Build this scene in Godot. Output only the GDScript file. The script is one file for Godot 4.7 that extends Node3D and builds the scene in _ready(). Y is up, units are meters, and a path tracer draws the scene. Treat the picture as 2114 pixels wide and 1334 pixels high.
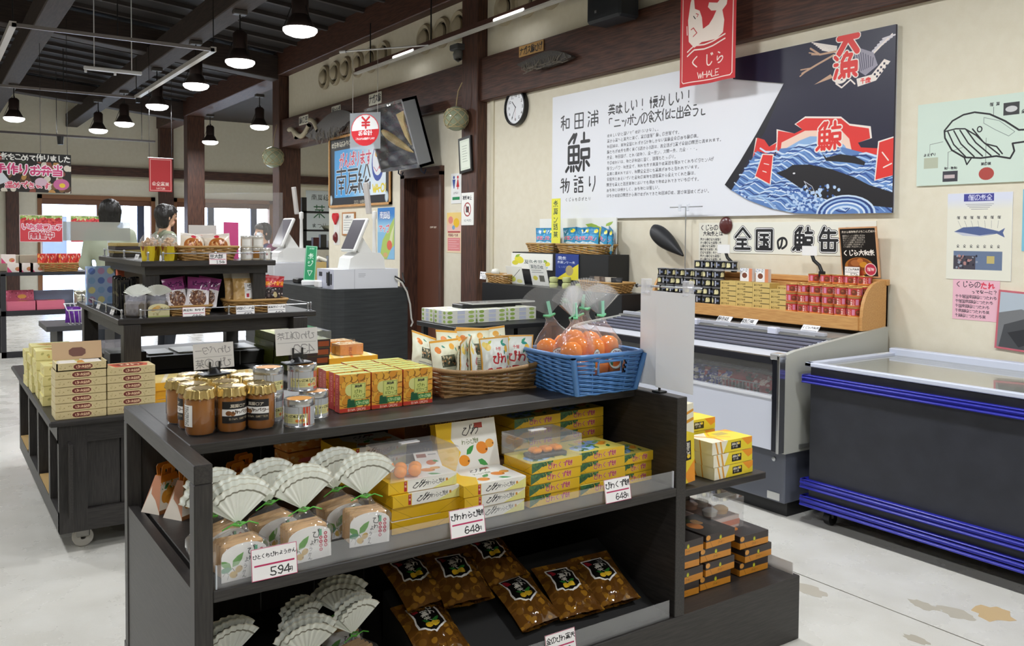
extends Node3D

# ---------------------------------------------------------------- mesh builder
class G:
	var v := PackedVector3Array()
	var n := PackedVector3Array()
	var uv := PackedVector2Array()
	var ix := PackedInt32Array()
	func q(a: Vector3, b: Vector3, c: Vector3, d: Vector3, r := Rect2(0, 0, 1, 1)) -> G:
		var m := (b - a).cross(d - a).normalized()
		if m.length() < 0.5:
			m = (c - b).cross(a - b).normalized()
		var k := v.size()
		v.append_array([a, b, c, d])
		n.append_array([m, m, m, m])
		uv.append_array([Vector2(r.position.x, r.end.y), r.end, Vector2(r.end.x, r.position.y), r.position])
		ix.append_array([k, k + 2, k + 1, k, k + 3, k + 2])
		return self
	func tri(a: Vector3, b: Vector3, c: Vector3, m := Vector3.ZERO) -> G:
		if m == Vector3.ZERO:
			m = (b - a).cross(c - a).normalized()
		var k := v.size()
		v.append_array([a, b, c])
		n.append_array([m, m, m])
		uv.append_array([Vector2(a.x, -a.y), Vector2(b.x, -b.y), Vector2(c.x, -c.y)])
		ix.append_array([k, k + 2, k + 1])
		return self
	# faces: f +z, b -z, l -x, r +x, t +y, d -y; r maps a face to its area of the picture, "" to the rest
	func box(lo: Vector3, hi: Vector3, r := {}) -> G:
		var o: Rect2 = r.get("", Rect2(0, 0, 1, 1))
		var p := func(i: int, j: int, k: int) -> Vector3: return Vector3(hi.x if i else lo.x, hi.y if j else lo.y, hi.z if k else lo.z)
		q(p.call(0, 0, 1), p.call(1, 0, 1), p.call(1, 1, 1), p.call(0, 1, 1), r.get("f", o))
		q(p.call(1, 0, 0), p.call(0, 0, 0), p.call(0, 1, 0), p.call(1, 1, 0), r.get("b", o))
		q(p.call(0, 0, 0), p.call(0, 0, 1), p.call(0, 1, 1), p.call(0, 1, 0), r.get("l", o))
		q(p.call(1, 0, 1), p.call(1, 0, 0), p.call(1, 1, 0), p.call(1, 1, 1), r.get("r", o))
		q(p.call(0, 1, 1), p.call(1, 1, 1), p.call(1, 1, 0), p.call(0, 1, 0), r.get("t", o))
		q(p.call(0, 0, 0), p.call(1, 0, 0), p.call(1, 0, 1), p.call(0, 0, 1), r.get("d", o))
		return self
	func bbox(lo: Vector3, hi: Vector3, e := 0.004) -> G:
		var c := (lo + hi) / 2.0
		var h := (hi - lo) / 2.0
		e = minf(e, minf(h.x, minf(h.y, h.z)) * 0.9)
		var P := func(s: Vector3, a: int) -> Vector3:
			var w := Vector3(h.x - e, h.y - e, h.z - e)
			w[a] = h[a]
			return c + s * w
		for a in 3:
			var b := (a + 1) % 3
			var d := (a + 2) % 3
			for s in [-1.0, 1.0]:
				var pts := []
				for k in [[-1, -1], [1, -1], [1, 1], [-1, 1]]:
					var w := Vector3()
					w[a] = s
					w[b] = k[0]
					w[d] = k[1]
					pts.append(P.call(w, a))
				if s > 0:
					q(pts[0], pts[1], pts[2], pts[3])
				else:
					q(pts[3], pts[2], pts[1], pts[0])
		for a in 3:
			var b := (a + 1) % 3
			var d := (a + 2) % 3
			for s in [-1.0, 1.0]:
				for t in [-1.0, 1.0]:
					var w := Vector3()
					w[b] = s
					w[d] = t
					w[a] = -1
					var w2 := w
					w2[a] = 1
					var m := Vector3()
					m[b] = s
					m[d] = t
					_face([P.call(w, b), P.call(w2, b), P.call(w2, d), P.call(w, d)], m)
		for x in [-1.0, 1.0]:
			for y in [-1.0, 1.0]:
				for z in [-1.0, 1.0]:
					var w := Vector3(x, y, z)
					_face([P.call(w, 0), P.call(w, 1), P.call(w, 2)], w)
		return self
	func _face(p: Array, out: Vector3) -> void:
		var m: Vector3 = (p[1] - p[0]).cross(p[2] - p[0])
		if m.dot(out) < 0:
			p.reverse()
		if p.size() == 4:
			q(p[0], p[1], p[2], p[3])
		else:
			tri(p[0], p[1], p[2])
	# smooth surface f(u, v), u and v from 0 to 1; normal = df/du x df/dv
	func grid(nu: int, nv: int, f: Callable, r := Rect2(0, 0, 1, 1), loop_u := false) -> G:
		var k := v.size()
		var P := []
		for j in nv + 1:
			for i in nu + 1:
				P.append(f.call(float(i) / nu, float(j) / nv))
		for j in nv + 1:
			for i in nu + 1:
				var i0 := maxi(i - 1, 0)
				var i1 := mini(i + 1, nu)
				if loop_u and (i == 0 or i == nu):
					i0 = nu - 1
					i1 = 1
				var du: Vector3 = P[j * (nu + 1) + i1] - P[j * (nu + 1) + i0]
				var dv: Vector3 = P[mini(j + 1, nv) * (nu + 1) + i] - P[maxi(j - 1, 0) * (nu + 1) + i]
				var m := du.cross(dv)
				v.append(P[j * (nu + 1) + i])
				n.append(m.normalized() if m.length() > 1e-12 else Vector3.UP)
				uv.append(Vector2(r.position.x + r.size.x * i / nu, r.end.y - r.size.y * j / nv))
		for j in nv:
			for i in nu:
				var a := k + j * (nu + 1) + i
				ix.append_array([a, a + nu + 2, a + 1, a, a + nu + 1, a + nu + 2])
		return self
	# profile: Vector2(radius, height) from the bottom up (outside) round the y axis
	func lathe(pr: Array, seg := 20, at := Vector3.ZERO, r := Rect2(0, 0, 1, 1), a0 := 0.0, a1 := TAU) -> G:
		var nn := []
		for i in pr.size() - 1:
			var d: Vector2 = pr[i + 1] - pr[i]
			nn.append(Vector2(d.y, -d.x).normalized())
		for i in pr.size() - 1:
			var na: Vector2 = nn[i]
			var nb: Vector2 = nn[i]
			if i > 0 and nn[i - 1].dot(nn[i]) > 0.55:
				na = (nn[i - 1] + nn[i]).normalized()
			if i < pr.size() - 2 and nn[i + 1].dot(nn[i]) > 0.55:
				nb = (nn[i + 1] + nn[i]).normalized()
			var k := v.size()
			for s in seg + 1:
				var a := a0 + (a1 - a0) * s / seg
				var c := Vector3(sin(a), 0, cos(a))
				for e in 2:
					var p: Vector2 = pr[i + e]
					var m := na if e == 0 else nb
					v.append(at + c * p.x + Vector3(0, p.y, 0))
					n.append(c * m.x + Vector3(0, m.y, 0))
					uv.append(Vector2(r.position.x + r.size.x * s / seg, r.end.y - r.size.y * (i + e) / (pr.size() - 1.0)))
			for s in seg:
				var a := k + s * 2
				ix.append_array([a, a + 1, a + 2, a + 2, a + 1, a + 3])
		return self
	func tube(pts: Array, rad: float, seg := 6, caps := true) -> G:
		var up := Vector3.UP
		var k0 := v.size()
		for i in pts.size():
			var d: Vector3 = (pts[mini(i + 1, pts.size() - 1)] - pts[maxi(i - 1, 0)]).normalized()
			if absf(d.dot(up)) > 0.95:
				up = Vector3.RIGHT if absf(d.x) < 0.9 else Vector3.BACK
			var s := d.cross(up).normalized()
			up = s.cross(d).normalized()
			for j in seg + 1:
				var a := TAU * j / seg
				var m := s * cos(a) + up * sin(a)
				v.append(pts[i] + m * rad)
				n.append(m)
				uv.append(Vector2(float(j) / seg, float(i)))
		for i in pts.size() - 1:
			for j in seg:
				var a := k0 + i * (seg + 1) + j
				ix.append_array([a, a + 1, a + seg + 1, a + 1, a + seg + 2, a + seg + 1])
		if caps:
			for e in [0, pts.size() - 1]:
				var d: Vector3 = (pts[0] - pts[1]).normalized() if e == 0 else (pts[e] - pts[e - 1]).normalized()
				var k := v.size()
				v.append(pts[e])
				n.append(d)
				uv.append(Vector2.ZERO)
				for j in seg + 1:
					v.append(v[k0 + e * (seg + 1) + j])
					n.append(d)
					uv.append(Vector2.ZERO)
				for j in seg:
					if e == 0:
						ix.append_array([k, k + 1 + j, k + 2 + j])
					else:
						ix.append_array([k, k + 2 + j, k + 1 + j])
		return self
	func rod(a: Vector3, b: Vector3, rad: float, seg := 8) -> G:
		return tube([a, b], rad, seg)
	# outline in x, y (counter-clockwise) pushed from z0 to z1
	func prism(poly: PackedVector2Array, z0: float, z1: float, uvs := Rect2()) -> G:
		var lo := Vector2(1e9, 1e9)
		var hi := -lo
		for p in poly:
			lo = lo.min(p)
			hi = hi.max(p)
		var t := Geometry2D.triangulate_polygon(poly)
		for side in 2:
			var k := v.size()
			for p in poly:
				v.append(Vector3(p.x, p.y, z1 if side else z0))
				n.append(Vector3(0, 0, 1 if side else -1))
				var w := (p - lo) / (hi - lo)
				uv.append(Vector2(uvs.position.x + uvs.size.x * w.x, uvs.end.y - uvs.size.y * w.y) if uvs.size.x > 0 else Vector2(w.x, 1 - w.y))
			for i in range(0, t.size(), 3):
				var a := poly[t[i]]
				var b := poly[t[i + 1]]
				var c := poly[t[i + 2]]
				var ccw := (b - a).cross(c - a) > 0
				if ccw == (side == 1):
					ix.append_array([k + t[i], k + t[i + 2], k + t[i + 1]])
				else:
					ix.append_array([k + t[i], k + t[i + 1], k + t[i + 2]])
		for i in poly.size():
			var a := poly[i]
			var b := poly[(i + 1) % poly.size()]
			q(Vector3(a.x, a.y, z1), Vector3(a.x, a.y, z0), Vector3(b.x, b.y, z0), Vector3(b.x, b.y, z1), Rect2(0.001, 0.001, 0.01, 0.01))
		return self
	func moved(t: Transform3D, from := 0) -> G:
		for i in range(from, v.size()):
			v[i] = t * v[i]
			n[i] = (t.basis * n[i]).normalized()
		return self
	func mesh() -> ArrayMesh:
		var a := []
		a.resize(Mesh.ARRAY_MAX)
		a[Mesh.ARRAY_VERTEX] = v
		a[Mesh.ARRAY_NORMAL] = n
		a[Mesh.ARRAY_TEX_UV] = uv
		a[Mesh.ARRAY_INDEX] = ix
		var m := ArrayMesh.new()
		m.add_surface_from_arrays(Mesh.PRIMITIVE_TRIANGLES, a)
		return m

func V(x: float, y: float, z: float) -> Vector3:
	return Vector3(x, y, z)

# box by its middle (x, z), its bottom y and its size
func bx(x: float, y: float, z: float, sx: float, sy: float, sz: float, e := 0.0) -> ArrayMesh:
	var g := G.new()
	if e > 0.0:
		g.bbox(V(x - sx / 2, y, z - sz / 2), V(x + sx / 2, y + sy, z + sz / 2), e)
	else:
		g.box(V(x - sx / 2, y, z - sz / 2), V(x + sx / 2, y + sy, z + sz / 2))
	return g.mesh()

func lohi(a: Vector3, b: Vector3, e := 0.0) -> ArrayMesh:
	return (G.new().bbox(a, b, e) if e > 0.0 else G.new().box(a, b)).mesh()

# ---------------------------------------------------------------- scene tree
var counts := {}
func numbered(called: String) -> String:
	var k: int = counts.get(called, 0)
	counts[called] = k + 1
	return called if k == 0 else "%s_%03d" % [called, k]

func thing(called: String, label: String, category: String, at := Vector3.ZERO, turn := 0.0, group := "") -> Node3D:
	var o := Node3D.new()
	o.name = numbered(called)
	add_child(o, true)
	o.position = at
	o.rotation.y = turn
	o.set_meta("label", label)
	o.set_meta("category", category)
	if group:
		o.set_meta("group", group)
	return o

func part(parent: Node3D, called: String, mesh: Mesh, m: Material, at := Vector3.ZERO, label := "") -> MeshInstance3D:
	var o := MeshInstance3D.new()
	o.name = called
	o.mesh = mesh
	o.material_override = null
	o.set_surface_override_material(0, m)
	o.position = at
	parent.add_child(o, true)
	if label:
		o.set_meta("label", label)
	return o

func solo(called: String, label: String, category: String, mesh: Mesh, m: Material, at := Vector3.ZERO, turn := 0.0, group := "") -> MeshInstance3D:
	var o := part(self, numbered(called), mesh, m, at)
	o.rotation.y = turn
	o.set_meta("label", label)
	o.set_meta("category", category)
	if group:
		o.set_meta("group", group)
	return o

func struct(called: String, mesh: Mesh = null, m: Material = null) -> Node3D:
	var o: Node3D
	if mesh:
		o = part(self, called, mesh, m)
	else:
		o = Node3D.new()
		o.name = called
		add_child(o, true)
	o.set_meta("kind", "structure")
	return o

func dup(src: Node3D, at: Vector3, turn := 0.0, label := "", group := "") -> Node3D:
	var base: String = src.get_meta("base") if src.has_meta("base") else String(src.name)
	var o: Node3D = src.duplicate()
	o.name = numbered(base)
	add_child(o, true)
	o.set_meta("base", base)
	o.position = at
	o.rotation = Vector3(0, turn, 0)
	if label:
		o.set_meta("label", label)
	if group:
		o.set_meta("group", group)
	return o

# places a thing built at the origin: the first time the thing itself, then copies
func put(src: Node3D, at: Vector3, turn := 0.0, label := "", group := "") -> Node3D:
	if not src.has_meta("placed"):
		src.set_meta("placed", 1)
		if not src.has_meta("base"):
			src.set_meta("base", String(src.name))
		src.position = at
		src.rotation = Vector3(0, turn, 0)
		if label:
			src.set_meta("label", label)
		if group:
			src.set_meta("group", group)
		return src
	return dup(src, at, turn, label, group)

# ---------------------------------------------------------------- materials
var cache := {}
func mat(c: Color, rough := 0.6, metal := 0.0, tex: Texture2D = null) -> StandardMaterial3D:
	var key := [c, rough, metal, tex]
	if cache.has(key):
		return cache[key]
	var m := StandardMaterial3D.new()
	m.albedo_color = c
	m.roughness = rough
	m.metallic = metal
	if tex:
		m.albedo_texture = tex
	cache[key] = m
	return m

func hexm(h: String, rough := 0.6, metal := 0.0) -> StandardMaterial3D:
	return mat(Color(h), rough, metal)

func clear(alpha := 0.08, c := Color(1, 1, 1), rough := 0.03) -> StandardMaterial3D:
	var key := ["clear", alpha, c, rough]
	if cache.has(key):
		return cache[key]
	var m := StandardMaterial3D.new()
	m.albedo_color = Color(c.r, c.g, c.b, alpha)
	m.transparency = BaseMaterial3D.TRANSPARENCY_ALPHA
	m.roughness = rough
	cache[key] = m
	return m

func noise_tex(lo: Color, hi: Color, freq: float, seed_: int, octaves := 4, size := 512, mid := -1.0, dither := 10) -> ImageTexture:
	var f := FastNoiseLite.new()
	f.noise_type = FastNoiseLite.TYPE_SIMPLEX_SMOOTH
	f.seed = seed_
	f.frequency = freq
	f.fractal_octaves = octaves
	var im := f.get_seamless_image(size, size)
	im.convert(Image.FORMAT_RGB8)
	var out := im.get_data()
	var lut := PackedByteArray()
	lut.resize(768)
	for i in 256:
		var t := i / 255.0
		if mid >= 0.0:
			t = smoothstep(mid - 0.18, mid + 0.18, t)
		var c := lo.lerp(hi, t)
		lut[i * 3] = int(c.r * 255)
		lut[i * 3 + 1] = int(c.g * 255)
		lut[i * 3 + 2] = int(c.b * 255)
	var rng := RandomNumberGenerator.new()
	rng.seed = seed_
	for i in range(0, out.size(), 3):
		var k := clampi(out[i] + rng.randi_range(-dither, dither), 0, 255) * 3
		out[i] = lut[k]
		out[i + 1] = lut[k + 1]
		out[i + 2] = lut[k + 2]
	return ImageTexture.create_from_image(Image.create_from_data(size, size, false, Image.FORMAT_RGB8, out))

func grained(tex: Texture2D, scale: Vector3, rough: float, relief := 0.0, world := true, tint := Color.WHITE) -> StandardMaterial3D:
	var m := StandardMaterial3D.new()
	m.albedo_color = tint
	m.albedo_texture = tex
	m.uv1_triplanar = true
	m.uv1_world_triplanar = world
	m.uv1_scale = scale
	m.roughness = rough
	if relief > 0.0:
		m.heightmap_enabled = true
		m.heightmap_scale = relief
		m.heightmap_texture = tex
	return m

func lamp_mat(c: Color, energy: float) -> StandardMaterial3D:
	var m := StandardMaterial3D.new()
	m.albedo_color = c
	m.emission_enabled = true
	m.emission = c
	m.emission_energy_multiplier = energy
	return m

func area(parent: Node3D, at: Vector3, size: Vector2, energy: float, c: Color, down := Vector3.DOWN) -> void:
	var l := AreaLight3D.new()
	l.name = "lamp_glow"
	l.area_size = size
	l.light_energy = energy
	l.light_color = c
	l.area_range = 40.0
	l.shadow_enabled = true
	parent.add_child(l, true)
	l.position = at
	if absf(down.y) > 0.9:
		l.rotation = V(-PI / 2 * signf(-down.y), 0, 0)
	else:
		l.look_at_from_position(l.global_position, l.global_position + down)

# ---------------------------------------------------------------- printing: pictures drawn with code, at twice the size and halved
const GLYPH := {
"あ": "13 83|42 45 57 69|73 65 48 29 17 16 35 65 85 87 69", "い": "11 12 15 27 38 46|71 83 86", "う": "31 61|24 54 74 85 77 59 39", "お": "13 63|42 48 29 17 26 56 86 88 69|71 83",
"え": "41 61|24 74 19|45 57 69 99", "か": "14 64 67 59 49|41 35 19|72 85", "き": "23 73|25 75|31 66|78 58 39 28 27", "く": "61 25 69", "け": "21 17 28|43 93|71 76 59", "こ": "22 62 73|17 28 58 88",
"さ": "24 84|41 66|77 47 27 18 29 69", "し": "31 37 49 69 87", "す": "13 93|61 66 57 47 45 55 65 67 59 49", "せ": "14 94|31 37 48 78|71 76", "そ": "21 71 24 84 46 47 69", "た": "13 63|41 19|54 84|48 59 89",
"ち": "13 73|31 17 45 75 87 79 49", "つ": "13 43 83 95 87 59", "て": "13 83 55 46 57 79", "と": "31 45|74 45 26 28 49 89", "な": "13 53|31 16|72 84|65 67 58 37 36 46 87", "に": "21 17 28|43 83|47 58 88",
"の": "52 47 29 16 13 41 71 93 96 78 59", "は": "21 17 28|43 93|71 77 58 47 56 76 98", "ひ": "13 43 25 28 59 79 85 71 94", "ふ": "41 62|43 56 68 59 39|15 08|84 97", "へ": "05 32 97", "ほ": "21 17 28|42 92|44 94|71 77 58 47 56 76 98",
"ま": "13 83|15 75|51 57 38 27 36 56 88", "み": "12 52 29 18 26 56 96|83 69", "む": "13 63|31 37 28 17 26 36 49 89 86|71 83", "め": "22 58|72 48 19 06 24 64 86 79", "も": "41 37 49 79 86|13 73|15 75",
"や": "15 33 73 85 76 56|51 63|31 59", "ゆ": "21 16 33 73 86 67 46|61 69 49", "よ": "53 83|51 57 38 27 36 56 88", "ら": "31 52|24 27 55 85 87 59 39", "り": "21 26 35|71 75 59", "る": "12 72 15 55 85 87 59 48 57",
"れ": "21 29|14 44 18|28 54 73 78 97", "ろ": "12 72 15 55 85 87 59 39", "わ": "21 29|14 44 18|28 44 74 86 79", "を": "13 83|51 25 45 56 58|95 57 48 59 89", "ん": "51 18 45 56 58 79 97", "っ": "35 55 76 78 59",
"ー": "15 95", "ッ": "24 35|44 55|84 69", "ン": "13 34|19 59 93", "ニ": "13 73|08 98", "ホ": "13 93|51 58 48|24 17|74 87", "ハ": "42 18|62 98", "タ": "41 15|32 92 79 39|45 76", "ナ": "13 93|51 45 19", "カ": "13 83 89 69|51 45 19",
"ス": "22 82 19|55 99", "ヒ": "21 27 38 98|83 25", "ケ": "31 15|23 93|63 58 39", "フ": "12 92 79 39", "ア": "12 92 64|53 48 29", "エ": "22 82|52 58|08 98", "ェ": "34 74|54 58|28 88", "ト": "41 49|45 87", "ロ": "22 28 88 82 22",
"シ": "12 33|04 25|19 59 93", "ク": "41 15|32 92 69 39", "リ": "21 26|71 75 39", "ラ": "31 71|14 94 69 39", "ル": "31 35 19|61 68 95", "イ": "71 15|54 59", "チ": "71 23|14 94|52 56 39", "ミ": "12 73|14 75|17 79", "マ": "12 92 55|44 68", "ピ": "21 27 38 98|83 25",
"和": "41 12|14 54|31 39|34 17|35 56|63 68 98 93 63", "田": "11 91 99 19 11|51 59|15 95", "浦": "01 22|04 14|09 16|33 93|61 69|39 35 95 98|37 97|81 92",
"鯨": "30 12|21 40 32|13 53 57 17 13|33 37|15 55|18 09|28 29|38 39|48 59|70 72|62 92|64 94 96 66 64|76 79|67 59|87 98", "物": "21 12|13 43|31 39|06 45|61 54|53 93 88 79|63 56|74 58",
"語": "10 20|02 42|14 34|15 35|17 37 39 19 17|51 91|71 64|53 83 84|54 94|56 96 99 59 56", "美": "31 42|71 62|12 92|24 84|51 55|15 95|07 97|57 19|57 99", "味": "13 18 38 33 13|53 83|44 94|61 69|66 49|66 99",
"懐": "11 19|03 05|24 25|43 93|51 91|44 94 95 45 44|64 65|84 85|66 49|57 59|67 99|96 78", "食": "50 13|50 93|52 53|34 64|36 66|34 38 48|64 66|38 59|66 99|57 86", "文": "50 52|12 92|32 99|72 19", "化": "30 14|23 29|61 68 98 96|93 65",
"出": "50 59|21 24 84 81|15 19 99 95", "会": "50 14|50 94|34 64|16 86|46 28 78|76 88", "計": "11 31|03 43|15 35|16 36|17 37 39 19 17|54 94|70 79", "南": "11 91|50 53|13 93 99|13 19|34 45|74 65|35 75|37 77|55 59",
"房": "11 91|23 83 85 25|22 26 09|56 57|37 97|57 29|58 88 79", "総": "20 03 23 05 35|15 19|06 08|26 38|60 44|70 94|64 56 85|48 49|57 59 89 87|78 77|96 98", "菜": "12 92|31 33|71 73|84 24|25 36|54 56|84 75|16 96|56 59|56 19|56 99",
"全": "50 14|50 94|25 75|27 77|19 99|55 59", "国": "11 91 99 19 11|33 73|35 75|38 78|53 58|66 77", "缶": "30 14|22 82|15 95|51 59|26 29 89 86", "詰": "11 31|03 43|15 35|16 36|17 37 39 19 17|52 92|71 74|54 94|56 96 99 59 56",
"大": "13 93|50 53 19|53 99", "煮": "22 72|40 44|04 94|81 24|34 36 76 74 34|08 09|38 39|58 59|88 99", "漁": "01 12|04 14|09 16|50 33|41 71 63|34 94 97 37 34|64 67|35 95|38 29|48 49|68 69|88 99",
"餅": "20 03|20 43|13 33 35 13|13 18 38|26 48|61 72|91 82|53 93|45 95|63 66 49|83 89", "寒": "50 51|12 11 91 92|24 84|26 86|07 97|43 47|63 67|47 19|57 99|48 59", "天": "22 82|14 94|52 54 19|54 99",
"金": "50 14|50 94|34 64|16 86|54 58|27 38|77 68|09 99", "円": "11 19|11 91 98 89|51 55|15 95", "手": "71 31|13 83|05 95|52 58 39", "作": "30 14|23 29|60 45|53 93|62 69|65 95|67 97", "弁": "41 13 73|62 84|06 96|35 29|65 69",
"当": "50 54|21 32|81 72|15 85 89 19|17 87", "温": "01 12|04 14|09 16|31 81 84 34 31|33 83|36 86 89|36 39|56 59|66 69|19 99", "開": "01 41 44 04|02 42|01 09|51 91 99|51 54 94|52 92|35 75|27 77|45 49|65 69",
"催": "20 04|13 19|30 32 92 90|60 62|43 34|44 49|64 69|45 95|47 97|49 99|44 84", "中": "12 92 96 16 12|50 59", "豆": "11 91|23 83 85 25 23|36 37|76 67|09 99", "太": "13 93|50 53 19|53 99|47 58", "郎": "20 21|11 41 44 14 11|12 42|14 19 38|36 49|61 69|61 91 74 96 78",
"禁": "13 43|31 35|33 15|33 45|53 93|71 75|73 55|73 95|26 76|17 87|57 59", "止": "50 59|55 85|23 29|09 99", "撮": "01 31|21 29 19|06 35|41 91 93 43 41|34 94|45 49|75 79|45 75|47 77|86 99", "影": "11 41 43 13 11|12 42|04 54|15 45 47 17|30 39|90 62|93 65|97 59",
"茶": "12 92|31 33|71 73|53 15|53 95|26 76|56 59|36 18|76 98", "紅": "20 03 23 05 35|15 19|06 08|26 38|51 91|71 78|48 98", "産": "50 51|12 92|31 42|71 62|13 93|14 19|34 24|44 94|36 86|28 98|64 68", "千": "71 21|14 94|51 59",
"0": "31 13 17 39 59 77 73 51 31", "1": "22 41 49|29 69", "2": "13 31 61 73 74 19 79", "3": "12 31 61 73 65 35|65 77 69 39 18", "4": "61 17 87|61 69", "5": "71 21 25 55 77 69 39 18", "6": "62 41 23 17 39 59 77 65 35 17", "7": "11 81 39", "8": "41 23 35 55 63 41|35 17 39 59 77 65", "9": "75 45 23 41 61 73 76 59 28",
"A": "19 51 99|36 76", "B": "21 29 69 87 65 25|65 73 61 21", "C": "92 61 31 13 17 39 69 98", "D": "21 29 59 87 83 51 21", "E": "91 21 29 99|25 75", "F": "91 21 29|25 75", "G": "92 61 31 13 17 39 69 97 95 65", "H": "21 29|81 89|25 85", "I": "51 59", "K": "21 29|81 25 89", "L": "21 29 89", "N": "29 21 89 81", "O": "31 13 17 39 69 97 93 61 31",
"P": "29 21 61 83 65 25", "R": "29 21 61 83 65 25|55 89", "S": "82 61 31 13 35 65 87 69 39 18", "T": "11 91|51 59", "W": "11 39 53 69 91", "Y": "11 54 91|54 59", "!": "51 56|59 59", "-": "25 75", "¥": "21 54 81|54 59|25 85|27 87", "?": "22 31 61 73 55 56|59 59", "&": "89 33 41 62 26 38 58 76", "「": "61 21 25", "」": "79 39 35", "、": "27 39", "。": "28 19 29 38", "・": "55 55", "(": "61 44 46 69", ")": "31 54 56 39", "。.": "29 29",
}
const VOICED := {"が": "か", "ぎ": "き", "ぐ": "く", "げ": "け", "じ": "し", "ず": "す", "だ": "た", "で": "て", "ど": "と", "ば": "は", "び": "ひ", "ぶ": "ふ", "ガ": "カ", "ゲ": "ケ", "ジ": "シ", "ド": "ト", "バ": "ハ", "ビ": "ヒ", "ピ": "ヒ", "グ": "ク", "ぼ": "ほ"}
const HALF := {"ぱ": "は", "ぴ": "ひ", "ぷ": "ふ", "ポ": "ホ", "プ": "フ", "パ": "ハ"}
const SPARE := "語美味菜全国缶詰煮寒金温開催豆物和計会房南"

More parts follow.
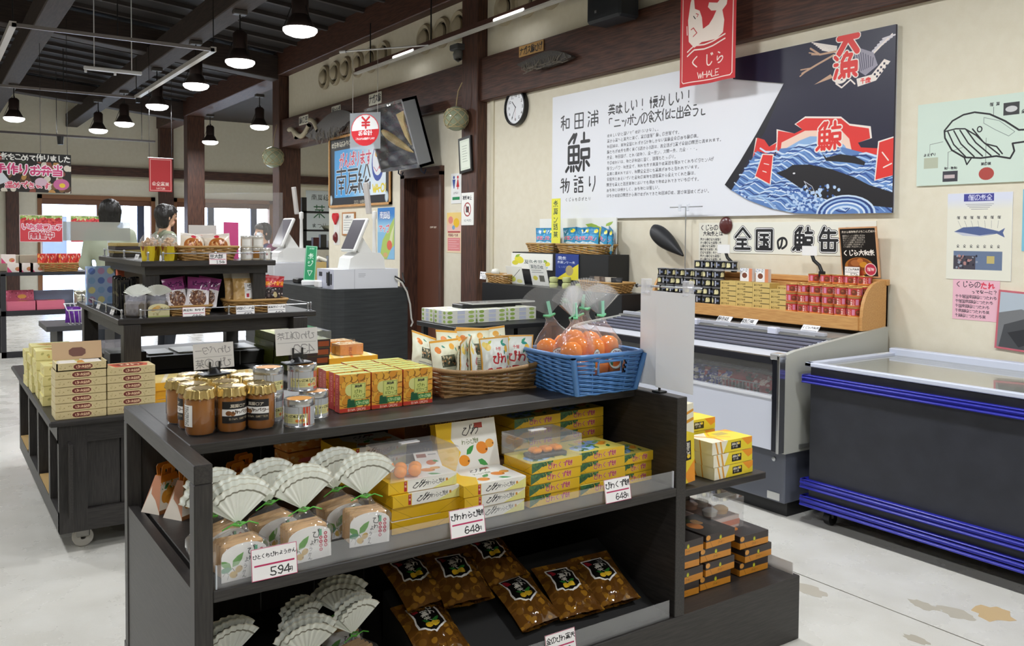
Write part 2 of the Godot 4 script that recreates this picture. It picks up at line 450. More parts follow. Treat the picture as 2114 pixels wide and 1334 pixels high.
class Cv:
	var im: Image
	var k := 2.0
	var S: Node
	var glyphs := {}
	func _init(s: Node, w: float, h: float, px: float, bg: Color) -> void:
		S = s
		k = px * 2.0
		im = Image.create(int(ceil(w * px)) * 2, int(ceil(h * px)) * 2, false, Image.FORMAT_RGBA8)
		im.fill(bg)
	func rect(x: float, y: float, w: float, h: float, c: Color) -> Cv:
		im.fill_rect(Rect2i(int(round(x * k)), int(round(y * k)), maxi(1, int(round(w * k))), maxi(1, int(round(h * k)))), c)
		return self
	func poly(p: PackedVector2Array, c: Color) -> Cv:
		var m := p.size()
		var y0 := 1e9
		var y1 := -1e9
		for a in p:
			y0 = minf(y0, a.y)
			y1 = maxf(y1, a.y)
		var ya := maxi(0, int(floor(y0 * k)))
		var yb := mini(im.get_height() - 1, int(ceil(y1 * k)))
		for y in range(ya, yb + 1):
			var yy := (y + 0.5) / k
			var xs := []
			for i in m:
				var a := p[i]
				var b := p[(i + 1) % m]
				if (a.y <= yy) != (b.y <= yy):
					xs.append(a.x + (yy - a.y) / (b.y - a.y) * (b.x - a.x))
			if xs.size() > 2:
				xs.sort()
			elif xs.size() == 2 and xs[0] > xs[1]:
				xs.reverse()
			for i in range(0, xs.size() - 1, 2):
				var xa := int(round(xs[i] * k))
				var xb := int(round(xs[i + 1] * k))
				if xb > xa:
					im.fill_rect(Rect2i(xa, y, xb - xa, 1), c)
		return self
	func P(a: Array, c: Color) -> Cv:
		var p := PackedVector2Array()
		for i in range(0, a.size(), 2):
			p.append(Vector2(a[i], a[i + 1]))
		return poly(p, c)
	func ell(cx: float, cy: float, rx: float, ry: float, c: Color, turn := 0.0) -> Cv:
		var p := PackedVector2Array()
		for i in 22:
			var a := TAU * i / 22
			p.append(Vector2(cx, cy) + Vector2(cos(a) * rx, sin(a) * ry).rotated(turn))
		return poly(p, c)
	func line(p: PackedVector2Array, w: float, c: Color) -> Cv:
		var big := w * k > 5.0
		for i in p.size() - 1:
			var d := p[i + 1] - p[i]
			var e := d.normalized() * w / 2 if d.length() > 1e-6 else Vector2(w / 2, 0)
			var s := Vector2(-e.y, e.x)
			var a := p[i] - (Vector2.ZERO if big else e * 0.6)
			var b := p[i + 1] + (Vector2.ZERO if big else e * 0.6)
			if d.length() < 1e-6:
				a -= e
				b += e
			poly(PackedVector2Array([a + s, b + s, b - s, a - s]), c)
		if big:
			for q in p:
				var o := PackedVector2Array()
				for i in 8:
					o.append(q + Vector2(w / 2, 0).rotated(TAU * i / 8 + 0.39))
				poly(o, c)
		return self
	func L(a: Array, w: float, c: Color) -> Cv:
		var p := PackedVector2Array()
		for i in range(0, a.size(), 2):
			p.append(Vector2(a[i], a[i + 1]))
		return line(p, w, c)
	func strokes(ch: String) -> Array:
		if glyphs.has(ch):
			return glyphs[ch]
		var src := ch
		var out := []
		if S.VOICED.has(ch):
			src = S.VOICED[ch]
			out.append(PackedVector2Array([Vector2(8.2, 0.2), Vector2(9, 1.4)]))
			out.append(PackedVector2Array([Vector2(7, 0.5), Vector2(7.8, 1.8)]))
		elif S.HALF.has(ch):
			src = S.HALF[ch]
			out.append(PackedVector2Array([Vector2(8, 0), Vector2(9, 0.7), Vector2(8.3, 1.6), Vector2(7.5, 0.8), Vector2(8, 0)]))
		if not S.GLYPH.has(src):
			src = S.SPARE[ch.unicode_at(0) % S.SPARE.length()]
		for s in String(S.GLYPH[src]).split("|"):
			var p := PackedVector2Array()
			for a in s.split(" "):
				p.append(Vector2(float(a[0]), float(a[1])))
			if p.size() > 2 and ch.unicode_at(0) < 0x4e00 and ch.unicode_at(0) > 0x100:
				var r := PackedVector2Array([p[0]])
				for i in p.size() - 1:
					var a := p[maxi(i - 1, 0)]
					var d := p[mini(i + 2, p.size() - 1)]
					for t in [0.33, 0.67, 1.0]:
						r.append(p[i].cubic_interpolate(p[i + 1], a, d, t))
				p = r
			out.append(p)
		glyphs[ch] = out
		return out
	# size: height of a character; weight: stroke width; way: step from one to the next
	func text(s: String, x: float, y: float, size: float, weight: float, c: Color, way := Vector2(1.06, 0), squeeze := 1.0, slant := 0.0) -> Cv:
		var at := Vector2(x, y)
		for ch in s:
			if ch != " ":
				for p in strokes(ch):
					var q := PackedVector2Array()
					for a in p:
						q.append(at + Vector2((a.x * squeeze + (9.0 - a.y) * slant) / 9.5, a.y / 9.5) * size)
					line(q, weight, c)
			var w := 0.72 if ch.unicode_at(0) < 0x100 and way.y == 0 else 1.0
			at += way * size * w * (squeeze if way.y == 0 else 1.0)
		return self
	func outlined(s: String, x: float, y: float, size: float, weight: float, c: Color, edge: float, ec: Color, way := Vector2(1.06, 0), squeeze := 1.0) -> Cv:
		text(s, x, y, size, weight + edge * 2, ec, way, squeeze)
		return text(s, x, y, size, weight, c, way, squeeze)
	# vertical ramp between colours (print, such as a poster's tinted ground)
	func ramp(x: float, y: float, w: float, h: float, a: Color, b: Color, across := false) -> Cv:
		var m := Image.create(2 if across else 1, 1 if across else 2, false, Image.FORMAT_RGBA8)
		m.set_pixel(0, 0, a)
		m.set_pixel(1 if across else 0, 0 if across else 1, b)
		m.resize(maxi(2, int(w * k)), maxi(2, int(h * k)), Image.INTERPOLATE_BILINEAR)
		im.blit_rect(m, Rect2i(Vector2i.ZERO, m.get_size()), Vector2i(int(x * k), int(y * k)))
		return self
	func specks(x: float, y: float, w: float, h: float, count: int, size: float, cols: Array, seed_: int) -> Cv:
		var r := RandomNumberGenerator.new()
		r.seed = seed_
		for i in count:
			var s := size * r.randf_range(0.5, 1.0)
			ell(x + r.randf() * w, y + r.randf() * h, s, s * r.randf_range(0.5, 1.0), cols[i % cols.size()], r.randf() * 3)
		return self
	func leaf(x: float, y: float, l: float, a: float, c: Color) -> Cv:
		var d := Vector2(l, 0).rotated(a)
		var s := Vector2(-d.y, d.x) * 0.22
		var o := Vector2(x, y)
		return poly(PackedVector2Array([o, o + d * 0.3 + s, o + d * 0.65 + s * 0.8, o + d, o + d * 0.65 - s * 0.8, o + d * 0.3 - s]), c)
	# a loquat with its calyx
	func loquat(x: float, y: float, r: float, a := 0.0, c := Color("f09a2c")) -> Cv:
		ell(x, y, r, r * 0.82, c, a)
		ell(x + r * 0.78 * cos(a), y + r * 0.78 * sin(a), r * 0.16, r * 0.16, Color("7a4a1a"))
		return self
	func tex() -> ImageTexture:
		im.shrink_x2()
		return ImageTexture.create_from_image(im)

func cv(w: float, h: float, px: float, bg := Color.WHITE) -> Cv:
	return Cv.new(self, w, h, px, bg)

func paper(t: Texture2D, rough := 0.55) -> StandardMaterial3D:
	return mat(Color.WHITE, rough, 0.0, t)

# a board facing -x, hung on the wall_right or standing: z along its width (left edge at the far end), picture on the front
func board_x(w: float, h: float, d: float, e := 0.0) -> ArrayMesh:
	var g := G.new()
	g.box(V(-d, 0, 0), V(0, h, w), {"": Rect2(0.002, 0.002, 0.004, 0.004), "l": Rect2(0, 0, 1, 1)})
	return g.mesh()

# a board facing +z
func board_z(w: float, h: float, d: float) -> ArrayMesh:
	return G.new().box(V(-w / 2, 0, -d), V(w / 2, h, 0), {"": Rect2(0.002, 0.002, 0.004, 0.004), "f": Rect2(0, 0, 1, 1)}).mesh()

# ---------------------------------------------------------------- the whole scene
var T := {}          # shared materials
const LAMP_LIGHT := 3.6
const LAMP_WHITE := Color(0.975, 0.985, 1.0)

func _ready() -> void:
	# camera
	var cam := Camera3D.new()
	cam.name = "camera"
	cam.projection = Camera3D.PROJECTION_FRUSTUM
	cam.near = 0.05
	cam.far = 200.0
	cam.size = 1334.0 / 1774.5 * 0.05
	cam.frustum_offset = Vector2(0, -(667.0 - 546.26) / 1774.5 * 0.05)
	cam.transform = Transform3D(Basis(Vector3.UP, -0.602123) * Basis(Vector3.RIGHT, -0.0333443) * Basis(Vector3.BACK, 0.0071668), V(0, 1.5, 0))
	add_child(cam)
	cam.current = true
	# daylight beyond the windows
	var env := Environment.new()
	env.background_mode = Environment.BG_SKY
	var sky := ProceduralSkyMaterial.new()
	sky.sky_top_color = Color(0.72, 0.82, 0.95)
	sky.sky_horizon_color = Color(0.92, 0.95, 1.0)
	sky.ground_bottom_color = Color(0.6, 0.6, 0.6)
	sky.ground_horizon_color = Color(0.85, 0.87, 0.9)
	sky.sky_energy_multiplier = 3.2
	sky.ground_energy_multiplier = 2.0
	env.sky = Sky.new()
	env.sky.sky_material = sky
	env.tonemap_mode = Environment.TONE_MAPPER_LINEAR
	env.tonemap_exposure = 1.0
	env.sdfgi_enabled = true
	env.ssao_enabled = true
	env.ssil_enabled = true
	var we := WorldEnvironment.new()
	we.name = "daylight"
	we.environment = env
	add_child(we)
	materials()
	setting()
	ceiling_lamps()
	wall_things()
	freezers()
	front_unit()
	front_goods()
	island()
	island_goods()
	steps_display()
	counter()
	far_things()
	people()

func materials() -> void:
	var wood := noise_tex(Color("2e1b15"), Color("67412f"), 0.02, 3, 5)
	T.wood_z = grained(wood, V(5, 5, 0.35), 0.55)
	T.wood_x = grained(wood, V(0.35, 5, 5), 0.55)
	T.wood_y = grained(wood, V(5, 0.35, 5), 0.55)
	var roof := noise_tex(Color("2a211e"), Color("43362f"), 0.02, 8, 4)
	T.roof_z = grained(roof, V(3, 3, 0.3), 0.7)
	T.roof_x = grained(roof, V(0.3, 3, 3), 0.7)
	var plaster := noise_tex(Color("e2dac4"), Color("e8e1cd"), 0.03, 5, 5, 512, -1.0, 40)
	T.plaster = grained(plaster, V(0.6, 0.6, 0.6), 0.85)
	var lam := noise_tex(Color("201e1d"), Color("3a3633"), 0.025, 11, 5)
	T.black_x = grained(lam, V(0.6, 9, 9), 0.42)
	T.black_z = grained(lam, V(9, 9, 0.6), 0.42)
	T.black_y = grained(lam, V(9, 0.6, 9), 0.42)
	T.pine = grained(noise_tex(Color("c08a50"), Color("d9a868"), 0.02, 17, 4), V(9, 9, 0.8), 0.5)
	T.straw = grained(noise_tex(Color("8f6a35"), Color("cfa566"), 0.06, 19, 3, 256), V(22, 22, 22), 0.7)
	T.wicker = grained(noise_tex(Color("6e5030"), Color("b8935c"), 0.06, 23, 3, 256), V(22, 22, 22), 0.65)
	T.steel = hexm("b9bcc0", 0.28, 0.9)
	T.white_plastic = hexm("e9e9ea", 0.35)
	T.black_plastic = hexm("161617", 0.4)
	T.white_card = hexm("f1f0ee", 0.6)
	T.cello = clear(0.06)
	T.acrylic = clear(0.07, Color(0.97, 0.98, 1.0))
	T.acrylic_edge = clear(0.45, Color(0.95, 0.97, 1.0), 0.1)

func roof_y(x: float) -> float:
	return 3.885 + 0.092 * (4.63 - x)

func setting() -> void:
	# floor: two pours of concrete with a cut joint between them along x = 3.21
	var conc := noise_tex(Color("cfccc2"), Color("dcdad2"), 0.01, 31, 6, 1024, -1.0, 30)
	var fm := grained(conc, V(0.3, 0.3, 0.3), 0.3)
	fm.roughness_texture = noise_tex(Color(0.45, 0.45, 0.45), Color(0.95, 0.95, 0.95), 0.02, 33, 4)
	fm.roughness = 0.42
	var fl := struct("floor")
	part(fl, "slab", lohi(V(-5.2, -0.2, -22), V(3.206, 0, 4.6)), fm)
	part(fl, "slab", lohi(V(3.214, -0.2, -22), V(10, 0, 4.6)), fm)
	part(fl, "joint_filler", lohi(V(3.206, -0.2, -22), V(3.214, -0.006, 4.6)), hexm("6f675a", 0.9))
	# a dried rust-coloured stain and a few scuffs, each a thin irregular film of matter
	var rng := RandomNumberGenerator.new()
	rng.seed = 5
	for a in [[3.52, -1.70, 0.085, "c9ae82"], [3.40, -1.78, 0.05, "b9b2a2"], [3.36, -1.9, 0.04, "b7b0a0"], [2.98, -1.62, 0.06, "bdb5a3"], [3.05, -1.75, 0.03, "b0a999"], [3.10, -2.25, 0.05, "bab3a4"]]:
		var g := G.new()
		var p := PackedVector2Array()
		for i in 18:
			p.append(Vector2.from_angle(TAU * i / 18) * a[2] * rng.randf_range(0.65, 1.1) * Vector2(1.0, 1.7 if a[2] < 0.08 else 0.9))
		g.prism(p, 0, 0.0006)
		g.moved(Transform3D(Basis(Vector3.RIGHT, -PI / 2), V(a[0], 0, a[1])))
		part(fl, "floor_stain", g.mesh(), hexm(a[3], 0.5))
	# right wall, with the door gap, up to the open passage
	var wr := struct("wall_right")
	for s in [[4.6, -8.2, 0.0], [-8.2, -9.12, 2.2], [-9.12, -11.36, 0.0]]:
		part(wr, "plaster", lohi(V(4.7, s[2], s[1]), V(4.9, 4.4, s[0])), T.plaster)
	part(wr, "plaster", lohi(V(4.72, 3.25, -13.0), V(4.88, 4.4, -11.36)), T.plaster)
	part(wr, "plate_beam", lohi(V(4.57, 3.95, -21.4), V(4.93, 4.32, 4.6), 0.01), T.wood_z)
	part(wr, "wall_beam", lohi(V(4.62, 2.84, -13.3), V(4.9, 3.27, 4.6), 0.008), T.wood_z)
	for z in [-7.45, -13.2, -18.75]:
		part(wr, "post", lohi(V(4.58, 0, z - 0.15), V(4.93, 3.95, z + 0.15), 0.008), T.wood_y)
	part(wr, "post", lohi(V(4.6, 0, -21.4), V(4.9, 3.95, -21.16), 0.008), T.wood_y)
	part(wr, "cover_strip", lohi(V(4.685, 0, -7.22), V(4.7, 2.84, -7.16)), hexm("d8d0b8", 0.6))
	# door
	var d := struct("door_1")
	part(d, "jamb", lohi(V(4.66, 0, -9.12), V(4.9, 2.2, -9.02)), T.wood_y)
	part(d, "jamb", lohi(V(4.66, 0, -8.2), V(4.9, 2.2, -8.15)), T.wood_y)
	part(d, "door_head", lohi(V(4.66, 2.16, -9.12), V(4.9, 2.26, -8.15)), T.wood_z)
	part(d, "door_leaf", lohi(V(4.84, 0, -9.02), V(4.88, 2.16, -8.2)), hexm("5b3423", 0.45))
	var so := cv(10, 1.2, 40, Color("5b3423"))
	so.text("STAFF ONLY", 0.2, 0.15, 0.95, 0.17, Color("e8dccb"))
	part(d, "lettering", board_x(0.2, 0.026, 0.001), paper(so.tex()), V(4.84, 1.58, -8.72))
	# far wall with two window openings
	var wf := struct("wall_far")
	var z := -21.4
	for s in [[-5.2, 2.1, 0.0, 4.9], [2.1, 4.53, 2.34, 4.9], [4.53, 4.93, 0.0, 4.9], [4.93, 7.34, 2.34, 4.9], [7.34, 10.0, 0.0, 4.9]]:
		part(wf, "plaster", lohi(V(s[0], s[2], z - 0.2), V(s[1], s[3], z)), T.plaster)
	part(wf, "wall_beam", lohi(V(-5.2, 2.8, z), V(10, 3.0, z + 0.08), 0.006), T.wood_x)
	part(wf, "ledge", lohi(V(-5.2, 2.72, z), V(10, 2.76, z + 0.05)), hexm("cfc6a8", 0.7))
	for s in [[2.1, 4.53], [4.93, 7.34]]:
		var w := struct("window_1" if s[0] < 3 else "window_2")
		var fr := hexm("8a5a34", 0.5)
		part(w, "frame", lohi(V(s[0], 0, z - 0.12), V(s[0] + 0.09, 2.34, z + 0.03)), fr)
		part(w, "frame", lohi(V(s[1] - 0.09, 0, z - 0.12), V(s[1], 2.34, z + 0.03)), fr)
		part(w, "frame", lohi(V(s[0], 2.25, z - 0.12), V(s[1], 2.34, z + 0.03)), fr)
		part(w, "top_rail", lohi(V(s[0] + 0.09, 2.13, z - 0.1), V(s[1] - 0.09, 2.25, z - 0.03)), hexm("6b4228", 0.5))
		for x in ([3.29, 4.15] if s[0] < 3 else [5.75, 6.8]):
			part(w, "stile", lohi(V(x, 0, z - 0.1), V(x + 0.15, 2.13, z - 0.03)), hexm("6b4228", 0.5) if x < 4 else hexm("3a4258", 0.5))
		part(w, "pane", lohi(V(s[0] + 0.09, 0, z - 0.08), V(s[1] - 0.09, 2.13, z - 0.074)), clear(0.05))
	# the other walls, behind the camera and out of frame, close the room
	struct("wall_left", lohi(V(-5.4, 0, -21.6), V(-5.2, 5.2, 4.6)), T.plaster)
	struct("wall_behind", lohi(V(-5.4, 0, 4.6), V(4.9, 5.2, 4.8)), T.plaster)
	struct("wall_annex", lohi(V(4.9, 0, -11.4), V(10, 4.4, -11.2)), T.plaster)
	struct("wall_annex_side", lohi(V(10, 0, -21.6), V(10.2, 4.4, -11.2)), T.plaster)
	# roof: sloping boards, rafters, long beams and battens
	var ce := struct("ceiling")
	var sl := G.new()
	sl.box(V(-5.6, 0, -21.8), V(4.95, 0.15, 4.9))
	for i in sl.v.size():
		sl.v[i].y += roof_y(sl.v[i].x) + 0.42
	part(ce, "roof_board", sl.mesh(), hexm("1d1716", 0.8))
	part(ce, "annex_ceiling", lohi(V(4.93, 4.25, -21.8), V(10.2, 4.4, -11.2)), T.roof_x)
	for zz in [-19.0, -13.2, -7.45, -1.7]:
		var b := G.new()
		b.bbox(V(-5.4, 0, zz - 0.13), V(4.9, 0.36, zz + 0.13), 0.01)
		for i in b.v.size():
			b.v[i].y += roof_y(b.v[i].x)
		part(ce, "rafter_beam", b.mesh(), T.roof_x)
	for x in [2.79, 1.2, -0.6, -2.6]:
		part(ce, "long_beam", lohi(V(x - 0.12, 3.85, -21.4), V(x + 0.12, 4.14, 4.6), 0.01), T.roof_z)
	for k in 44:
		var zz := -21.0 + k * 0.58
		var b := G.new()
		b.box(V(-5.4, 0, zz), V(4.7, 0.05, zz + 0.06))
		for i in b.v.size():
			b.v[i].y += roof_y(b.v[i].x) + 0.37
		part(ce, "batten", b.mesh(), hexm("3b3431", 0.7))
	# outside: ground and a pale shed with upright siding beyond the left window
	struct("ground_outside", lohi(V(-10, -0.4, -60), V(30, -0.25, -21.6)), hexm("b9b9b4", 0.9))
	var hs := thing("outbuilding", "pale building with upright metal siding outside the left window", "building", V(2.6, -0.25, -27))
	for k in 30:
		part(hs, "siding_panel", bx(-1.6 + k * 0.13, 0, 0, 0.12, 4.2, 0.1, 0.012), hexm("c9cfe0", 0.6))
	part(hs, "window", bx(0.0, 0.8, 0.1, 1.5, 1.4, 0.06), hexm("5d6480", 0.4))
	part(hs, "window_frame", bx(0.0, 2.2, 0.12, 1.7, 0.1, 0.08), hexm("dfe4f2", 0.5))
	part(hs, "window_frame", bx(0.8, 0.7, 0.12, 0.1, 1.5, 0.08), hexm("dfe4f2", 0.5))

# ---------------------------------------------------------------- lamps and tracks
func ceiling_lamps() -> void:
	var lp := thing("pendant_lamp", "", "lamp")
	part(lp, "canopy_plate", bx(0, 0.5, 0, 0.14, 0.05, 0.1, 0.008), hexm("4a4542", 0.5))
	part(lp, "cord", G.new().rod(V(0, 0.3, 0), V(0, 0.52, 0), 0.008).mesh(), T.black_plastic)
	part(lp, "housing", G.new().lathe([Vector2(0.0, 0.12), Vector2(0.075, 0.12), Vector2(0.075, 0.30), Vector2(0.05, 0.33), Vector2(0, 0.33)], 20).mesh(), hexm("2a1d1a", 0.5))
	part(lp, "shade", G.new().lathe([Vector2(0.135, 0.018), Vector2(0.135, 0.03), Vector2(0.07, 0.15), Vector2(0.06, 0.15), Vector2(0.12, 0.03), Vector2(0.12, 0.018)], 24).mesh(), hexm("241b19", 0.45))
	part(lp, "led_disc", G.new().lathe([Vector2(0, -0.05), Vector2(0.08, -0.045), Vector2(0.13, -0.025), Vector2(0.15, 0.0), Vector2(0.15, 0.018), Vector2(0, 0.018)], 24).mesh(), lamp_mat(Color(1, 0.99, 0.97), 7.0))
	for k in 3:
		var a := TAU * k / 3 + 0.4
		part(lp, "wire", G.new().rod(V(sin(a) * 0.148, 0.01, cos(a) * 0.148), V(sin(a) * 0.02, 0.36, cos(a) * 0.02), 0.004, 5).mesh(), T.black_plastic)
	area(lp, V(0, -0.056, 0), Vector2(0.24, 0.24), LAMP_LIGHT, LAMP_WHITE)
	var row := [-7.4, -9.14, -10.9, -13.0, -15.4, -5.65, -3.9, -2.15, -0.4, 1.4]
	for z in row:
		put(lp, V(2.79, 3.3, z), 0.0, "round white LED pendant lamp hanging under the long beam beside the board wall", "pendant lamps under the long beam")
	for q in [[4.72, -14.4], [4.72, -17.4]]:
		put(lp, V(q[0], 3.3, q[1]), 0.0, "round white LED pendant lamp hanging over the open passage beyond the wall post", "pendant lamps over the passage")
	for q in [[2.6, -16.7], [1.24, -15.8]]:
		put(lp, V(q[0], 3.3, q[1]), 0.0, "round white LED pendant lamp hanging near the far window wall", "pendant lamps near the far wall")
	for q in [[-0.6, -12.5], [-0.6, -9.5], [-0.6, -6.5], [-0.6, -3.5], [-0.6, -0.5], [-0.6, 2.0], [-2.6, -14.0], [-2.6, -6.0]]:
		put(lp, V(q[0], 3.3, q[1]), 0.0, "round white LED pendant lamp over the shop aisle left of the islands", "pendant lamps over the aisle")
	# annex: a flat lamp in a black housing
	var fl := thing("flat_lamp", "flat white LED lamp in a black bracket seen through the passage", "lamp", V(6.9, 3.45, -17.4))
	part(fl, "bracket", bx(0, 0.03, 0, 0.3, 0.12, 0.12, 0.01), T.black_plastic)
	part(fl, "hanger", G.new().rod(V(0, 0.1, 0), V(0, 0.8, 0), 0.01, 6).mesh(), T.black_plastic)
	part(fl, "led_panel", bx(0, 0, 0, 0.42, 0.035, 0.2, 0.012), lamp_mat(Color(1, 1, 1), 7.0))
	area(fl, V(0, -0.01, 0), Vector2(0.4, 0.2), LAMP_LIGHT, LAMP_WHITE)
	# square of lighting track under the roof
	var tr := thing("lighting_track", "square of slim grey lighting track hung under the dark roof", "track", V(0, 3.5, 0))
	var tm := hexm("8d8784", 0.4, 0.3)
	part(tr, "rail", lohi(V(0.75, 0, -9.72), V(2.68, 0.035, -9.69)), tm)
	part(tr, "rail", lohi(V(0.75, 0, -13.81), V(2.68, 0.035, -13.78)), tm)
	part(tr, "rail", lohi(V(0.73, 0, -13.81), V(0.79, 0.05, -9.69)), hexm("c9c5c0", 0.4))
	part(tr, "rail", lohi(V(2.64, 0, -13.81), V(2.70, 0.05, -9.69)), hexm("c9c5c0", 0.4))
	for q in [[0.76, -9.7], [2.67, -9.7], [0.76, -13.8], [2.67, -13.8], [1.7, -9.7], [1.7, -13.8]]:
		part(tr, "hanger", G.new().rod(V(q[0], 0.03, q[1]), V(q[0], 0.62, q[1]), 0.006, 5).mesh(), T.black_plastic)
	part(tr, "connector", bx(2.67, -0.07, -13.7, 0.05, 0.08, 0.08), T.black_plastic)
	var sb := thing("light_bar", "short white light bar on two rods below the track square", "light bar", V(1.86, 3.36, -10.9))
	part(sb, "bar", lohi(V(-0.31, 0, -0.02), V(0.31, 0.045, 0.02), 0.008), T.white_plastic)
	for s in [-0.2, 0.2]:
		part(sb, "rod", G.new().rod(V(s, 0.04, 0), V(s, 1.16, 0), 0.006, 5).mesh(), T.white_plastic)
	for s in [-0.29, 0.02]:
		part(sb, "socket", bx(s, -0.03, 0, 0.025, 0.03, 0.025), T.white_plastic)
	# rails over the far part
	var r2 := thing("ceiling_rail", "long slim dark rail hung across the shop before the far wall", "rail", V(0, 2.95, -14.6))
	part(r2, "rail", lohi(V(-1.5, 0, -0.02), V(3.1, 0.03, 0.02)), hexm("4a4240", 0.5))
	for x in [0.3, 1.7, 2.9]:
		part(r2, "hanger", G.new().rod(V(x, 0.02, 0), V(x, 1.0, 0), 0.005, 5).mesh(), T.black_plastic)
	part(r2, "spot_head", G.new().lathe([Vector2(0, -0.12), Vector2(0.04, -0.12), Vector2(0.05, 0.0), Vector2(0, 0)], 12, V(1.75, 0, 0)).mesh(), T.black_plastic)
	# rail along the board wall with lit tubes
	var wt := thing("wall_track", "long white and brown lighting track running along the board wall", "track", V(4.5, 3.5, 0))
	part(wt, "rail", lohi(V(-0.025, 0.02, -10.0), V(0.025, 0.07, 3.0)), hexm("4a2b22", 0.5))
	part(wt, "strip", lohi(V(-0.03, 0, -10.02), V(0.03, 0.02, 3.0)), hexm("dcdad4", 0.4))
	for z in [-8.7, -6.6, -4.0, -1.6]:
		part(wt, "led_tube", lohi(V(-0.035, 0.012, z - 0.25), V(0.0, 0.045, z + 0.25), 0.01), lamp_mat(Color(1, 1, 0.98), 4.0))
		area(wt, V(-0.02, -0.006, z), Vector2(0.04, 0.5), 0.06, LAMP_WHITE)
	for z in [-9.6, -8.1, -5.0, -2.0]:
		part(wt, "hanger", G.new().rod(V(0, 0.06, z), V(0, 0.55, z), 0.008, 6).mesh(), T.black_plastic)
	var rd := thing("cross_rod", "thin white rod reaching out sideways from the wall track", "rod", V(0, 3.52, 0))
	part(rd, "rod", G.new().rod(V(3.864, 0.0, -8.96), V(4.47, 0.0, -8.1), 0.009, 6).mesh(), T.white_plastic)
	part(rd, "end_cap", G.new().rod(V(3.845, 0, -8.987), V(3.89, 0, -8.92), 0.016, 8).mesh(), T.white_plastic)

# ---------------------------------------------------------------- things on and at the right wall
const INK := Color("1b1b1e")

func story_panel() -> void:
	var c := cv(329, 109, 5.6, Color("ebedf3"))
	c.text("和田浦", 11.5, 17, 14.5, 1.25, INK, Vector2(1.45, 0), 0.92)
	c.text("鯨", 20.5, 36, 33, 2.9, INK)
	c.text("物語り", 12.5, 72, 14.5, 1.25, INK, Vector2(1.4, 0), 0.92)
	c.text("くじらものがたり", 20, 90.5, 3, 0.35, Color("555555"), Vector2(1.5, 0))
	c.text("美味しい! 懐かしい!", 76, 15, 9.6, 0.95, INK, Vector2(1.1, 0), 0.86)
	c.text("「ニッポンの食文化に出会う」", 76, 26.5, 9.0, 0.9, INK, Vector2(1.0, 0), 0.86)
	var lines := ["勇ましい魚と書いて「勇魚(いさな)」。", "海から海へと雄大に泳ぐ、海の王者「鯨」の古名です。", "和田浦は、日本全国にわずか5か所しかない捕鯨基地のある鯨の街。", "鯨たちが黒潮を熱く泳ぐ6月から8月は、街全体が1年で一番の活気に包まれます。", "刺身、竜田揚げ、たれ(干物)、ベーコン、ステーキ、カツ・・・。", "その味わいは、見た目以上に深く、栄養もたっぷり。", "高タンパク・低脂肪で、疲れを癒す鉄分や免疫力を高めてくれるビタミンAが", "豊富に含まれており、生活習慣病にも効果があると言われています。", "食糧難にあえいでいた戦後の日本を栄養面から支えてくれた鯨は、", "時代を越えた現代日本においても改めて見直されてきているのです。", "ある人には懐かしく、ある人には新しい。", "はるか江戸の時代から受け継がれてきた和田浦の味、ぜひご賞味ください。"]
	for i in lines.size():
		c.text(lines[i], 75, 39.5 + i * 4.5, 2.9, 0.3, Color("5b5b60"), Vector2(1.16, 0))
	var t := thing("story_panel", "wide white wall panel telling the whale story in black Japanese writing", "panel", V(4.7, 1.65, -6.18))
	part(t, "board", lohi(V(-0.022, 0, 0), V(-0.0, 1.09, 3.29)), hexm("d9dde6", 0.5))
	part(t, "print_sheet", board_x(3.29, 1.09, 0.002), paper(c.tex(), 0.4), V(-0.022, 0, 0))

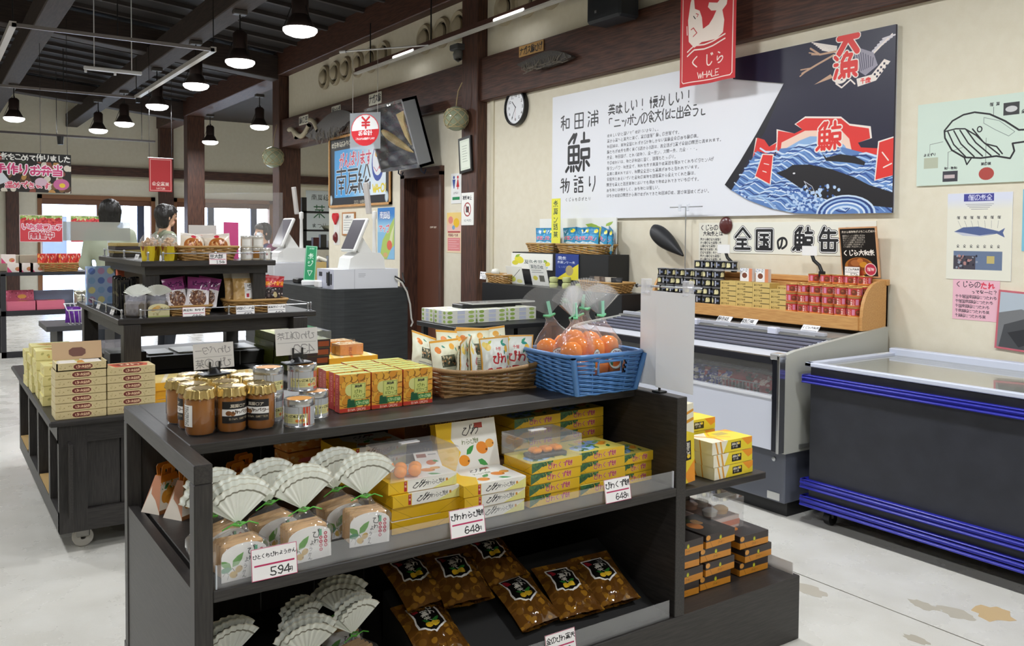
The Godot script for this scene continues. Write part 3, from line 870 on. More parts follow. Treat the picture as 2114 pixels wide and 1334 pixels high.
func happi_board() -> void:
	var navy := Color("1c1a34")
	var c := cv(127, 110, 7.0, navy)
	c.P([0, 90, 30, 86, 0, 110], Color("15141c"))
	c.P([49, 24, 30, 50, 0, 88, 5, 92, 34, 54], Color("17161f"))
	var red := Color("e2352f")
	var cream := Color("f2e6dc")
	# crane
	for k in 9:
		c.L([104, 22, 108 + k * 2.1, 18 - k * 1.6], 0.9, cream)
		c.L([106 + k * 1.6, 19 - k * 1.5, 112 + k * 1.8, 14 - k * 1.0], 1.1, Color("d8d2d6"))
	c.P([100, 8, 113, 14, 116, 22, 108, 27, 101, 22], Color("9b95a3"))
	for k in 8:
		c.L([101 + k * 1.7, 10 + k, 104 + k * 1.2, 24 - k * 0.3], 0.35, navy)
	for k in 6:
		c.L([88, 6 + k * 0.8, 70 + k * 1.5, 0.4 + k * 1.2], 0.7, cream)
	var tan := Color("c8a184")
	c.L([88, 9, 76, 9, 69, 4], 1.3, tan).L([76, 9, 70, 8], 0.9, tan).L([76, 9, 68, 6.5], 0.8, tan)
	c.L([86, 11, 74, 15, 63, 19], 1.3, tan).L([70, 16.5, 62, 16.5], 0.9, tan).L([66, 18, 61.5, 20.5], 0.9, tan)
	c.P([72, 27.5, 84, 22.5, 86, 25], tan)
	c.ell(91, 25.5, 5, 4, cream).ell(92, 25, 3.4, 2.6, navy).ell(94, 24, 2.2, 2, cream)
	c.L([88, 29, 92, 32, 98, 28, 101, 31], 1.0, cream)
	c.P([102, 28, 112, 27, 120, 19, 124, 21, 115, 31, 103, 33], cream)
	for k in 4:
		c.rect(113.5 + k * 2, 26.5 - k * 1.8, 1.2, 1.2, navy)
		c.rect(115 + k * 2, 28.0 - k * 1.8, 1.2, 1.2, navy)
	c.text("千産", 104.5, 28.3, 3.4, 0.5, red)
	c.outlined("大", 88, -3, 15, 3.6, red, 0.7, cream)
	c.outlined("漁", 87, 11, 15.5, 2.2, red, 0.8, cream)
	# red clouds
	for e in [0, 1]:
		var col := cream if e == 0 else red
		var w: float = 2.2 - e * 1.2
		c.P([29 - w, 57, 34, 59, 38, 64, 43 + w, 63 - w, 42, 70, 28, 78, 24, 72], col)
		c.P([46 - w, 55 - w, 58, 57, 64, 55, 60 - w, 51, 66, 49 - w, 92, 52 - w, 98, 57 - w, 110 + w, 60 - w, 111 + w, 65, 104, 67, 106, 70, 122, 72, 124 + w, 78, 44, 78], col)
	c.P([48, 62, 60, 58, 66, 56, 92, 58, 98, 64, 100, 72, 122, 77, 46, 77], Color("f6d3c0"))
	c.P([52, 66, 62, 62, 70, 60, 88, 62, 95, 68, 100, 76, 50, 77], Color("8fb4e0"))
	# sea
	var sea := PackedVector2Array([Vector2(6, 92), Vector2(28, 66), Vector2(42, 72), Vector2(47, 66), Vector2(58, 66), Vector2(66, 69), Vector2(78, 67), Vector2(94, 69), Vector2(110, 74), Vector2(127, 77), Vector2(127, 110), Vector2(58, 110), Vector2(20, 100)])
	c.poly(sea, Color("5f84bf"))
	var rng := RandomNumberGenerator.new()
	rng.seed = 21
	var cols := [Color("cfe2f6"), Color("27407c"), Color("a9c9ec"), Color("33549a"), Color("dcebfa"), Color("6f97d0")]
	for k in 40:
		var p := PackedVector2Array()
		var y0 := 67.0 + k * 1.05
		for i in 30:
			var x := 127.0 * i / 29
			var y := y0 + 2.6 * sin(x * 0.16 + k * 0.33) + 1.5 * sin(x * 0.39 + k * 0.9) + maxf(0.0, 40 - x) * 0.10
			if y > 110 - 0.2 or x < (92 - y) * 0.85 + 4 or (x < 58 and y > 92 + (x - 6) * 0.35) or (x > 96 and y < 73):
				if p.size() > 1:
					c.line(p, rng.randf_range(0.5, 1.3), cols[k % 6])
				p = PackedVector2Array()
			else:
				p.append(Vector2(x, y))
		if p.size() > 1:
			c.line(p, rng.randf_range(0.5, 1.3), cols[k % 6])
	# whales
	var black := Color("1d1b20")
	c.P([79, 71.5, 82, 74.5, 92, 73, 102, 75, 109, 79, 108.5, 81, 100, 79, 90, 77.5, 82, 76.5], black)
	c.P([44, 82, 52, 80, 57, 77.4, 70, 78, 86, 82, 101, 87.5, 112, 93, 127, 98, 127, 107, 110, 105, 98, 103, 84, 101, 72, 98, 62, 92, 52, 86], black)
	c.P([66, 88.5, 72, 92, 75, 97.5, 70, 94.5], Color("2c2a33"))
	c.L([66, 88.5, 72, 92, 75, 97.5, 70, 94.5, 66, 88.5], 0.4, Color("cfd3dd"))
	c.ell(58.2, 83, 1.0, 0.6, Color("e6e6ea"))
	for k in 60:
		c.ell(52 + rng.randf() * 40, 92 + rng.randf() * 15, 1.1, 1.1, Color("b9d2f0"))
		c.ell(52 + rng.randf() * 40, 92 + rng.randf() * 15, 0.7, 0.7, Color("4468ab"))
	for k in 7:
		var p := PackedVector2Array()
		for i in 14:
			var a := PI * (1.0 - i / 13.0)
			p.append(Vector2(96 + cos(a) * (20 - k * 1.7), 110 - sin(a) * (11 - k * 1.1)))
		c.line(p, 1.3, cols[k % 6])
		var s := PackedVector2Array()
		for i in 12:
			s.append(Vector2(12 + i * 4 + k * 1.5, 92 + i * 1.6 + sin(i * 0.8 + k * 0.4) * 2.5 + k * 0.6))
		c.line(s, 1.2, cols[(k + 2) % 6])
	# red blocks with white cuts, and the whale character
	c.outlined("鯨", 75, 52.5, 17.5, 2.0, red, 0.9, cream)
	for e in [0, 1]:
		var col := cream if e == 0 else red
		var w: float = 0.8 - e * 0.8
		c.P([33 - w, 69 - w, 41 + w, 70 - w, 39 + w, 89 + w, 27 - w, 83 + w], col)
		c.P([118 - w, 68 - w, 127, 66 - w, 127, 88, 116 - w, 90 + w], col)
	c.L([34, 75, 38, 76], 0.6, cream).L([33, 80, 36, 81], 0.6, cream).L([120, 74, 124, 79], 0.8, cream).L([121, 83, 126, 81], 0.8, cream)
	var poly := PackedVector2Array()
	for q in [[0.0, 0.22], [0.05, 0.185], [0.2, 0.11], [0.4, 0.045], [0.59, 0.01], [0.8, 0.0], [1.27, 0.0], [1.27, 1.09], [0.06, 1.09], [0.06, 0.95], [0.49, 0.86], [0.40, 0.73], [0.27, 0.55], [0.13, 0.37]]:
		poly.append(Vector2(q[0], q[1]))
	var g := G.new().prism(poly, 0.0, 0.014)
	g.moved(Transform3D(Basis(Vector3.UP, -PI / 2), V(0, 0, 0)))
	solo("happi_board", "coat-shaped navy board with red characters, crane, waves and black whale", "picture", g.mesh(), paper(c.tex(), 0.4), V(4.676, 1.65, -4.15))

func whale_banner() -> void:
	var red := Color("c8393d")
	var cr := Color("f4e4d8")
	var c := cv(51, 86, 9, red)
	c.L([2.5, 2, 2.5, 82, 4, 83.5, 47, 83.5, 48.5, 82, 48.5, 2], 0.7, cr)
	c.P([9, 55, 8, 40, 10, 28, 12.5, 22, 14, 33, 18, 35, 20, 40, 21, 48, 26, 46, 30, 42, 33, 38, 28, 37, 25, 34, 26, 31, 34, 33, 40, 29, 43, 21, 44, 30, 43, 36, 39, 39, 41, 46, 40, 54, 34, 57, 20, 57, 14, 60], cr)
	c.L([13, 38, 14.5, 40], 0.6, INK).L([15, 36.5, 17, 37.5, 16, 39], 0.5, red).L([11, 47, 13, 46, 16, 50, 13, 52], 0.6, red).L([7, 44, 7.4, 50], 0.8, cr)
	c.L([8, 62, 14, 58.5, 22, 59, 30, 58, 42, 55.5], 1.0, cr).L([8, 65, 14, 61.5, 22, 62, 30, 61, 42, 58.5], 1.0, cr)
	c.text("くじら", 11, 65.5, 8.4, 0.9, cr, Vector2(1.3, 0))
	c.text("WHALE", 16.5, 77.0, 5.0, 0.55, cr, Vector2(1.05, 0))
	var t := thing("whale_banner", "red cloth banner with a cream whale emblem and WHALE lettering", "banner", V(4.46, 2.558, -4.40))
	var cl := G.new().grid(14, 6, func(u: float, v: float) -> Vector3: return V(-0.012 * sin(u * 9.0) * (0.3 + 0.7 * (1 - v)), v * 0.86, u * 0.51))
	part(t, "cloth", cl.mesh(), paper(c.tex(), 0.8))
	part(t, "rod", G.new().rod(V(0, 0.86, -0.02), V(0, 0.86, 0.53), 0.008).mesh(), T.white_plastic)
	for z in [0.06, 0.45]:
		part(t, "string", G.new().rod(V(0, 0.86, z), V(0.03, 0.95, z), 0.002, 4).mesh(), T.white_plastic)

func small_label(z: float, y: float, w: float, h: float, s: String, bg: Color, label: String) -> void:
	var c := cv(w * 100, h * 100, 14, bg)
	c.text(s, 1.2, h * 14, h * 70, h * 9, INK, Vector2(1.04, 0), (w * 100 - 2.5) / (s.length() * 1.04 * h * 70))
	solo("name_plate", label, "label", board_x(w, h, 0.006), paper(c.tex()), V(4.618, y, z))

func glass_float(at: Vector3, r: float, top: float, label: String) -> void:
	var t := thing("glass_float", label, "float", at)
	part(t, "glass_ball", G.new().lathe(range(0, 13).map(func(i): return Vector2(sin(PI * i / 12.0) * r, -cos(PI * i / 12.0) * r)), 20).mesh(), mat(Color("8f977e"), 0.08))
	for k in 8:
		var p := []
		for i in 25:
			var a := TAU * i / 24
			p.append(Basis(Vector3.UP, k * PI / 4) * (Basis(Vector3.RIGHT, 0.75) * V(cos(a) * r * 1.02, sin(a) * r * 1.02, 0)))
		part(t, "net_cord", G.new().tube(p, 0.0045, 5, false).mesh(), hexm("b0a27c", 0.8))
	part(t, "rope", G.new().tube([V(0, r, 0), V(0.01, r + 0.15, 0.02), V(0.04, top, 0.05)], 0.006, 5).mesh(), hexm("a08e68", 0.8))

func wall_things() -> void:
	story_panel()
	happi_board()
	whale_banner()
	# clock
	var c := cv(30, 30, 12, Color("eef0f4"))
	for k in 12:
		var a := TAU * k / 12
		var s := str(12 if k == 0 else k)
		c.text(s, 15 + sin(a) * 11 - 1.3 * s.length() * 0.72, 15 - cos(a) * 11 - 1.3, 2.6, 0.42, INK)
	c.L([15, 15, 9.5, 9.5], 0.9, INK).L([15, 15, 9, 25], 0.7, INK).L([15, 15, 14, 27], 0.25, Color("b03030")).ell(15, 15, 0.8, 0.8, INK)
	var k := thing("wall_clock", "round white wall clock in a black rim on the cream wall", "clock", V(4.7, 2.72, -6.75))
	var cr := Transform3D(Basis(Vector3.BACK, PI / 2), Vector3.ZERO)
	part(k, "rim", G.new().lathe([Vector2(0.17, 0), Vector2(0.178, 0.02), Vector2(0.172, 0.05), Vector2(0.158, 0.052), Vector2(0.152, 0.035)], 32).moved(cr).mesh(), hexm("141416", 0.3))
	var fc := G.new()
	for i in 32:
		var a := TAU * i / 32
		var b := TAU * (i + 1) / 32
		var s := fc.v.size()
		for e in [0.0, a, b]:
			var rr := 0.0 if fc.v.size() == s else 0.154
			fc.v.append(V(-0.034, cos(e) * rr, sin(e) * rr))
			fc.n.append(Vector3.LEFT)
			fc.uv.append(Vector2(0.5 + sin(e) * rr / 0.308, 0.5 - cos(e) * rr / 0.308))
		fc.ix.append_array([s, s + 1, s + 2])
	part(k, "face", fc.mesh(), paper(c.tex(), 0.4))
	# whale cuts poster
	c = cv(90, 46, 10, Color("d3e3d6"))
	c.L([15.6, 16, 20, 11, 26, 8.3, 32, 7.6, 40, 9.5, 48, 14, 55, 19.3, 70, 20, 78, 17, 84, 12], 0.9, INK)
	c.L([15.6, 16, 16, 20, 20, 27, 27, 31.5, 36, 32.5, 44, 32, 51, 33.7, 53, 30, 52, 26, 60, 25.5, 72, 24, 80, 26, 86, 30], 0.9, INK)
	c.L([15.6, 16.5, 22, 15.5, 27, 16, 33, 20, 38, 25, 44, 27, 47, 31], 0.7, INK)
	for j in 5:
		c.L([17.5 + j * 3.4, 16.5, 21 + j * 4, 24, 28 + j * 4.4, 31.5], 0.7, INK)
	c.L([27, 31.5, 28.5, 35.5, 31, 32], 0.7, INK).ell(34.9, 17, 1.5, 1.7, INK).ell(34.9, 17, 0.9, 1.1, Color("d3e3d6"))
	c.L([37, 11, 45, 13.5, 53, 20, 50, 22, 43, 18, 37, 14, 37, 11], 0.25, Color("6d7a78"))
	c.L([7.5, 29, 7.5, 23, 15, 22], 0.15, INK).L([18, 37, 18, 28, 26, 26], 0.15, INK).L([38.5, 36, 38.5, 22], 0.15, INK).L([42, 6, 42, 10], 0.15, INK)
	c.rect(4.2, 30.4, 8.2, 6, Color("b9bfa8")).rect(15.2, 38.5, 8.4, 5.8, Color("3c3c44")).rect(16, 40.5, 6, 2, Color("c9b9b9")).ell(39, 41, 4, 3.4, Color("b0473f")).rect(47, 4.6, 8, 6.5, Color("3a3a3c")).ell(51, 8, 3, 1.6, Color("cfcfcf"))
	c.text("さえずり", 4, 27.8, 1.7, 0.25, INK).text("皮・本皮", 16, 36, 1.7, 0.25, INK).text("鹿の子", 36, 34.8, 1.7, 0.25, INK).text("赤肉", 40, 3.6, 1.8, 0.25, INK, Vector2(1.8, 0)).text("尾の身", 56, 9, 1.8, 0.25, INK)
	solo("whale_cuts_poster", "pale green poster with a whale outline and its cuts of meat", "poster", board_x(0.90, 0.46, 0.012), paper(c.tex()), V(4.7, 1.80, -2.75))
	# fish poster, note, photo
	c = cv(34.5, 47, 9, Color("eceadb"))
	c.ramp(0, 0, 34.5, 12, Color("dfe3f2"), Color("eceadb")).rect(9, 0.5, 16, 4, Color("4a4c9a")).text("鮪の刺身", 11.5, 1, 3, 0.4, Color("d8daf0"))
	for j in 4:
		c.rect(10 + j, 6 + j * 0.9, 15 - j * 2, 0.25, Color("9a9aa0"))
	c.P([4, 21, 9, 18.6, 17, 18.2, 25, 20, 28, 20.8, 31, 19, 30, 21.5, 31, 24, 27, 22, 18, 23.5, 9, 23.2], Color("5a6a98"))
	c.P([4, 21, 9, 21.5, 18, 23, 26, 21.8, 18, 23.5, 9, 23.2], Color("c9ccd8"))
	for j in 7:
		c.L([6 + j * 3.6, 15, 8 + j * 3.2, 19], 0.12, Color("777777")).text("赤", 5.5 + j * 3.6, 12.5, 1.6, 0.2, Color("555555")).text("身", 5.5 + j * 3.6, 28, 1.6, 0.2, Color("555555"))
	c.rect(4, 31.5, 26, 10, Color("6f7f9c")).rect(4, 34, 12, 7.5, Color("4d4a55")).specks(5, 34, 12, 7, 26, 0.9, [Color("b98a86"), Color("9aa3b4"), Color("2e2e3c")], 3).rect(22, 34, 4, 4, Color("c8b878"))
	solo("fish_poster", "pale poster with a blue fish diagram and a harbour photo", "poster", board_x(0.345, 0.47, 0.004), paper(c.tex(), 0.25), V(4.7, 1.28, -2.57))
	c = cv(25, 22, 11, Color("efbccb"))
	c.text("くじらの", 1.5, 1, 3.2, 0.32, INK).text("たれ", 15, 1, 3.6, 0.6, Color("e0435a")).text("ってなーに?", 10, 5.3, 2.2, 0.28, INK)
	for j in 5:
		c.text("千葉県南房総につたわる日"[0] + "千葉県南房総につたわる日".substr(j, 11 - (j % 3)), 1.3, 8.4 + j * 2.6, 1.9, 0.2, Color("4a3a44"), Vector2(0.98, 0))
	solo("pink_note", "handwritten pink note under the pale fish poster", "note", board_x(0.25, 0.22, 0.002), paper(c.tex()), V(4.7, 1.06, -2.53))
	c = cv(38, 31, 8, Color("c96a76"))
	c.rect(1, 1, 36, 29, Color("b9c4cf")).P([1, 12, 12, 9, 20, 11, 37, 8, 37, 30, 1, 30], Color("7d7f82")).P([4, 18, 16, 13, 26, 15, 37, 20, 37, 30, 2, 30], Color("4e5054")).P([6, 22, 15, 19, 20, 25, 12, 29], Color("33353a")).rect(22, 3, 9, 4, Color("e8edf2"))
	var ph := solo("harbour_photo", "grey harbour photograph in a thin pink frame", "photo", board_x(0.38, 0.31, 0.012), paper(c.tex(), 0.25), V(4.7, 0.925, -2.295))
	ph.rotation.x = 0.05
	c = cv(30, 32, 6, Color("7fc3dc"))
	c.rect(2, 10, 26, 8, Color("e9f2f5")).rect(4, 22, 20, 6, Color("f2e9c9"))
	solo("cyan_poster", "sky blue poster beside the pale fish poster", "poster", board_x(0.3, 0.32, 0.004), paper(c.tex()), V(4.7, 1.44, -2.175))
	# canned whale sign
	c = cv(112, 21.5, 10, Color("eeede0"))
	var wt := Color("fdfdfb")
	var x := 3.0
	for s in ["全", "国", "の", "鯨", "缶", "詰"]:
		var small: bool = s == "の"
		c.outlined(s, x, 10 if small else 4, 8 if small else 15, 1.0 if small else 2.0, INK, 0.25 if small else 0.9, INK)
		if not small:
			c.text(s, x, 4, 15, 3.6, INK).text(s, x, 4, 15, 3.0, wt).text(s, x, 4, 15, 1.9, INK)
		x += 13 if small else 18.5
	solo("can_sign", "cream strip sign with bold outlined characters above the cans", "sign", board_x(1.12, 0.215, 0.004), paper(c.tex()), V(4.7, 1.39, -4.12))
	# handwritten sheet and badge
	c = cv(27.5, 31, 8, Color("e9e6d8"))
	c.text("くじらの", 1.5, 1.5, 4, 0.5, INK).text("大和煮とは", 4, 6, 3.6, 0.45, INK)
	for j in 8:
		c.text("昔から鯨の身を甘辛く煮たものです".substr(j % 5, 10), 1.5, 11 + j * 2.4, 1.9, 0.22, Color("3a3a3a"))
	solo("handwritten_sheet", "small handwritten cream sheet on the wall above the black cans", "notice", board_x(0.275, 0.31, 0.002), paper(c.tex()), V(4.7, 1.295, -4.42))
	solo("tin_badge", "round dark red badge pinned above the handwritten sheet", "badge", G.new().lathe([Vector2(0.055, 0), Vector2(0.06, 0.006), Vector2(0.05, 0.015), Vector2(0.02, 0.02), Vector2(0, 0.021)], 20).moved(Transform3D(Basis(Vector3.BACK, PI / 2), Vector3.ZERO)).mesh(), hexm("5a2a28", 0.25), V(4.696, 1.585, -4.16))
	# black fin ornament
	var fin := G.new().grid(20, 14, func(u: float, v: float) -> Vector3:
		var a := u * TAU
		var r := 0.115 * pow(sin(PI * clampf(0.12 + v * 0.86, 0, 1)), 0.6) * (1.0 - 0.45 * v)
		return V(-0.08 + cos(a) * r * 0.65, 0.09 - v * 0.15 + sin(a) * r * (0.8 - 0.25 * v) - 0.03 * v * v, -0.13 + v * 0.31 + sin(a) * r * 0.2), Rect2(0, 0, 1, 1), true)
	solo("fin_ornament", "black curved whale fin ornament jutting from the cream wall", "ornament", fin.mesh(), hexm("1c1d20", 0.5), V(4.68, 1.455, -4.66))
	var ps := thing("wire_stand", "thin wire sign stand with a crossbar behind the can shelf", "sign stand", V(4.6, 1.2, -4.46))
	part(ps, "upright", G.new().rod(V(0, -0.16, 0), V(0, 0.52, 0), 0.004, 5).mesh(), T.steel)
	part(ps, "crossbar", G.new().rod(V(0, 0.52, -0.16), V(0, 0.52, 0.16), 0.004, 5).mesh(), T.steel)
	for z in [-0.06, 0.02]:
		part(ps, "clip", bx(0, 0.49, z, 0.015, 0.05, 0.025, 0.004), T.acrylic_edge)
	# name plates and whale pieces on the beam
	small_label(-6.62, 3.16, 0.38, 0.10, "ナガス鯨ひげ", Color("b98f52"), "gold name plate on the wall beam above the torn baleen plate")
	small_label(-12.28, 3.10, 0.36, 0.13, "鯨の歯", Color("d9d6c6"), "white name plate on the beam above the pale bones")
	small_label(-11.06, 3.10, 0.30, 0.13, "鯨ひげ", Color("d9d6c6"), "white name plate on the beam behind the dark hairy baleen")
	small_label(-9.88, 3.10, 0.35, 0.14, "ナガス鯨", Color("d9d6c6"), "white name plate on the beam above the fish specimen case")
	var rng := RandomNumberGenerator.new()
	rng.seed = 9
	for q in [[-11.0, 2.93, 0.85, 0.30, "dark hairy baleen plate hanging on the beam by the pale bones", 0.25], [-6.16, 3.06, 0.40, 0.13, "torn dark baleen plate hanging on the beam under the gold plate", -0.15]]:
		var t := thing("baleen_plate", q[4], "specimen", V(4.6, q[1], q[0]))
		var L: float = q[2]
		var H: float = q[3]
		var p := PackedVector2Array()
		var M := 26
		for i in M + 1:
			var u := float(i) / M
			p.append(Vector2((u - 0.5) * 2 * L, -H * sin(PI * pow(u, 0.8)) * 0.45 * rng.randf_range(0.85, 1.1) + u * q[5] * 0.4 - 0.1 * q[5]))
		for i in M + 1:
			var u := 1.0 - float(i) / M
			p.append(Vector2((u - 0.5) * 2 * L, H * sin(PI * pow(u, 1.3)) * 0.55 + 0.012 + u * q[5] * 0.4 - 0.1 * q[5]))
		var g := G.new().prism(p, 0, 0.05).moved(Transform3D(Basis(Vector3.UP, -PI / 2), Vector3.ZERO))
		part(t, "plate", g.mesh(), grained(noise_tex(Color("24201d"), Color("5b544b"), 0.05, 44, 4, 256), V(3, 14, 3), 0.5))
		var h := G.new()
		for i in 40:
			var u := rng.randf()
			var a := V(-0.055, -H * 0.2 + rng.randf() * H * 0.3, (u - 0.5) * 1.7 * L)
			h.tube([a, a + V(-0.01, -0.05, 0.06 * rng.randf_range(-1, 1)), a + V(0.0, -H * rng.randf_range(0.3, 0.5), 0.12 * rng.randf_range(-1, 1))], 0.003, 4, false)
		part(t, "bristles", h.mesh(), hexm("7d7568", 0.7)).set_meta("kind", "stuff")
	for j in 3:
		var p := []
		var q: Array = [[-12.55, 3.06, -12.25, 2.92, -0.06], [-12.3, 3.0, -11.75, 3.05, 0.10], [-11.72, 3.12, -11.42, 2.94, -0.05]][j]
		for i in 9:
			var u := i / 8.0
			p.append(V(4.56, lerpf(q[1], q[3], u) - sin(u * PI) * q[4], lerpf(q[0], q[2], u)))
		solo("bone", "pale curved whale bone fixed to the beam beside the corner post", "bone", G.new().tube(p, 0.035, 8).mesh(), hexm("a79d85", 0.7), Vector3.ZERO, 0.0, "pale bones on the beam")
	glass_float(V(4.47, 2.68, -7.52), 0.125, 0.36, "netted glass fishing float roped to the wall post over the certificate")
	glass_float(V(4.47, 2.68, -13.0), 0.16, 0.5, "netted glass fishing float hanging on the corner post by the passage")
	# speaker, camera
	var sp := thing("loudspeaker", "black box loudspeaker mounted on the wall beam", "loudspeaker", V(4.62, 3.2, -5.16))
	part(sp, "cabinet", lohi(V(-0.24, -0.02, -0.2), V(-0.03, 0.22, 0.2), 0.02), hexm("1b1f24", 0.5))
	part(sp, "bracket", lohi(V(-0.04, 0.05, -0.04), V(0.0, 0.13, 0.04)), T.black_plastic)
	part(sp, "badge", bx(-0.243, 0.05, -0.08, 0.004, 0.02, 0.02), T.steel)
	var sc := thing("security_camera", "small dark camera on the wall post below the lighting track", "camera", V(4.55, 3.3, -7.62))
	part(sc, "mount", bx(0, 0.09, 0, 0.12, 0.06, 0.16, 0.01), hexm("4a4a4a", 0.5))
	part(sc, "camera_body", G.new().lathe([Vector2(0, -0.03), Vector2(0.045, 0.0), Vector2(0.055, 0.05), Vector2(0.04, 0.095), Vector2(0, 0.095)], 16).mesh(), hexm("6b6a66", 0.4))
	part(sc, "lens", G.new().lathe([Vector2(0, -0.02), Vector2(0.03, -0.012), Vector2(0.032, 0.0)], 12, V(-0.02, 0, 0.03)).mesh(), hexm("0c0c0c", 0.1))
	# ventilation caps: round grilles
	var ve := thing("vent_cap", "", "vent")
	var vr := Transform3D(Basis(Vector3.BACK, PI / 2), Vector3.ZERO)
	var vm := hexm("b9ad93", 0.6)
	part(ve, "ring", G.new().lathe([Vector2(0.165, 0), Vector2(0.17, 0.02), Vector2(0.15, 0.045), Vector2(0.115, 0.03), Vector2(0.11, 0.0)], 28).moved(vr).mesh(), vm)
	part(ve, "back_plate", G.new().lathe([Vector2(0.12, 0.002), Vector2(0, 0.003)], 20).moved(vr).mesh(), hexm("3e3830", 0.8))
	part(ve, "dome", G.new().lathe([Vector2(0.085, 0.02), Vector2(0.09, 0.05), Vector2(0.06, 0.075), Vector2(0, 0.082)], 24).moved(vr).mesh(), vm)
	for z in [-11.49, -11.11, -10.75, -10.37, -9.98, -9.61, -8.57, -8.19, -7.83, -6.97, -6.61, -6.23]:
		put(ve, V(4.7, 3.70, z), 0.0, "round beige ventilation cap in the row along the upper wall", "ventilation caps along the upper wall")
	# framed certificate, signs by the door
	c = cv(24, 36, 8, Color("161614"))
	c.rect(2.6, 2.6, 18.8, 30.8, Color("dfe6d6")).rect(4, 4, 16, 28, Color("cfdac6")).rect(4.6, 4.6, 14.8, 26.8, Color("e6ecdd"))
	for j in 7:
		c.rect(7, 9 + j * 2.6, 10 - (j % 3), 0.35, Color("7c8a78"))
	var ce := solo("certificate_frame", "pale certificate in a black frame hung askew on the wall post", "frame", board_x(0.24, 0.36, 0.02), paper(c.tex(), 0.3), V(4.575, 2.13, -7.59))
	ce.rotation.x = -0.09
	c = cv(21, 32, 10, Color("f2f3f0"))
	for j in 2:
		var col := Color("2c4f9e") if j == 0 else Color("c8252f")
		var xx := 6.0 + j * 8
		c.ell(xx, 4.2, 1.7, 1.7, col)
		if j == 0:
			c.P([xx - 3, 6.5, xx + 3, 6.5, xx + 0.7, 16, xx - 0.7, 16], col)
		else:
			c.P([xx - 0.8, 6.5, xx + 0.8, 6.5, xx + 3, 14.5, xx + 1, 14.5, xx + 0.8, 17, xx - 0.8, 17, xx - 1, 14.5, xx - 3, 14.5], col)
	c.text("お手洗い", 5, 19.5, 2.6, 0.3, Color("777777")).rect(3, 25, 15, 3.2, Color("1f8a55"))
	solo("toilet_sign", "white sign with a blue man and red woman by the brown door", "sign", board_x(0.21, 0.32, 0.006), paper(c.tex(), 0.3), V(4.7, 1.84, -7.995))
	c = cv(30, 43, 7, Color("f0d8b6"))
	c.ramp(0, 0, 30, 20, Color("f2d27e"), Color("f3c6b8")).ell(8, 8, 5, 4, Color("e58a7a")).ell(20, 11, 6, 5, Color("f2c21e")).ell(14, 16, 3, 2.4, Color("7fa6c8")).rect(2, 20, 26, 1.6, Color("b23b3b"))
	c.text("南房総いちご", 3, 22.5, 3.2, 0.4, Color("8a4a4a")).rect(2, 27, 26, 14, Color("e58d8d"))
	for j in 5:
		c.rect(3.5, 28.5 + j * 2.4, 22 - (j % 2) * 5, 0.4, Color("f6d2d2"))
	solo("pink_poster", "pink and yellow poster under the toilet sign", "poster", board_x(0.3, 0.43, 0.003), paper(c.tex()), V(4.7, 1.315, -8.085))
	c = cv(24, 33, 8, Color("f3f2ec"))
	c.text("撮影禁止", 2.5, 3, 4.2, 0.5, INK, Vector2(1.1, 0))
	c.ell(12, 17, 7.2, 7.2, Color("a33030")).ell(12, 17, 6, 6, Color("f3f2ec")).rect(9, 14, 6, 6, Color("3a3434")).L([8, 12.5, 16, 21.5], 1.1, Color("a33030")).text("NO PHOTO", 5.5, 27, 2.2, 0.25, Color("777777"))
	solo("no_photo_sign", "white no-photography sign on the brown wall post", "sign", board_x(0.235, 0.33, 0.006), paper(c.tex()), V(4.58, 1.605, -7.58))
	# specimen case, leaning out from the beam
	var fs := thing("specimen_case", "dark shadow box with a dried fish under wrinkled plastic", "display case", V(4.52, 2.26, -9.08))
	fs.rotation.z = 0.3
	part(fs, "back_board", lohi(V(0.02, 0, 0), V(0.05, 0.74, 0.94)), hexm("202a3c", 0.6))
	part(fs, "frame_side", lohi(V(-0.13, 0, 0), V(0.05, 0.74, 0.03)), hexm("2b2f38", 0.5))
	part(fs, "frame_side", lohi(V(-0.13, 0, 0.91), V(0.05, 0.74, 0.94)), hexm("85878a", 0.5))
	part(fs, "frame_side", lohi(V(-0.13, 0, 0), V(0.05, 0.03, 0.94)), hexm("4a4d55", 0.5))
	part(fs, "frame_side", lohi(V(-0.13, 0.71, 0), V(0.05, 0.74, 0.94)), hexm("4d4a47", 0.5))
	var fish := G.new().grid(14, 12, func(u: float, v: float) -> Vector3:
		var r := 0.055 * pow(sin(PI * pow(v, 0.7)), 0.7) + 0.004
		var a := u * TAU
		return V(-0.05 + cos(a) * r * 0.6, 0.46 - v * 0.3 + sin(a) * r, 0.12 + v * 0.62), Rect2(0, 0, 1, 1), true)
	part(fs, "dried_fish", fish.mesh(), grained(noise_tex(Color("8a7340"), Color("c9b270"), 0.04, 51, 4, 256), V(6, 10, 3), 0.5))
	part(fs, "dried_fin", G.new().prism(PackedVector2Array([Vector2(0.55, 0.6), Vector2(0.62, 0.35), Vector2(0.70, 0.24), Vector2(0.68, 0.5), Vector2(0.74, 0.62)]), 0, 0.02).moved(Transform3D(Basis(Vector3.UP, -PI / 2), V(-0.02, 0, 0))).mesh(), hexm("b6a067", 0.6))
	part(fs, "sea_bed", lohi(V(-0.03, 0.03, 0.03), V(0.02, 0.2, 0.91), 0.01), hexm("1a2338", 0.5))
	var film := G.new().grid(24, 20, func(u: float, v: float) -> Vector3: return V(-0.135 - 0.006 * sin(u * 19 + v * 23) - 0.006 * sin(u * 7 - v * 31), v * 0.74, u * 0.94))
	part(fs, "plastic_film", film.mesh(), clear(0.03))
	for s in [0.2, 0.74]:
		part(fs, "hook", G.new().tube([V(0.0, 0.0, s), V(-0.02, -0.05, s), V(0.0, -0.09, s + 0.02), V(0.03, -0.05, s + 0.02)], 0.008, 6).mesh(), hexm("24304a", 0.4))
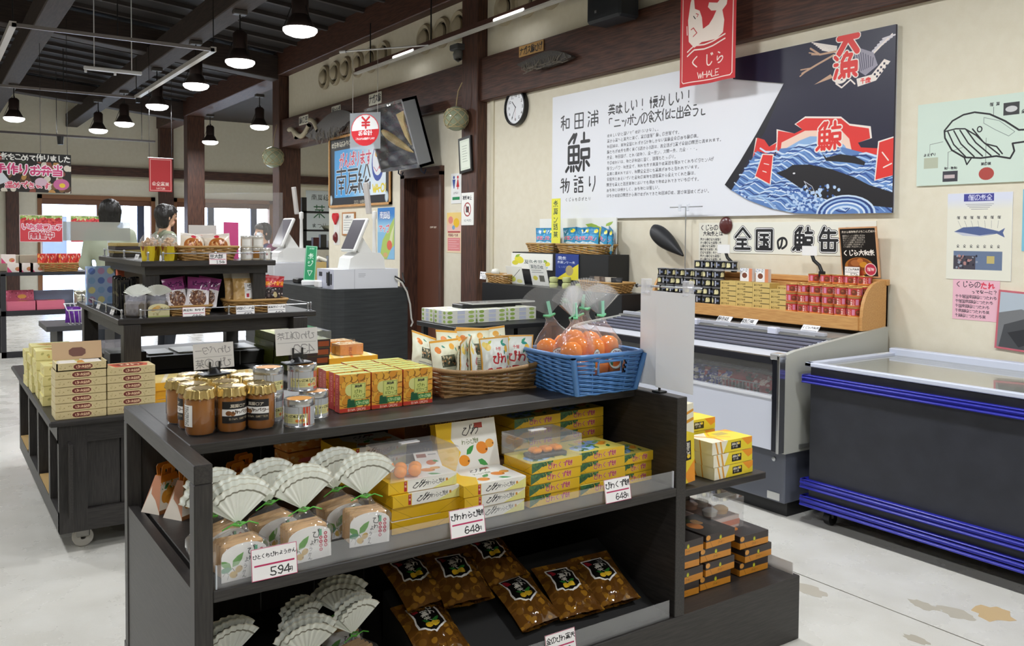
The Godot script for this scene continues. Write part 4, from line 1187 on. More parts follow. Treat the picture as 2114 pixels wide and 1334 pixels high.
	# blackboard with the blue cheering banner
	c = cv(190, 96, 6, Color("18181a"))
	c.text("直売所&おみやげ", 8, 7, 8, 1.0, Color("d8d2bd"), Vector2(1.05, 0)).text("2023 NAMBO", 82, 88, 4.6, 0.6, Color("c9c4b0"))
	for s in [6, 178]:
		c.ell(s, 86, 5, 7, Color("9fb3bd")).ell(s, 86, 3.4, 5.2, Color("c9d6da"))
	c.ramp(18, 19, 158, 64, Color("4aa2e0"), Color("e6f2fb"), true)
	c.outlined("がんばります!!", 34, 24, 20, 2.0, Color("d6455f"), 0.9, Color("f4e8ee"), Vector2(0.98, 0), 0.85)
	c.outlined("南房総", 22, 44, 36, 3.0, INK, 0.8, Color("eaf2fb"), Vector2(1.04, 0))
	c.ell(153, 44, 17, 22, Color("3450a8")).ell(153, 41, 14.5, 18, Color("f2f4f8")).ell(150, 32, 4, 4, Color("e2a52e")).L([142, 48, 150, 54, 160, 46, 166, 36], 1.0, Color("d0567a")).rect(157, 46, 5, 5, Color("d24a4a"))
	c.text("WA-O!", 138, 69, 11, 2.2, Color("ecd62a"), Vector2(1.0, 0))
	var bb := thing("notice_board", "wood-framed blackboard with a blue cheering banner in bold characters", "board", V(4.7, 1.87, -11.3))
	part(bb, "board", board_x(1.90, 0.96, 0.02), paper(c.tex(), 0.5))
	for q in [[0.0, 0.03, 0.0, 1.9], [0.93, 0.96, 0.0, 1.9]]:
		part(bb, "frame_rail", lohi(V(-0.035, q[0], q[2]), V(0.0, q[1], q[3])), T.pine)
	for q in [[0.0, 0.03], [1.87, 1.9]]:
		part(bb, "frame_rail", lohi(V(-0.035, 0, q[0]), V(0.0, 0.96, q[1])), T.pine)
	c = cv(46, 63, 5, Color("8fc4e6"))
	c.ramp(0, 0, 46, 30, Color("3f86cf"), Color("a8d4ee")).P([46, 12, 30, 26, 14, 40, 6, 63, 26, 63, 38, 50, 46, 46], Color("b7cf6a")).P([46, 20, 36, 32, 30, 46, 40, 44], Color("dfe3b0")).ell(33, 46, 7, 6, Color("e26a52")).ell(22, 58, 6, 3, Color("e0b478"))
	c.outlined("南房総", 6, 5, 9, 1.2, Color("f2f5fa"), 0.6, Color("3556a0")).outlined("マップ", 4, 21, 9, 1.2, Color("e05068"), 0.6, Color("f6eef0"))
	solo("map_poster", "blue and green area map poster beside the brown door", "poster", board_x(0.46, 0.63, 0.004), paper(c.tex(), 0.35), V(4.7, 1.205, -9.8))
	c = cv(42, 30, 5, Color("b9814c"))
	c.rect(3, 2, 36, 26, Color("efeee6")).text("お知らせ", 12, 4, 4, 0.5, INK)
	for j in 5:
		c.rect(6, 10 + j * 3.2, 28 - (j % 3) * 5, 0.6, Color("8a8a88"))
	solo("framed_notice", "small white notice in a light wood frame under the blackboard", "frame", board_x(0.42, 0.31, 0.015), paper(c.tex()), V(4.7, 1.49, -10.88))
	var ht := thing("heart_card", "narrow white hanging card with a red heart under the blackboard", "ornament", V(4.7, 1.36, -11.18))
	part(ht, "card", lohi(V(-0.006, 0, 0), V(0, 0.43, 0.2)), hexm("e6e4de", 0.6))
	var hp := PackedVector2Array()
	for i in 24:
		var a := TAU * i / 24
		hp.append(Vector2(16 * pow(sin(a), 3), 13 * cos(a) - 5 * cos(2 * a) - 2 * cos(3 * a) - cos(4 * a)) * 0.0055)
	hp.reverse()
	part(ht, "heart", G.new().prism(hp, 0, 0.03).moved(Transform3D(Basis(Vector3.UP, -PI / 2), V(-0.01, 0.37, 0.1))).mesh(), hexm("d3232f", 0.2))
	part(ht, "dark_charm", G.new().lathe([Vector2(0, -0.08), Vector2(0.04, -0.03), Vector2(0.04, 0.03), Vector2(0, 0.08)], 12, V(-0.02, 0.1, 0.1)).mesh(), hexm("6b1f22", 0.3))
	# round cashier sign on strings from the cross rod
	c = cv(38, 40, 10, Color(0.8, 0.82, 0.84, 0.35))
	var rd := Color("e0313a")
	c.ell(19, 19, 17.5, 17.5, rd).ell(19, 19, 16.6, 16.6, Color("fbfafa"))
	var seg := PackedVector2Array()
	for i in 17:
		var a := lerpf(-0.05, PI - 0.05, i / 16.0)
		seg.append(Vector2(19 + cos(a) * 16.7, 19 + sin(a) * 16.7))
	c.poly(seg, rd)
	c.text("¥", 12.5, 3.5, 14, 2.1, rd).text("お会計", 10.5, 19.3, 5.6, 0.9, Color("fbfafa")).text("こちらからおねがいします", 7, 27, 2.6, 0.4, Color("fbfafa"), Vector2(0.95, 0), 0.8)
	var ym := StandardMaterial3D.new()
	ym.albedo_texture = c.tex()
	ym.transparency = BaseMaterial3D.TRANSPARENCY_ALPHA
	ym.roughness = 0.3
	var ys := thing("cashier_sign", "round red and white yen sign on clear plastic hung by strings", "sign", V(4.03, 2.44, -8.73), -0.956)
	part(ys, "plastic_sheet", board_z(0.38, 0.40, 0.003), ym)
	for s in [-0.155, 0.155]:
		part(ys, "string", G.new().rod(V(s, 0.39, -0.001), V(s, 1.085, -0.001), 0.003, 4).mesh(), hexm("cfcac0", 0.6))

# ---------------------------------------------------------------- shared shapes for goods
# carton: faces mapped to [x, y, w, h] of a picture cw x ch
func carton(w: float, h: float, d: float, cw: float, ch: float, regs: Dictionary) -> ArrayMesh:
	var r := {}
	for k in regs:
		var a: Array = regs[k]
		r[k] = Rect2(a[0] / cw, a[1] / ch, a[2] / cw, a[3] / ch)
	var foot := minf(0.0022, h * 0.06)
	return G.new().box(V(-w / 2, foot, -d / 2), V(w / 2, h, d / 2), r).box(V(-w / 2 + 0.004, 0, -d / 2 + 0.004), V(w / 2 - 0.004, foot, d / 2 - 0.004), {"": r.get("", Rect2(0, 0, 1, 1))}).mesh()

# soft bag standing on its lower edge, front half of the picture on the left
func bag_mesh(w: float, h: float, d: float, seed_: int, curl := 0.0, nu := 14, nv := 16, seal := 0.1) -> ArrayMesh:
	var f := FastNoiseLite.new()
	f.seed = seed_
	f.frequency = 2.2
	var g := G.new()
	for s in [1.0, -1.0]:
		g.grid(nu, nv, func(u: float, v: float) -> Vector3:
			var uu := u if s > 0 else 1.0 - u
			var vv := clampf(v / (1.0 - seal), 0.0, 1.0)
			var bulge := pow(sin(PI * clampf(uu, 0.0, 1.0)), 0.6) * pow(maxf(0.0, 1.0 - pow(absf(vv * 1.9 - 0.9), 3.0) * 0.98), 0.8)
			var wr := f.get_noise_3d(uu * 4.0, v * 5.0, s * 3.0) * d * 0.22 * (0.3 + bulge)
			var pinch := 1.0 - 0.07 * sin(PI * v)
			var bend := curl * pow(maxf(0.0, v - 0.4), 2.0) * h
			return V((uu - 0.5) * w * pinch, v * h, s * (d / 2 * bulge + 0.0012) + wr * (1.0 if bulge > 0.05 else 0.15) + bend), Rect2(0.0 if s > 0 else 0.5, 0, 0.5, 1))
	return g.mesh()

func rr(t: float, w: float, d: float, r: float) -> Vector3:
	# point on a rounded rectangle, t from 0 to 1, starting at the middle of the front, going +x
	var a := TAU * t
	var p := Vector2(sin(a), cos(a))
	var k := 7.0
	var m := pow(pow(absf(p.x), k) + pow(absf(p.y), k), -1.0 / k)
	return V(p.x * m * w / 2, 0, p.y * m * d / 2)

# woven basket: rows of strands that weave in and out round upright stakes
func basket(parent: Node3D, bw: float, bd: float, tw: float, td: float, h: float, rows: int, stakes: int, rad: float, m: Material, dip := 0.0, rim := 0.008, hole := false) -> void:
	var g := G.new()
	var N := stakes * 3
	for j in rows:
		var v := (j + 0.5) / rows
		var p := []
		for i in N + 1:
			var t := float(i) / N
			var q := rr(t, lerpf(bw, tw, v), lerpf(bd, td, v), 0.02)
			var o := V(q.x / tw, 0, q.z / td).normalized() * rad * 0.8 * sin(t * stakes * PI + j * PI)
			q += o
			q.y = v * (h + dip * pow(absf(q.x) / (tw / 2), 2.0)) + rad * 0.4 * cos(t * stakes * PI + j * PI)
			var cut: bool = hole and q.z > 0 and absf(q.x) < tw * 0.2 and v > 0.5 and v < 0.86
			if cut:
				if p.size() > 1:
					g.tube(p, rad, 5)
				p = []
			else:
				p.append(q)
		if p.size() > 1:
			g.tube(p, rad, 5, false)
	part(parent, "weave", g.mesh(), m)
	var k := G.new()
	for i in stakes:
		var t := (i + 0.5) / stakes
		var a := rr(t, bw, bd, 0.02)
		var b := rr(t, tw, td, 0.02)
		if hole and b.z > 0 and absf(b.x) < tw * 0.2:
			continue
		k.rod(a, b + V(0, h + dip * pow(absf(b.x) / (tw / 2), 2.0), 0), rad * 0.8, 5)
	part(parent, "stakes", k.mesh(), m).set_meta("kind", "stuff")
	var rp := []
	for i in 49:
		var q := rr(i / 48.0, tw + rad, td + rad, 0.02)
		q.y = h + dip * pow(absf(q.x) / (tw / 2), 2.0)
		rp.append(q)
	part(parent, "rim", G.new().tube(rp, rim, 7, false).mesh(), m)
	part(parent, "bottom", lohi(V(-bw / 2, 0.0, -bd / 2), V(bw / 2, 0.006, bd / 2)), m)

const PRICES := [["びわわらび餅", "648"], ["びわくず餅", "648"], ["ひとくちびわようかん", "594"], ["金のびわ寒天", "540"], ["鯨缶詰", "756"], ["須の子", "864"], ["くじら大和煮", "972"], ["くじら大和煮", "572"], ["落花生 塩ゆで", "486"], ["素煎ピーナツ", "432"], ["甘納豆ピーナツ", "442"], ["びわゼリー", "350"], ["豆太郎", "194"], ["びわドロップ", "380"], ["レモンケーキ", "216"], ["菜の花", "300"]]
var price_atlas: StandardMaterial3D
func price_card(at: Vector3, turn: float, w: float, h: float, yen: String, label: String, tilt := -0.35, which := -1, group := "") -> Node3D:
	if price_atlas == null:
		var c := cv(48, 32, 24, Color("f3f1f0"))
		for i in 16:
			var x := (i % 4) * 12.0
			var y := (i / 4) * 8.0
			var s: String = PRICES[i][0]
			var pink := Color("b8285a") if i < 4 or i in [8, 12] else Color("8f8f96")
			c.L([x + 0.12, y + 0.12, x + 11.88, y + 0.12, x + 11.88, y + 7.88, x + 0.12, y + 7.88, x + 0.12, y + 0.12], 0.2, pink)
			var size := minf(3.0, 11.3 / s.length())
			c.text(s, x + 0.4, y + 0.7 + (3.0 - size) * 0.4, size, size * 0.125, INK, Vector2(1.0, 0), minf(1.0, 11.3 / (s.length() * size)))
			c.rect(x + 0.8, y + 4.1, 10.4, 0.42, pink)
			c.text(PRICES[i][1], x + 4.6, y + 5.0, 2.3, 0.28, INK)
			c.text("円", x + 9.4, y + 5.9, 1.2, 0.16, INK)
		price_atlas = paper(c.tex(), 0.4)
	if which < 0:
		for i in 16:
			if PRICES[i][1] == yen:
				which = i
	var r := Rect2((which % 4) / 4.0 + 0.002, (which / 4) / 4.0 + 0.003, 0.246, 0.244)
	var t := thing("price_card", label, "price card", at, turn, group)
	var m := G.new().box(V(-w / 2, 0, -0.002), V(w / 2, h, 0), {"": Rect2(r.position + Vector2(0.01, 0.19), Vector2(0.002, 0.002)), "f": r}).mesh()
	part(t, "card", m, price_atlas).rotation.x = tilt
	return t

# ---------------------------------------------------------------- freezers, can shelf
func freezers() -> void:
	# chest freezer
	var dark := hexm("2b2d35", 0.5)
	var blue := hexm("2428a0", 0.35)
	var fz := thing("chest_freezer", "long dark chest freezer with blue bumper rails and a glass top", "freezer", V(3.8, 0, -2.82))
	var L := 2.2
	part(fz, "body_panel", lohi(V(0.02, 0.1, 0.02), V(0.8, 0.83, L), 0.006), grained(noise_tex(Color("26282f"), Color("30323a"), 0.02, 61, 4, 256), V(8, 1.2, 1.2), 0.5))
	part(fz, "under_tray", lohi(V(0.1, 0.07, 0.05), V(0.75, 0.1, L - 0.05)), T.black_plastic)
	for q in [[0.744, 0.787], [0.190, 0.238], [0.097, 0.15]]:
		var g := G.new()
		var n := 4
		for k in n:
			var y0: float = lerpf(q[0], q[1], float(k) / n)
			var y1: float = lerpf(q[0], q[1], (k + 0.82) / n)
			g.bbox(V(-0.012 + (0.004 if k % 2 else 0.0), y0, -0.012), V(0.02, y1, L), 0.003)
		g.bbox(V(-0.008, q[0], -0.006), V(0.02, q[1], L), 0.003)
		g.bbox(V(-0.008, q[0], -0.012), V(0.8, q[1], 0.02), 0.003)
		part(fz, "bumper_rail", g.mesh(), blue)
	var rim := hexm("ccd2e2", 0.35)
	part(fz, "rim_front", lohi(V(0, 0.83, 0), V(0.035, 0.852, L), 0.004), rim)
	part(fz, "rim_side", lohi(V(0, 0.83, 0), V(0.82, 0.852, 0.04), 0.004), rim)
	part(fz, "rim_back", lohi(V(0.76, 0.83, 0), V(0.82, 0.875, L), 0.006), rim)
	part(fz, "track", lohi(V(0.035, 0.80, 0.04), V(0.76, 0.832, 0.07)), hexm("9a9c98", 0.4))
	part(fz, "well", lohi(V(0.04, 0.55, 0.05), V(0.76, 0.56, L)), hexm("cfcdc2", 0.6))
	part(fz, "liner", lohi(V(0.745, 0.56, 0.05), V(0.76, 0.83, L)), hexm("d8d6cc", 0.6))
	part(fz, "liner", lohi(V(0.04, 0.56, 0.05), V(0.76, 0.83, 0.06)), hexm("d8d6cc", 0.6))
	part(fz, "liner", lohi(V(0.035, 0.56, 0.05), V(0.05, 0.83, L)), hexm("d8d6cc", 0.6))
	part(fz, "glass_lid", lohi(V(0.04, 0.832, 0.05), V(0.76, 0.838, 1.15)), clear(0.22, Color(0.86, 0.86, 0.80)))
	part(fz, "glass_lid", lohi(V(0.04, 0.842, 1.1), V(0.76, 0.848, L)), clear(0.22, Color(0.86, 0.86, 0.80)))
	part(fz, "lid_handle", lohi(V(0.3, 0.838, 0.95), V(0.74, 0.852, 0.99), 0.004), hexm("e6e8ec", 0.4))
	part(fz, "rating_plate", lohi(V(0.62, 0.8321, 0.012), V(0.73, 0.8528, 0.03)), hexm("e3e3e0", 0.5))
	for q in [[0.1, 0.1], [0.7, 0.1], [0.1, 1.8]]:
		var w := part(fz, "caster", G.new().lathe([Vector2(0.012, -0.018), Vector2(0.036, -0.018), Vector2(0.038, 0.0), Vector2(0.036, 0.018), Vector2(0.012, 0.018)], 16).moved(Transform3D(Basis(Vector3.RIGHT, PI / 2), V(0, 0.038, 0))).mesh(), hexm("18181a", 0.4), V(q[0], 0, q[1]))
		part(w, "fork", lohi(V(-0.02, 0.04, -0.03), V(0.02, 0.085, 0.03), 0.006), hexm("2a2a2c", 0.4, 0.4))
	# refrigerated show case
	var cs := thing("show_case", "grey refrigerated show case with a window strip and sloping top", "show case", V(3.7, 0, -2.88))
	var D := 1.79
	var grey := hexm("b6b7ae", 0.45)
	var side := PackedVector2Array([Vector2(0.0, 0.40), Vector2(0.03, 0.36), Vector2(0.95, 0.36), Vector2(0.95, 0.985), Vector2(0.78, 0.97), Vector2(0.10, 0.90), Vector2(0.03, 0.885), Vector2(0.0, 0.86)])
	part(cs, "side_panel", G.new().prism(side, -0.03, 0.0).mesh(), grey)
	part(cs, "side_panel", G.new().prism(side, -D, -D + 0.03).mesh(), grey)
	part(cs, "side_slot", lohi(V(0.14, 0.375, -0.001), V(0.6, 0.40, 0.004), 0.002), hexm("6d6e6a", 0.5))
	part(cs, "corner_post", lohi(V(-0.03, 0.37, -0.05), V(0.012, 0.88, 0.0), 0.008), hexm("24262e", 0.2, 0.3))
	part(cs, "chrome_strip", lohi(V(-0.034, 0.37, -0.012), V(0.016, 0.885, 0.006), 0.003), hexm("b9bbbd", 0.15, 0.9))
	part(cs, "corner_cap", lohi(V(-0.034, 0.86, -0.06), V(0.03, 0.895, 0.004), 0.006), hexm("d8dadb", 0.2, 0.6))
	part(cs, "front_panel", lohi(V(-0.02, 0.38, -D), V(0.02, 0.66, -0.05)), hexm("ccd0dc", 0.4))
	part(cs, "window_rail", lohi(V(-0.025, 0.835, -D), V(0.02, 0.872, -0.05)), hexm("23252c", 0.3))
	part(cs, "window_rail", lohi(V(-0.025, 0.652, -D), V(0.02, 0.666, -0.05)), hexm("d9dbe0", 0.3))
	part(cs, "inner_rail", lohi(V(0.05, 0.775, -D), V(0.065, 0.785, -0.05)), hexm("2b2d33", 0.3))
	part(cs, "window_pane", lohi(V(-0.012, 0.666, -D), V(-0.008, 0.835, -0.05)), clear(0.06))
	part(cs, "shelf_floor", lohi(V(0.02, 0.56, -D + 0.03), V(0.92, 0.58, -0.03)), hexm("d8d9dc", 0.5))
	part(cs, "back_wall", lohi(V(0.9, 0.36, -D + 0.03), V(0.94, 0.97, -0.03)), hexm("c9cac8", 0.5))
	part(cs, "base", lohi(V(0.07, 0.08, -D + 0.04), V(0.93, 0.36, -0.03), 0.006), hexm("5b5f6a", 0.5))
	part(cs, "kick_board", lohi(V(0.12, 0.0, -D + 0.06), V(0.93, 0.08, -0.05)), hexm("1d1e20", 0.6))
	part(cs, "base_screw", G.new().lathe([Vector2(0, -0.006), Vector2(0.012, -0.004), Vector2(0.013, 0)], 10).moved(Transform3D(Basis(Vector3.BACK, -PI / 2), V(0.068, 0.31, -0.10))).mesh(), T.steel)
	part(cs, "rating_plate", lohi(V(0.066, 0.09, -0.14), V(0.07, 0.13, -0.06)), hexm("c9c9c6", 0.5))
	# sloping top with louvres
	var slope := func(x: float) -> float: return 0.872 + 0.13 * x
	var tp := G.new()
	tp.q(V(0.012, slope.call(0.0), 0 - 0.03), V(0.5, slope.call(0.5), -0.03), V(0.5, slope.call(0.5), -D), V(0.012, slope.call(0.0), -D))
	part(cs, "top_cover", tp.mesh(), hexm("cdd0d8", 0.35))
	part(cs, "top_deck", lohi(V(0.45, 0.93, -D), V(0.93, 0.945, -0.03)), hexm("8b8a86", 0.4))
	for k in 9:
		var x := 0.12 + k * 0.038
		part(cs, "louvre", lohi(V(x, slope.call(x), -D + 0.05), V(x + 0.022, slope.call(x) + 0.008, -0.06)), hexm("77798a", 0.4) if k % 2 else hexm("3d3f4a", 0.4))
	part(cs, "label_rail", lohi(V(0.46, 0.945, -D + 0.03), V(0.49, 0.968, -0.08), 0.004), hexm("c3c6cf", 0.3, 0.3))
	for z in [-0.42, -1.05]:
		part(cs, "rail_clip", lohi(V(0.43, 0.925, z - 0.035), V(0.475, 0.972, z + 0.035), 0.006), hexm("dcdfee", 0.4))
	# frozen goods behind the window
	var cols := [["2f3a94", "8d97d8"], ["a12a32", "e0c9c4"]]
	for k in 2:
		var c := cv(20, 12, 20, Color(cols[k][0]))
		c.specks(0, 0, 20, 12, 60, 0.9, [Color(cols[k][1]), Color("1c1c24"), Color("e8e4e0"), Color("3c4034")], 71 + k)
		if k == 1:
			c.P([3, 12, 8, 4, 10, 12], Color("3a4038")).text("鯨", 1, 2, 3, 0.4, Color("f2e6d6"))
		else:
			c.text("くじら", 1, 3, 2.4, 0.3, Color("e6e8f4"))
		var b: MeshInstance3D = solo("frozen_pack", "", "frozen food", bag_mesh(0.24, 0.16, 0.05, 80 + k, 0.0, 10, 10), paper(c.tex(), 0.2))
		for j in 4:
			var z := -3.08 - j * 0.12 - (0.4 if k == 0 else 0.0)
			var o := put(b, V(3.80 + (j % 2) * 0.05, 0.585, z), -PI / 2 + 0.2 * (j - 1), "shiny blue frozen food pack behind the show case window" if k == 0 else "red and black frozen food pack behind the show case window", "blue frozen packs" if k == 0 else "red frozen packs")
			o.rotation.x = -0.5
	var wb := thing("wire_rack", "low wire rack divider inside the show case window", "rack", V(3.76, 0.582, -3.42))
	for k in 14:
		part(wb, "wire", G.new().rod(V(0, 0, k * 0.025), V(0, 0.12, k * 0.025), 0.003, 5).mesh(), T.steel)
	for y in [0.005, 0.12]:
		part(wb, "wire", G.new().rod(V(0, y, 0), V(0, y, 0.34), 0.004, 5).mesh(), T.steel)
	# pine can shelf on the deck
	var sh := thing("can_shelf", "pine counter shelf with curved ends on the show case", "shelf", V(4.42, 0.97, -2.90))
	var SL := 1.72
	var sp := PackedVector2Array([Vector2(0, 0), Vector2(0.25, 0), Vector2(0.25, 0.285), Vector2(0.17, 0.285)])
	for i in 9:
		var a := PI / 2 * (1.0 - i / 8.0)
		sp.append(Vector2(0.17 - 0.165 * cos(a), 0.08 + 0.2 * sin(a)))
	sp.append(Vector2(0, 0.08))
	part(sh, "end_board", G.new().prism(sp, -0.02, 0.0).mesh(), T.pine)
	part(sh, "end_board", G.new().prism(sp, -SL, -SL + 0.02).mesh(), T.pine)
	part(sh, "front_lip", lohi(V(-0.012, 0.0, -SL), V(0.008, 0.078, -0.02), 0.003), T.pine)
	part(sh, "bottom_board", lohi(V(0.0, 0.045, -SL + 0.02), V(0.25, 0.070, -0.02)), T.pine)
	part(sh, "back_board", lohi(V(0.235, 0.0, -SL), V(0.25, 0.29, 0.0)), T.pine)
	part(sh, "top_rail", lohi(V(0.225, 0.255, -SL), V(0.255, 0.29, 0.01), 0.003), T.pine)
	for k in 2:
		part(sh, "step_board", lohi(V(0.086 + k * 0.075, 0.07, -SL + 0.02), V(0.235, 0.19 + k * 0.058, -0.02)), T.pine)
	# cans
	var kinds := []
	for k in 2:
		var c := cv(27, 5.2, 16, Color("c33a38") if k == 0 else Color("17171a"))
		for j in 3:
			var x := 1.0 + j * 9
			if k == 0:
				c.ell(x + 3.6, 2.6, 1.8, 1.7, Color("7c3f2c")).ell(x + 3.2, 2.2, 0.8, 0.6, Color("a85c3c")).rect(x - 0.4, 0.7, 1.8, 3.4, Color("d98aa8")).text("大和煮", x + 5.4, 0.7, 1.2, 0.22, Color("f3dcd4"), Vector2(0, 1.05)).text("くじら", x + 6.8, 0.8, 1.2, 0.2, Color("f3c9c4"), Vector2(0, 1.05))
			else:
				c.outlined("鯨", x + 0.5, 1.0, 3.0, 0.55, Color("e8dfae"), 0.2, Color("5a5a2c")).rect(x + 5, 0.6, 0.8, 3.8, Color("c9cbd8")).text("須", x + 6.2, 1.6, 1.5, 0.24, Color("8e9cc0"))
		if k == 0:
			c.rect(0, 4.4, 27, 0.4, Color("e3a13c"))
		var t := thing("whale_can", "", "can")
		part(t, "label_band", G.new().lathe([Vector2(0.0408, 0.004), Vector2(0.0408, 0.054)], 20).mesh(), paper(c.tex(), 0.35))
		part(t, "can_body", G.new().lathe([Vector2(0.036, 0.002), Vector2(0.042, 0.0), Vector2(0.042, 0.004), Vector2(0.0402, 0.005), Vector2(0.0402, 0.053), Vector2(0.042, 0.054), Vector2(0.042, 0.058), Vector2(0.039, 0.058), Vector2(0.038, 0.054), Vector2(0, 0.054)], 20).mesh(), hexm("d8b06a" if k == 0 else "9a9ba0", 0.3, 0.7))
		kinds.append(t)
	var rng := RandomNumberGenerator.new()
	rng.seed = 3
	var base := 1.0405
	var lab := ["red and gold whale meat can in the stack on the pine shelf", "black and silver whale meat can in the stack on the pine shelf"]
	var grp := ["red whale cans", "black whale cans"]
	for i in 6:
		for j in 3:
			put(kinds[0], V(4.465, base + j * 0.0585, -3.41 + i * 0.0865), rng.randf() * TAU, lab[0], grp[0])
	for i in 6:
		put(kinds[0], V(4.545, 0.97 + 0.1905, -3.40 + i * 0.0865), rng.randf() * TAU, lab[0], grp[0])
	for i in 5:
		put(kinds[0], V(4.615, 0.97 + 0.2485, -3.36 + i * 0.0865), rng.randf() * TAU, lab[0], grp[0])
	for i in 7:
		for j in 4:
			put(kinds[1], V(4.465, base + j * 0.0585, -4.545 + i * 0.088), rng.randf() * TAU, lab[1], grp[1])
	solo("can_tray", "clear plastic tray under the top row of black cans", "tray", lohi(V(0, 0, 0), V(0.14, 0.004, 0.5), 0.0015), T.acrylic_edge, V(4.48, base + 0.2345, -4.34))
	for i in 4:
		put(kinds[1], V(4.545, base + 0.239, -4.26 + i * 0.095), rng.randf() * TAU, lab[1], grp[1])
	# flat yellow cartons and two picture packs
	var c := cv(13, 10, 16, Color("c9ac62"))
	c.rect(0, 0, 13, 2.4, Color("d5b96f")).text("鯨の大和煮", 1.2, 0.6, 1.0, 0.14, Color("6a5628"), Vector2(1.3, 0)).rect(6, 2.1, 7, 0.35, Color("4a3c1e"))
	var fc: MeshInstance3D = solo("flat_carton", "", "box", G.new().box(V(-0.05, 0, -0.0675), V(0.05, 0.0335, 0.0675), {"": Rect2(0, 0.3, 1, 0.6), "l": Rect2(0, 0, 1, 0.24)}).mesh(), paper(c.tex()))
	for i in 4:
		for j in (5 if i < 3 else 4):
			put(fc, V(4.49, base + j * 0.034, -3.91 + i * 0.137), 0.0, "flat yellow canned whale carton in the stack between the cans", "flat yellow cartons")
	put(fc, V(4.56, 1.1605, -3.50), 0.0, "flat yellow carton lying behind the carton stack on the step")
	c = cv(9, 8, 18, Color("e6e6ea"))
	c.rect(6.6, 0, 2.4, 8, Color("d88a62")).ell(3.4, 4.2, 2.6, 2.4, Color("f3f3f3")).ell(3.4, 4.4, 1.9, 1.7, Color("7a4634")).specks(0, 0, 6, 2, 16, 0.3, [Color("4a6aa0"), Color("8aa36a")], 5)
	for i in 2:
		solo("picture_pack", "small white and orange food pack on top of the yellow cartons", "box", board_x(0.10, 0.085, 0.03), paper(c.tex()), V(4.53, base + 0.1705, -3.86 + i * 0.13), 0.0, "picture packs on the cartons")
	# price tags and clip arms
	for q in [[-3.72, "756", "below the black cans"], [-3.52, "864", "below the yellow cartons"], [-3.08, "972", "below the red cans"]]:
		price_card(V(4.16, 0.945, q[0]), -PI / 2, 0.115, 0.075, q[1], "white price card on the show case rail " + q[2], -0.75)
	for q in [[-4.0, 0.0], [-3.30, 0.0]]:
		var ca := thing("clip_arm", "black jointed clip arm holding a small card above the cans", "clip", V(4.6, 1.26, q[0]), 0.0, "black clip arms above the cans")
		part(ca, "clamp", bx(0, 0, 0, 0.03, 0.035, 0.035, 0.004), T.black_plastic)
		part(ca, "arm", G.new().tube([V(0, 0.03, 0), V(0, 0.07, -0.02), V(0, 0.10, -0.06), V(0, 0.135, -0.075)], 0.011, 6).mesh(), T.black_plastic)
		part(ca, "card", lohi(V(-0.012, 0.13, -0.14), V(-0.01, 0.19, -0.03)), T.white_card)
	# standing poster of stewed whale
	c = cv(25, 31, 14, Color("d8a276"))
	c.rect(0.8, 0.8, 23.4, 29.4, Color("1a1615")).text("昔から日本人がよろこんだ味わい", 2, 2, 1.5, 0.2, Color("e8ddcc"))
	for j in 6:
		c.text("鯨肉をじっくり甘辛く煮込みました".substr(j, 13), 2.4, 4.6 + j * 1.35, 1.1, 0.13, Color("cfc6b8"))
	c.text("くじら大和煮", 2, 14, 3.4, 0.6, Color("f6efe6"), Vector2(1.02, 0))
	c.ell(12, 24, 9.5, 5.5, Color("b3702e")).ell(12, 23, 7.5, 4.2, Color("8a4a22")).ell(10, 22, 3.5, 2, Color("b06a3a")).ell(15, 23, 2.6, 1.8, Color("d2902e")).ell(13, 20.5, 2, 1.4, Color("c87a3a"))
	c.rect(10.4, 26.5, 4.5, 3.6, Color("b44a2e")).ell(19.5, 26, 3.9, 3.9, Color("f3d6d4")).ell(19.5, 26, 3.4, 3.4, Color("c23450")).text("名物", 17.3, 24.8, 2.2, 0.3, Color("f6dada"))
	var sg := solo("food_poster", "framed dark poster of stewed whale standing behind the red cans", "poster", board_x(0.25, 0.305, 0.012), paper(c.tex(), 0.35), V(4.66, 1.262, -3.19))
	sg.rotation = V(-0.03, 0, 0.12)
	price_card(V(4.628, 1.268, -3.11), -PI / 2, 0.10, 0.06, "572", "white price card 572 yen on the stewed whale poster", 0.0)

# ---------------------------------------------------------------- the black display unit in the foreground
const TOP := 0.972
const MID := 0.674
const LOW := 0.24

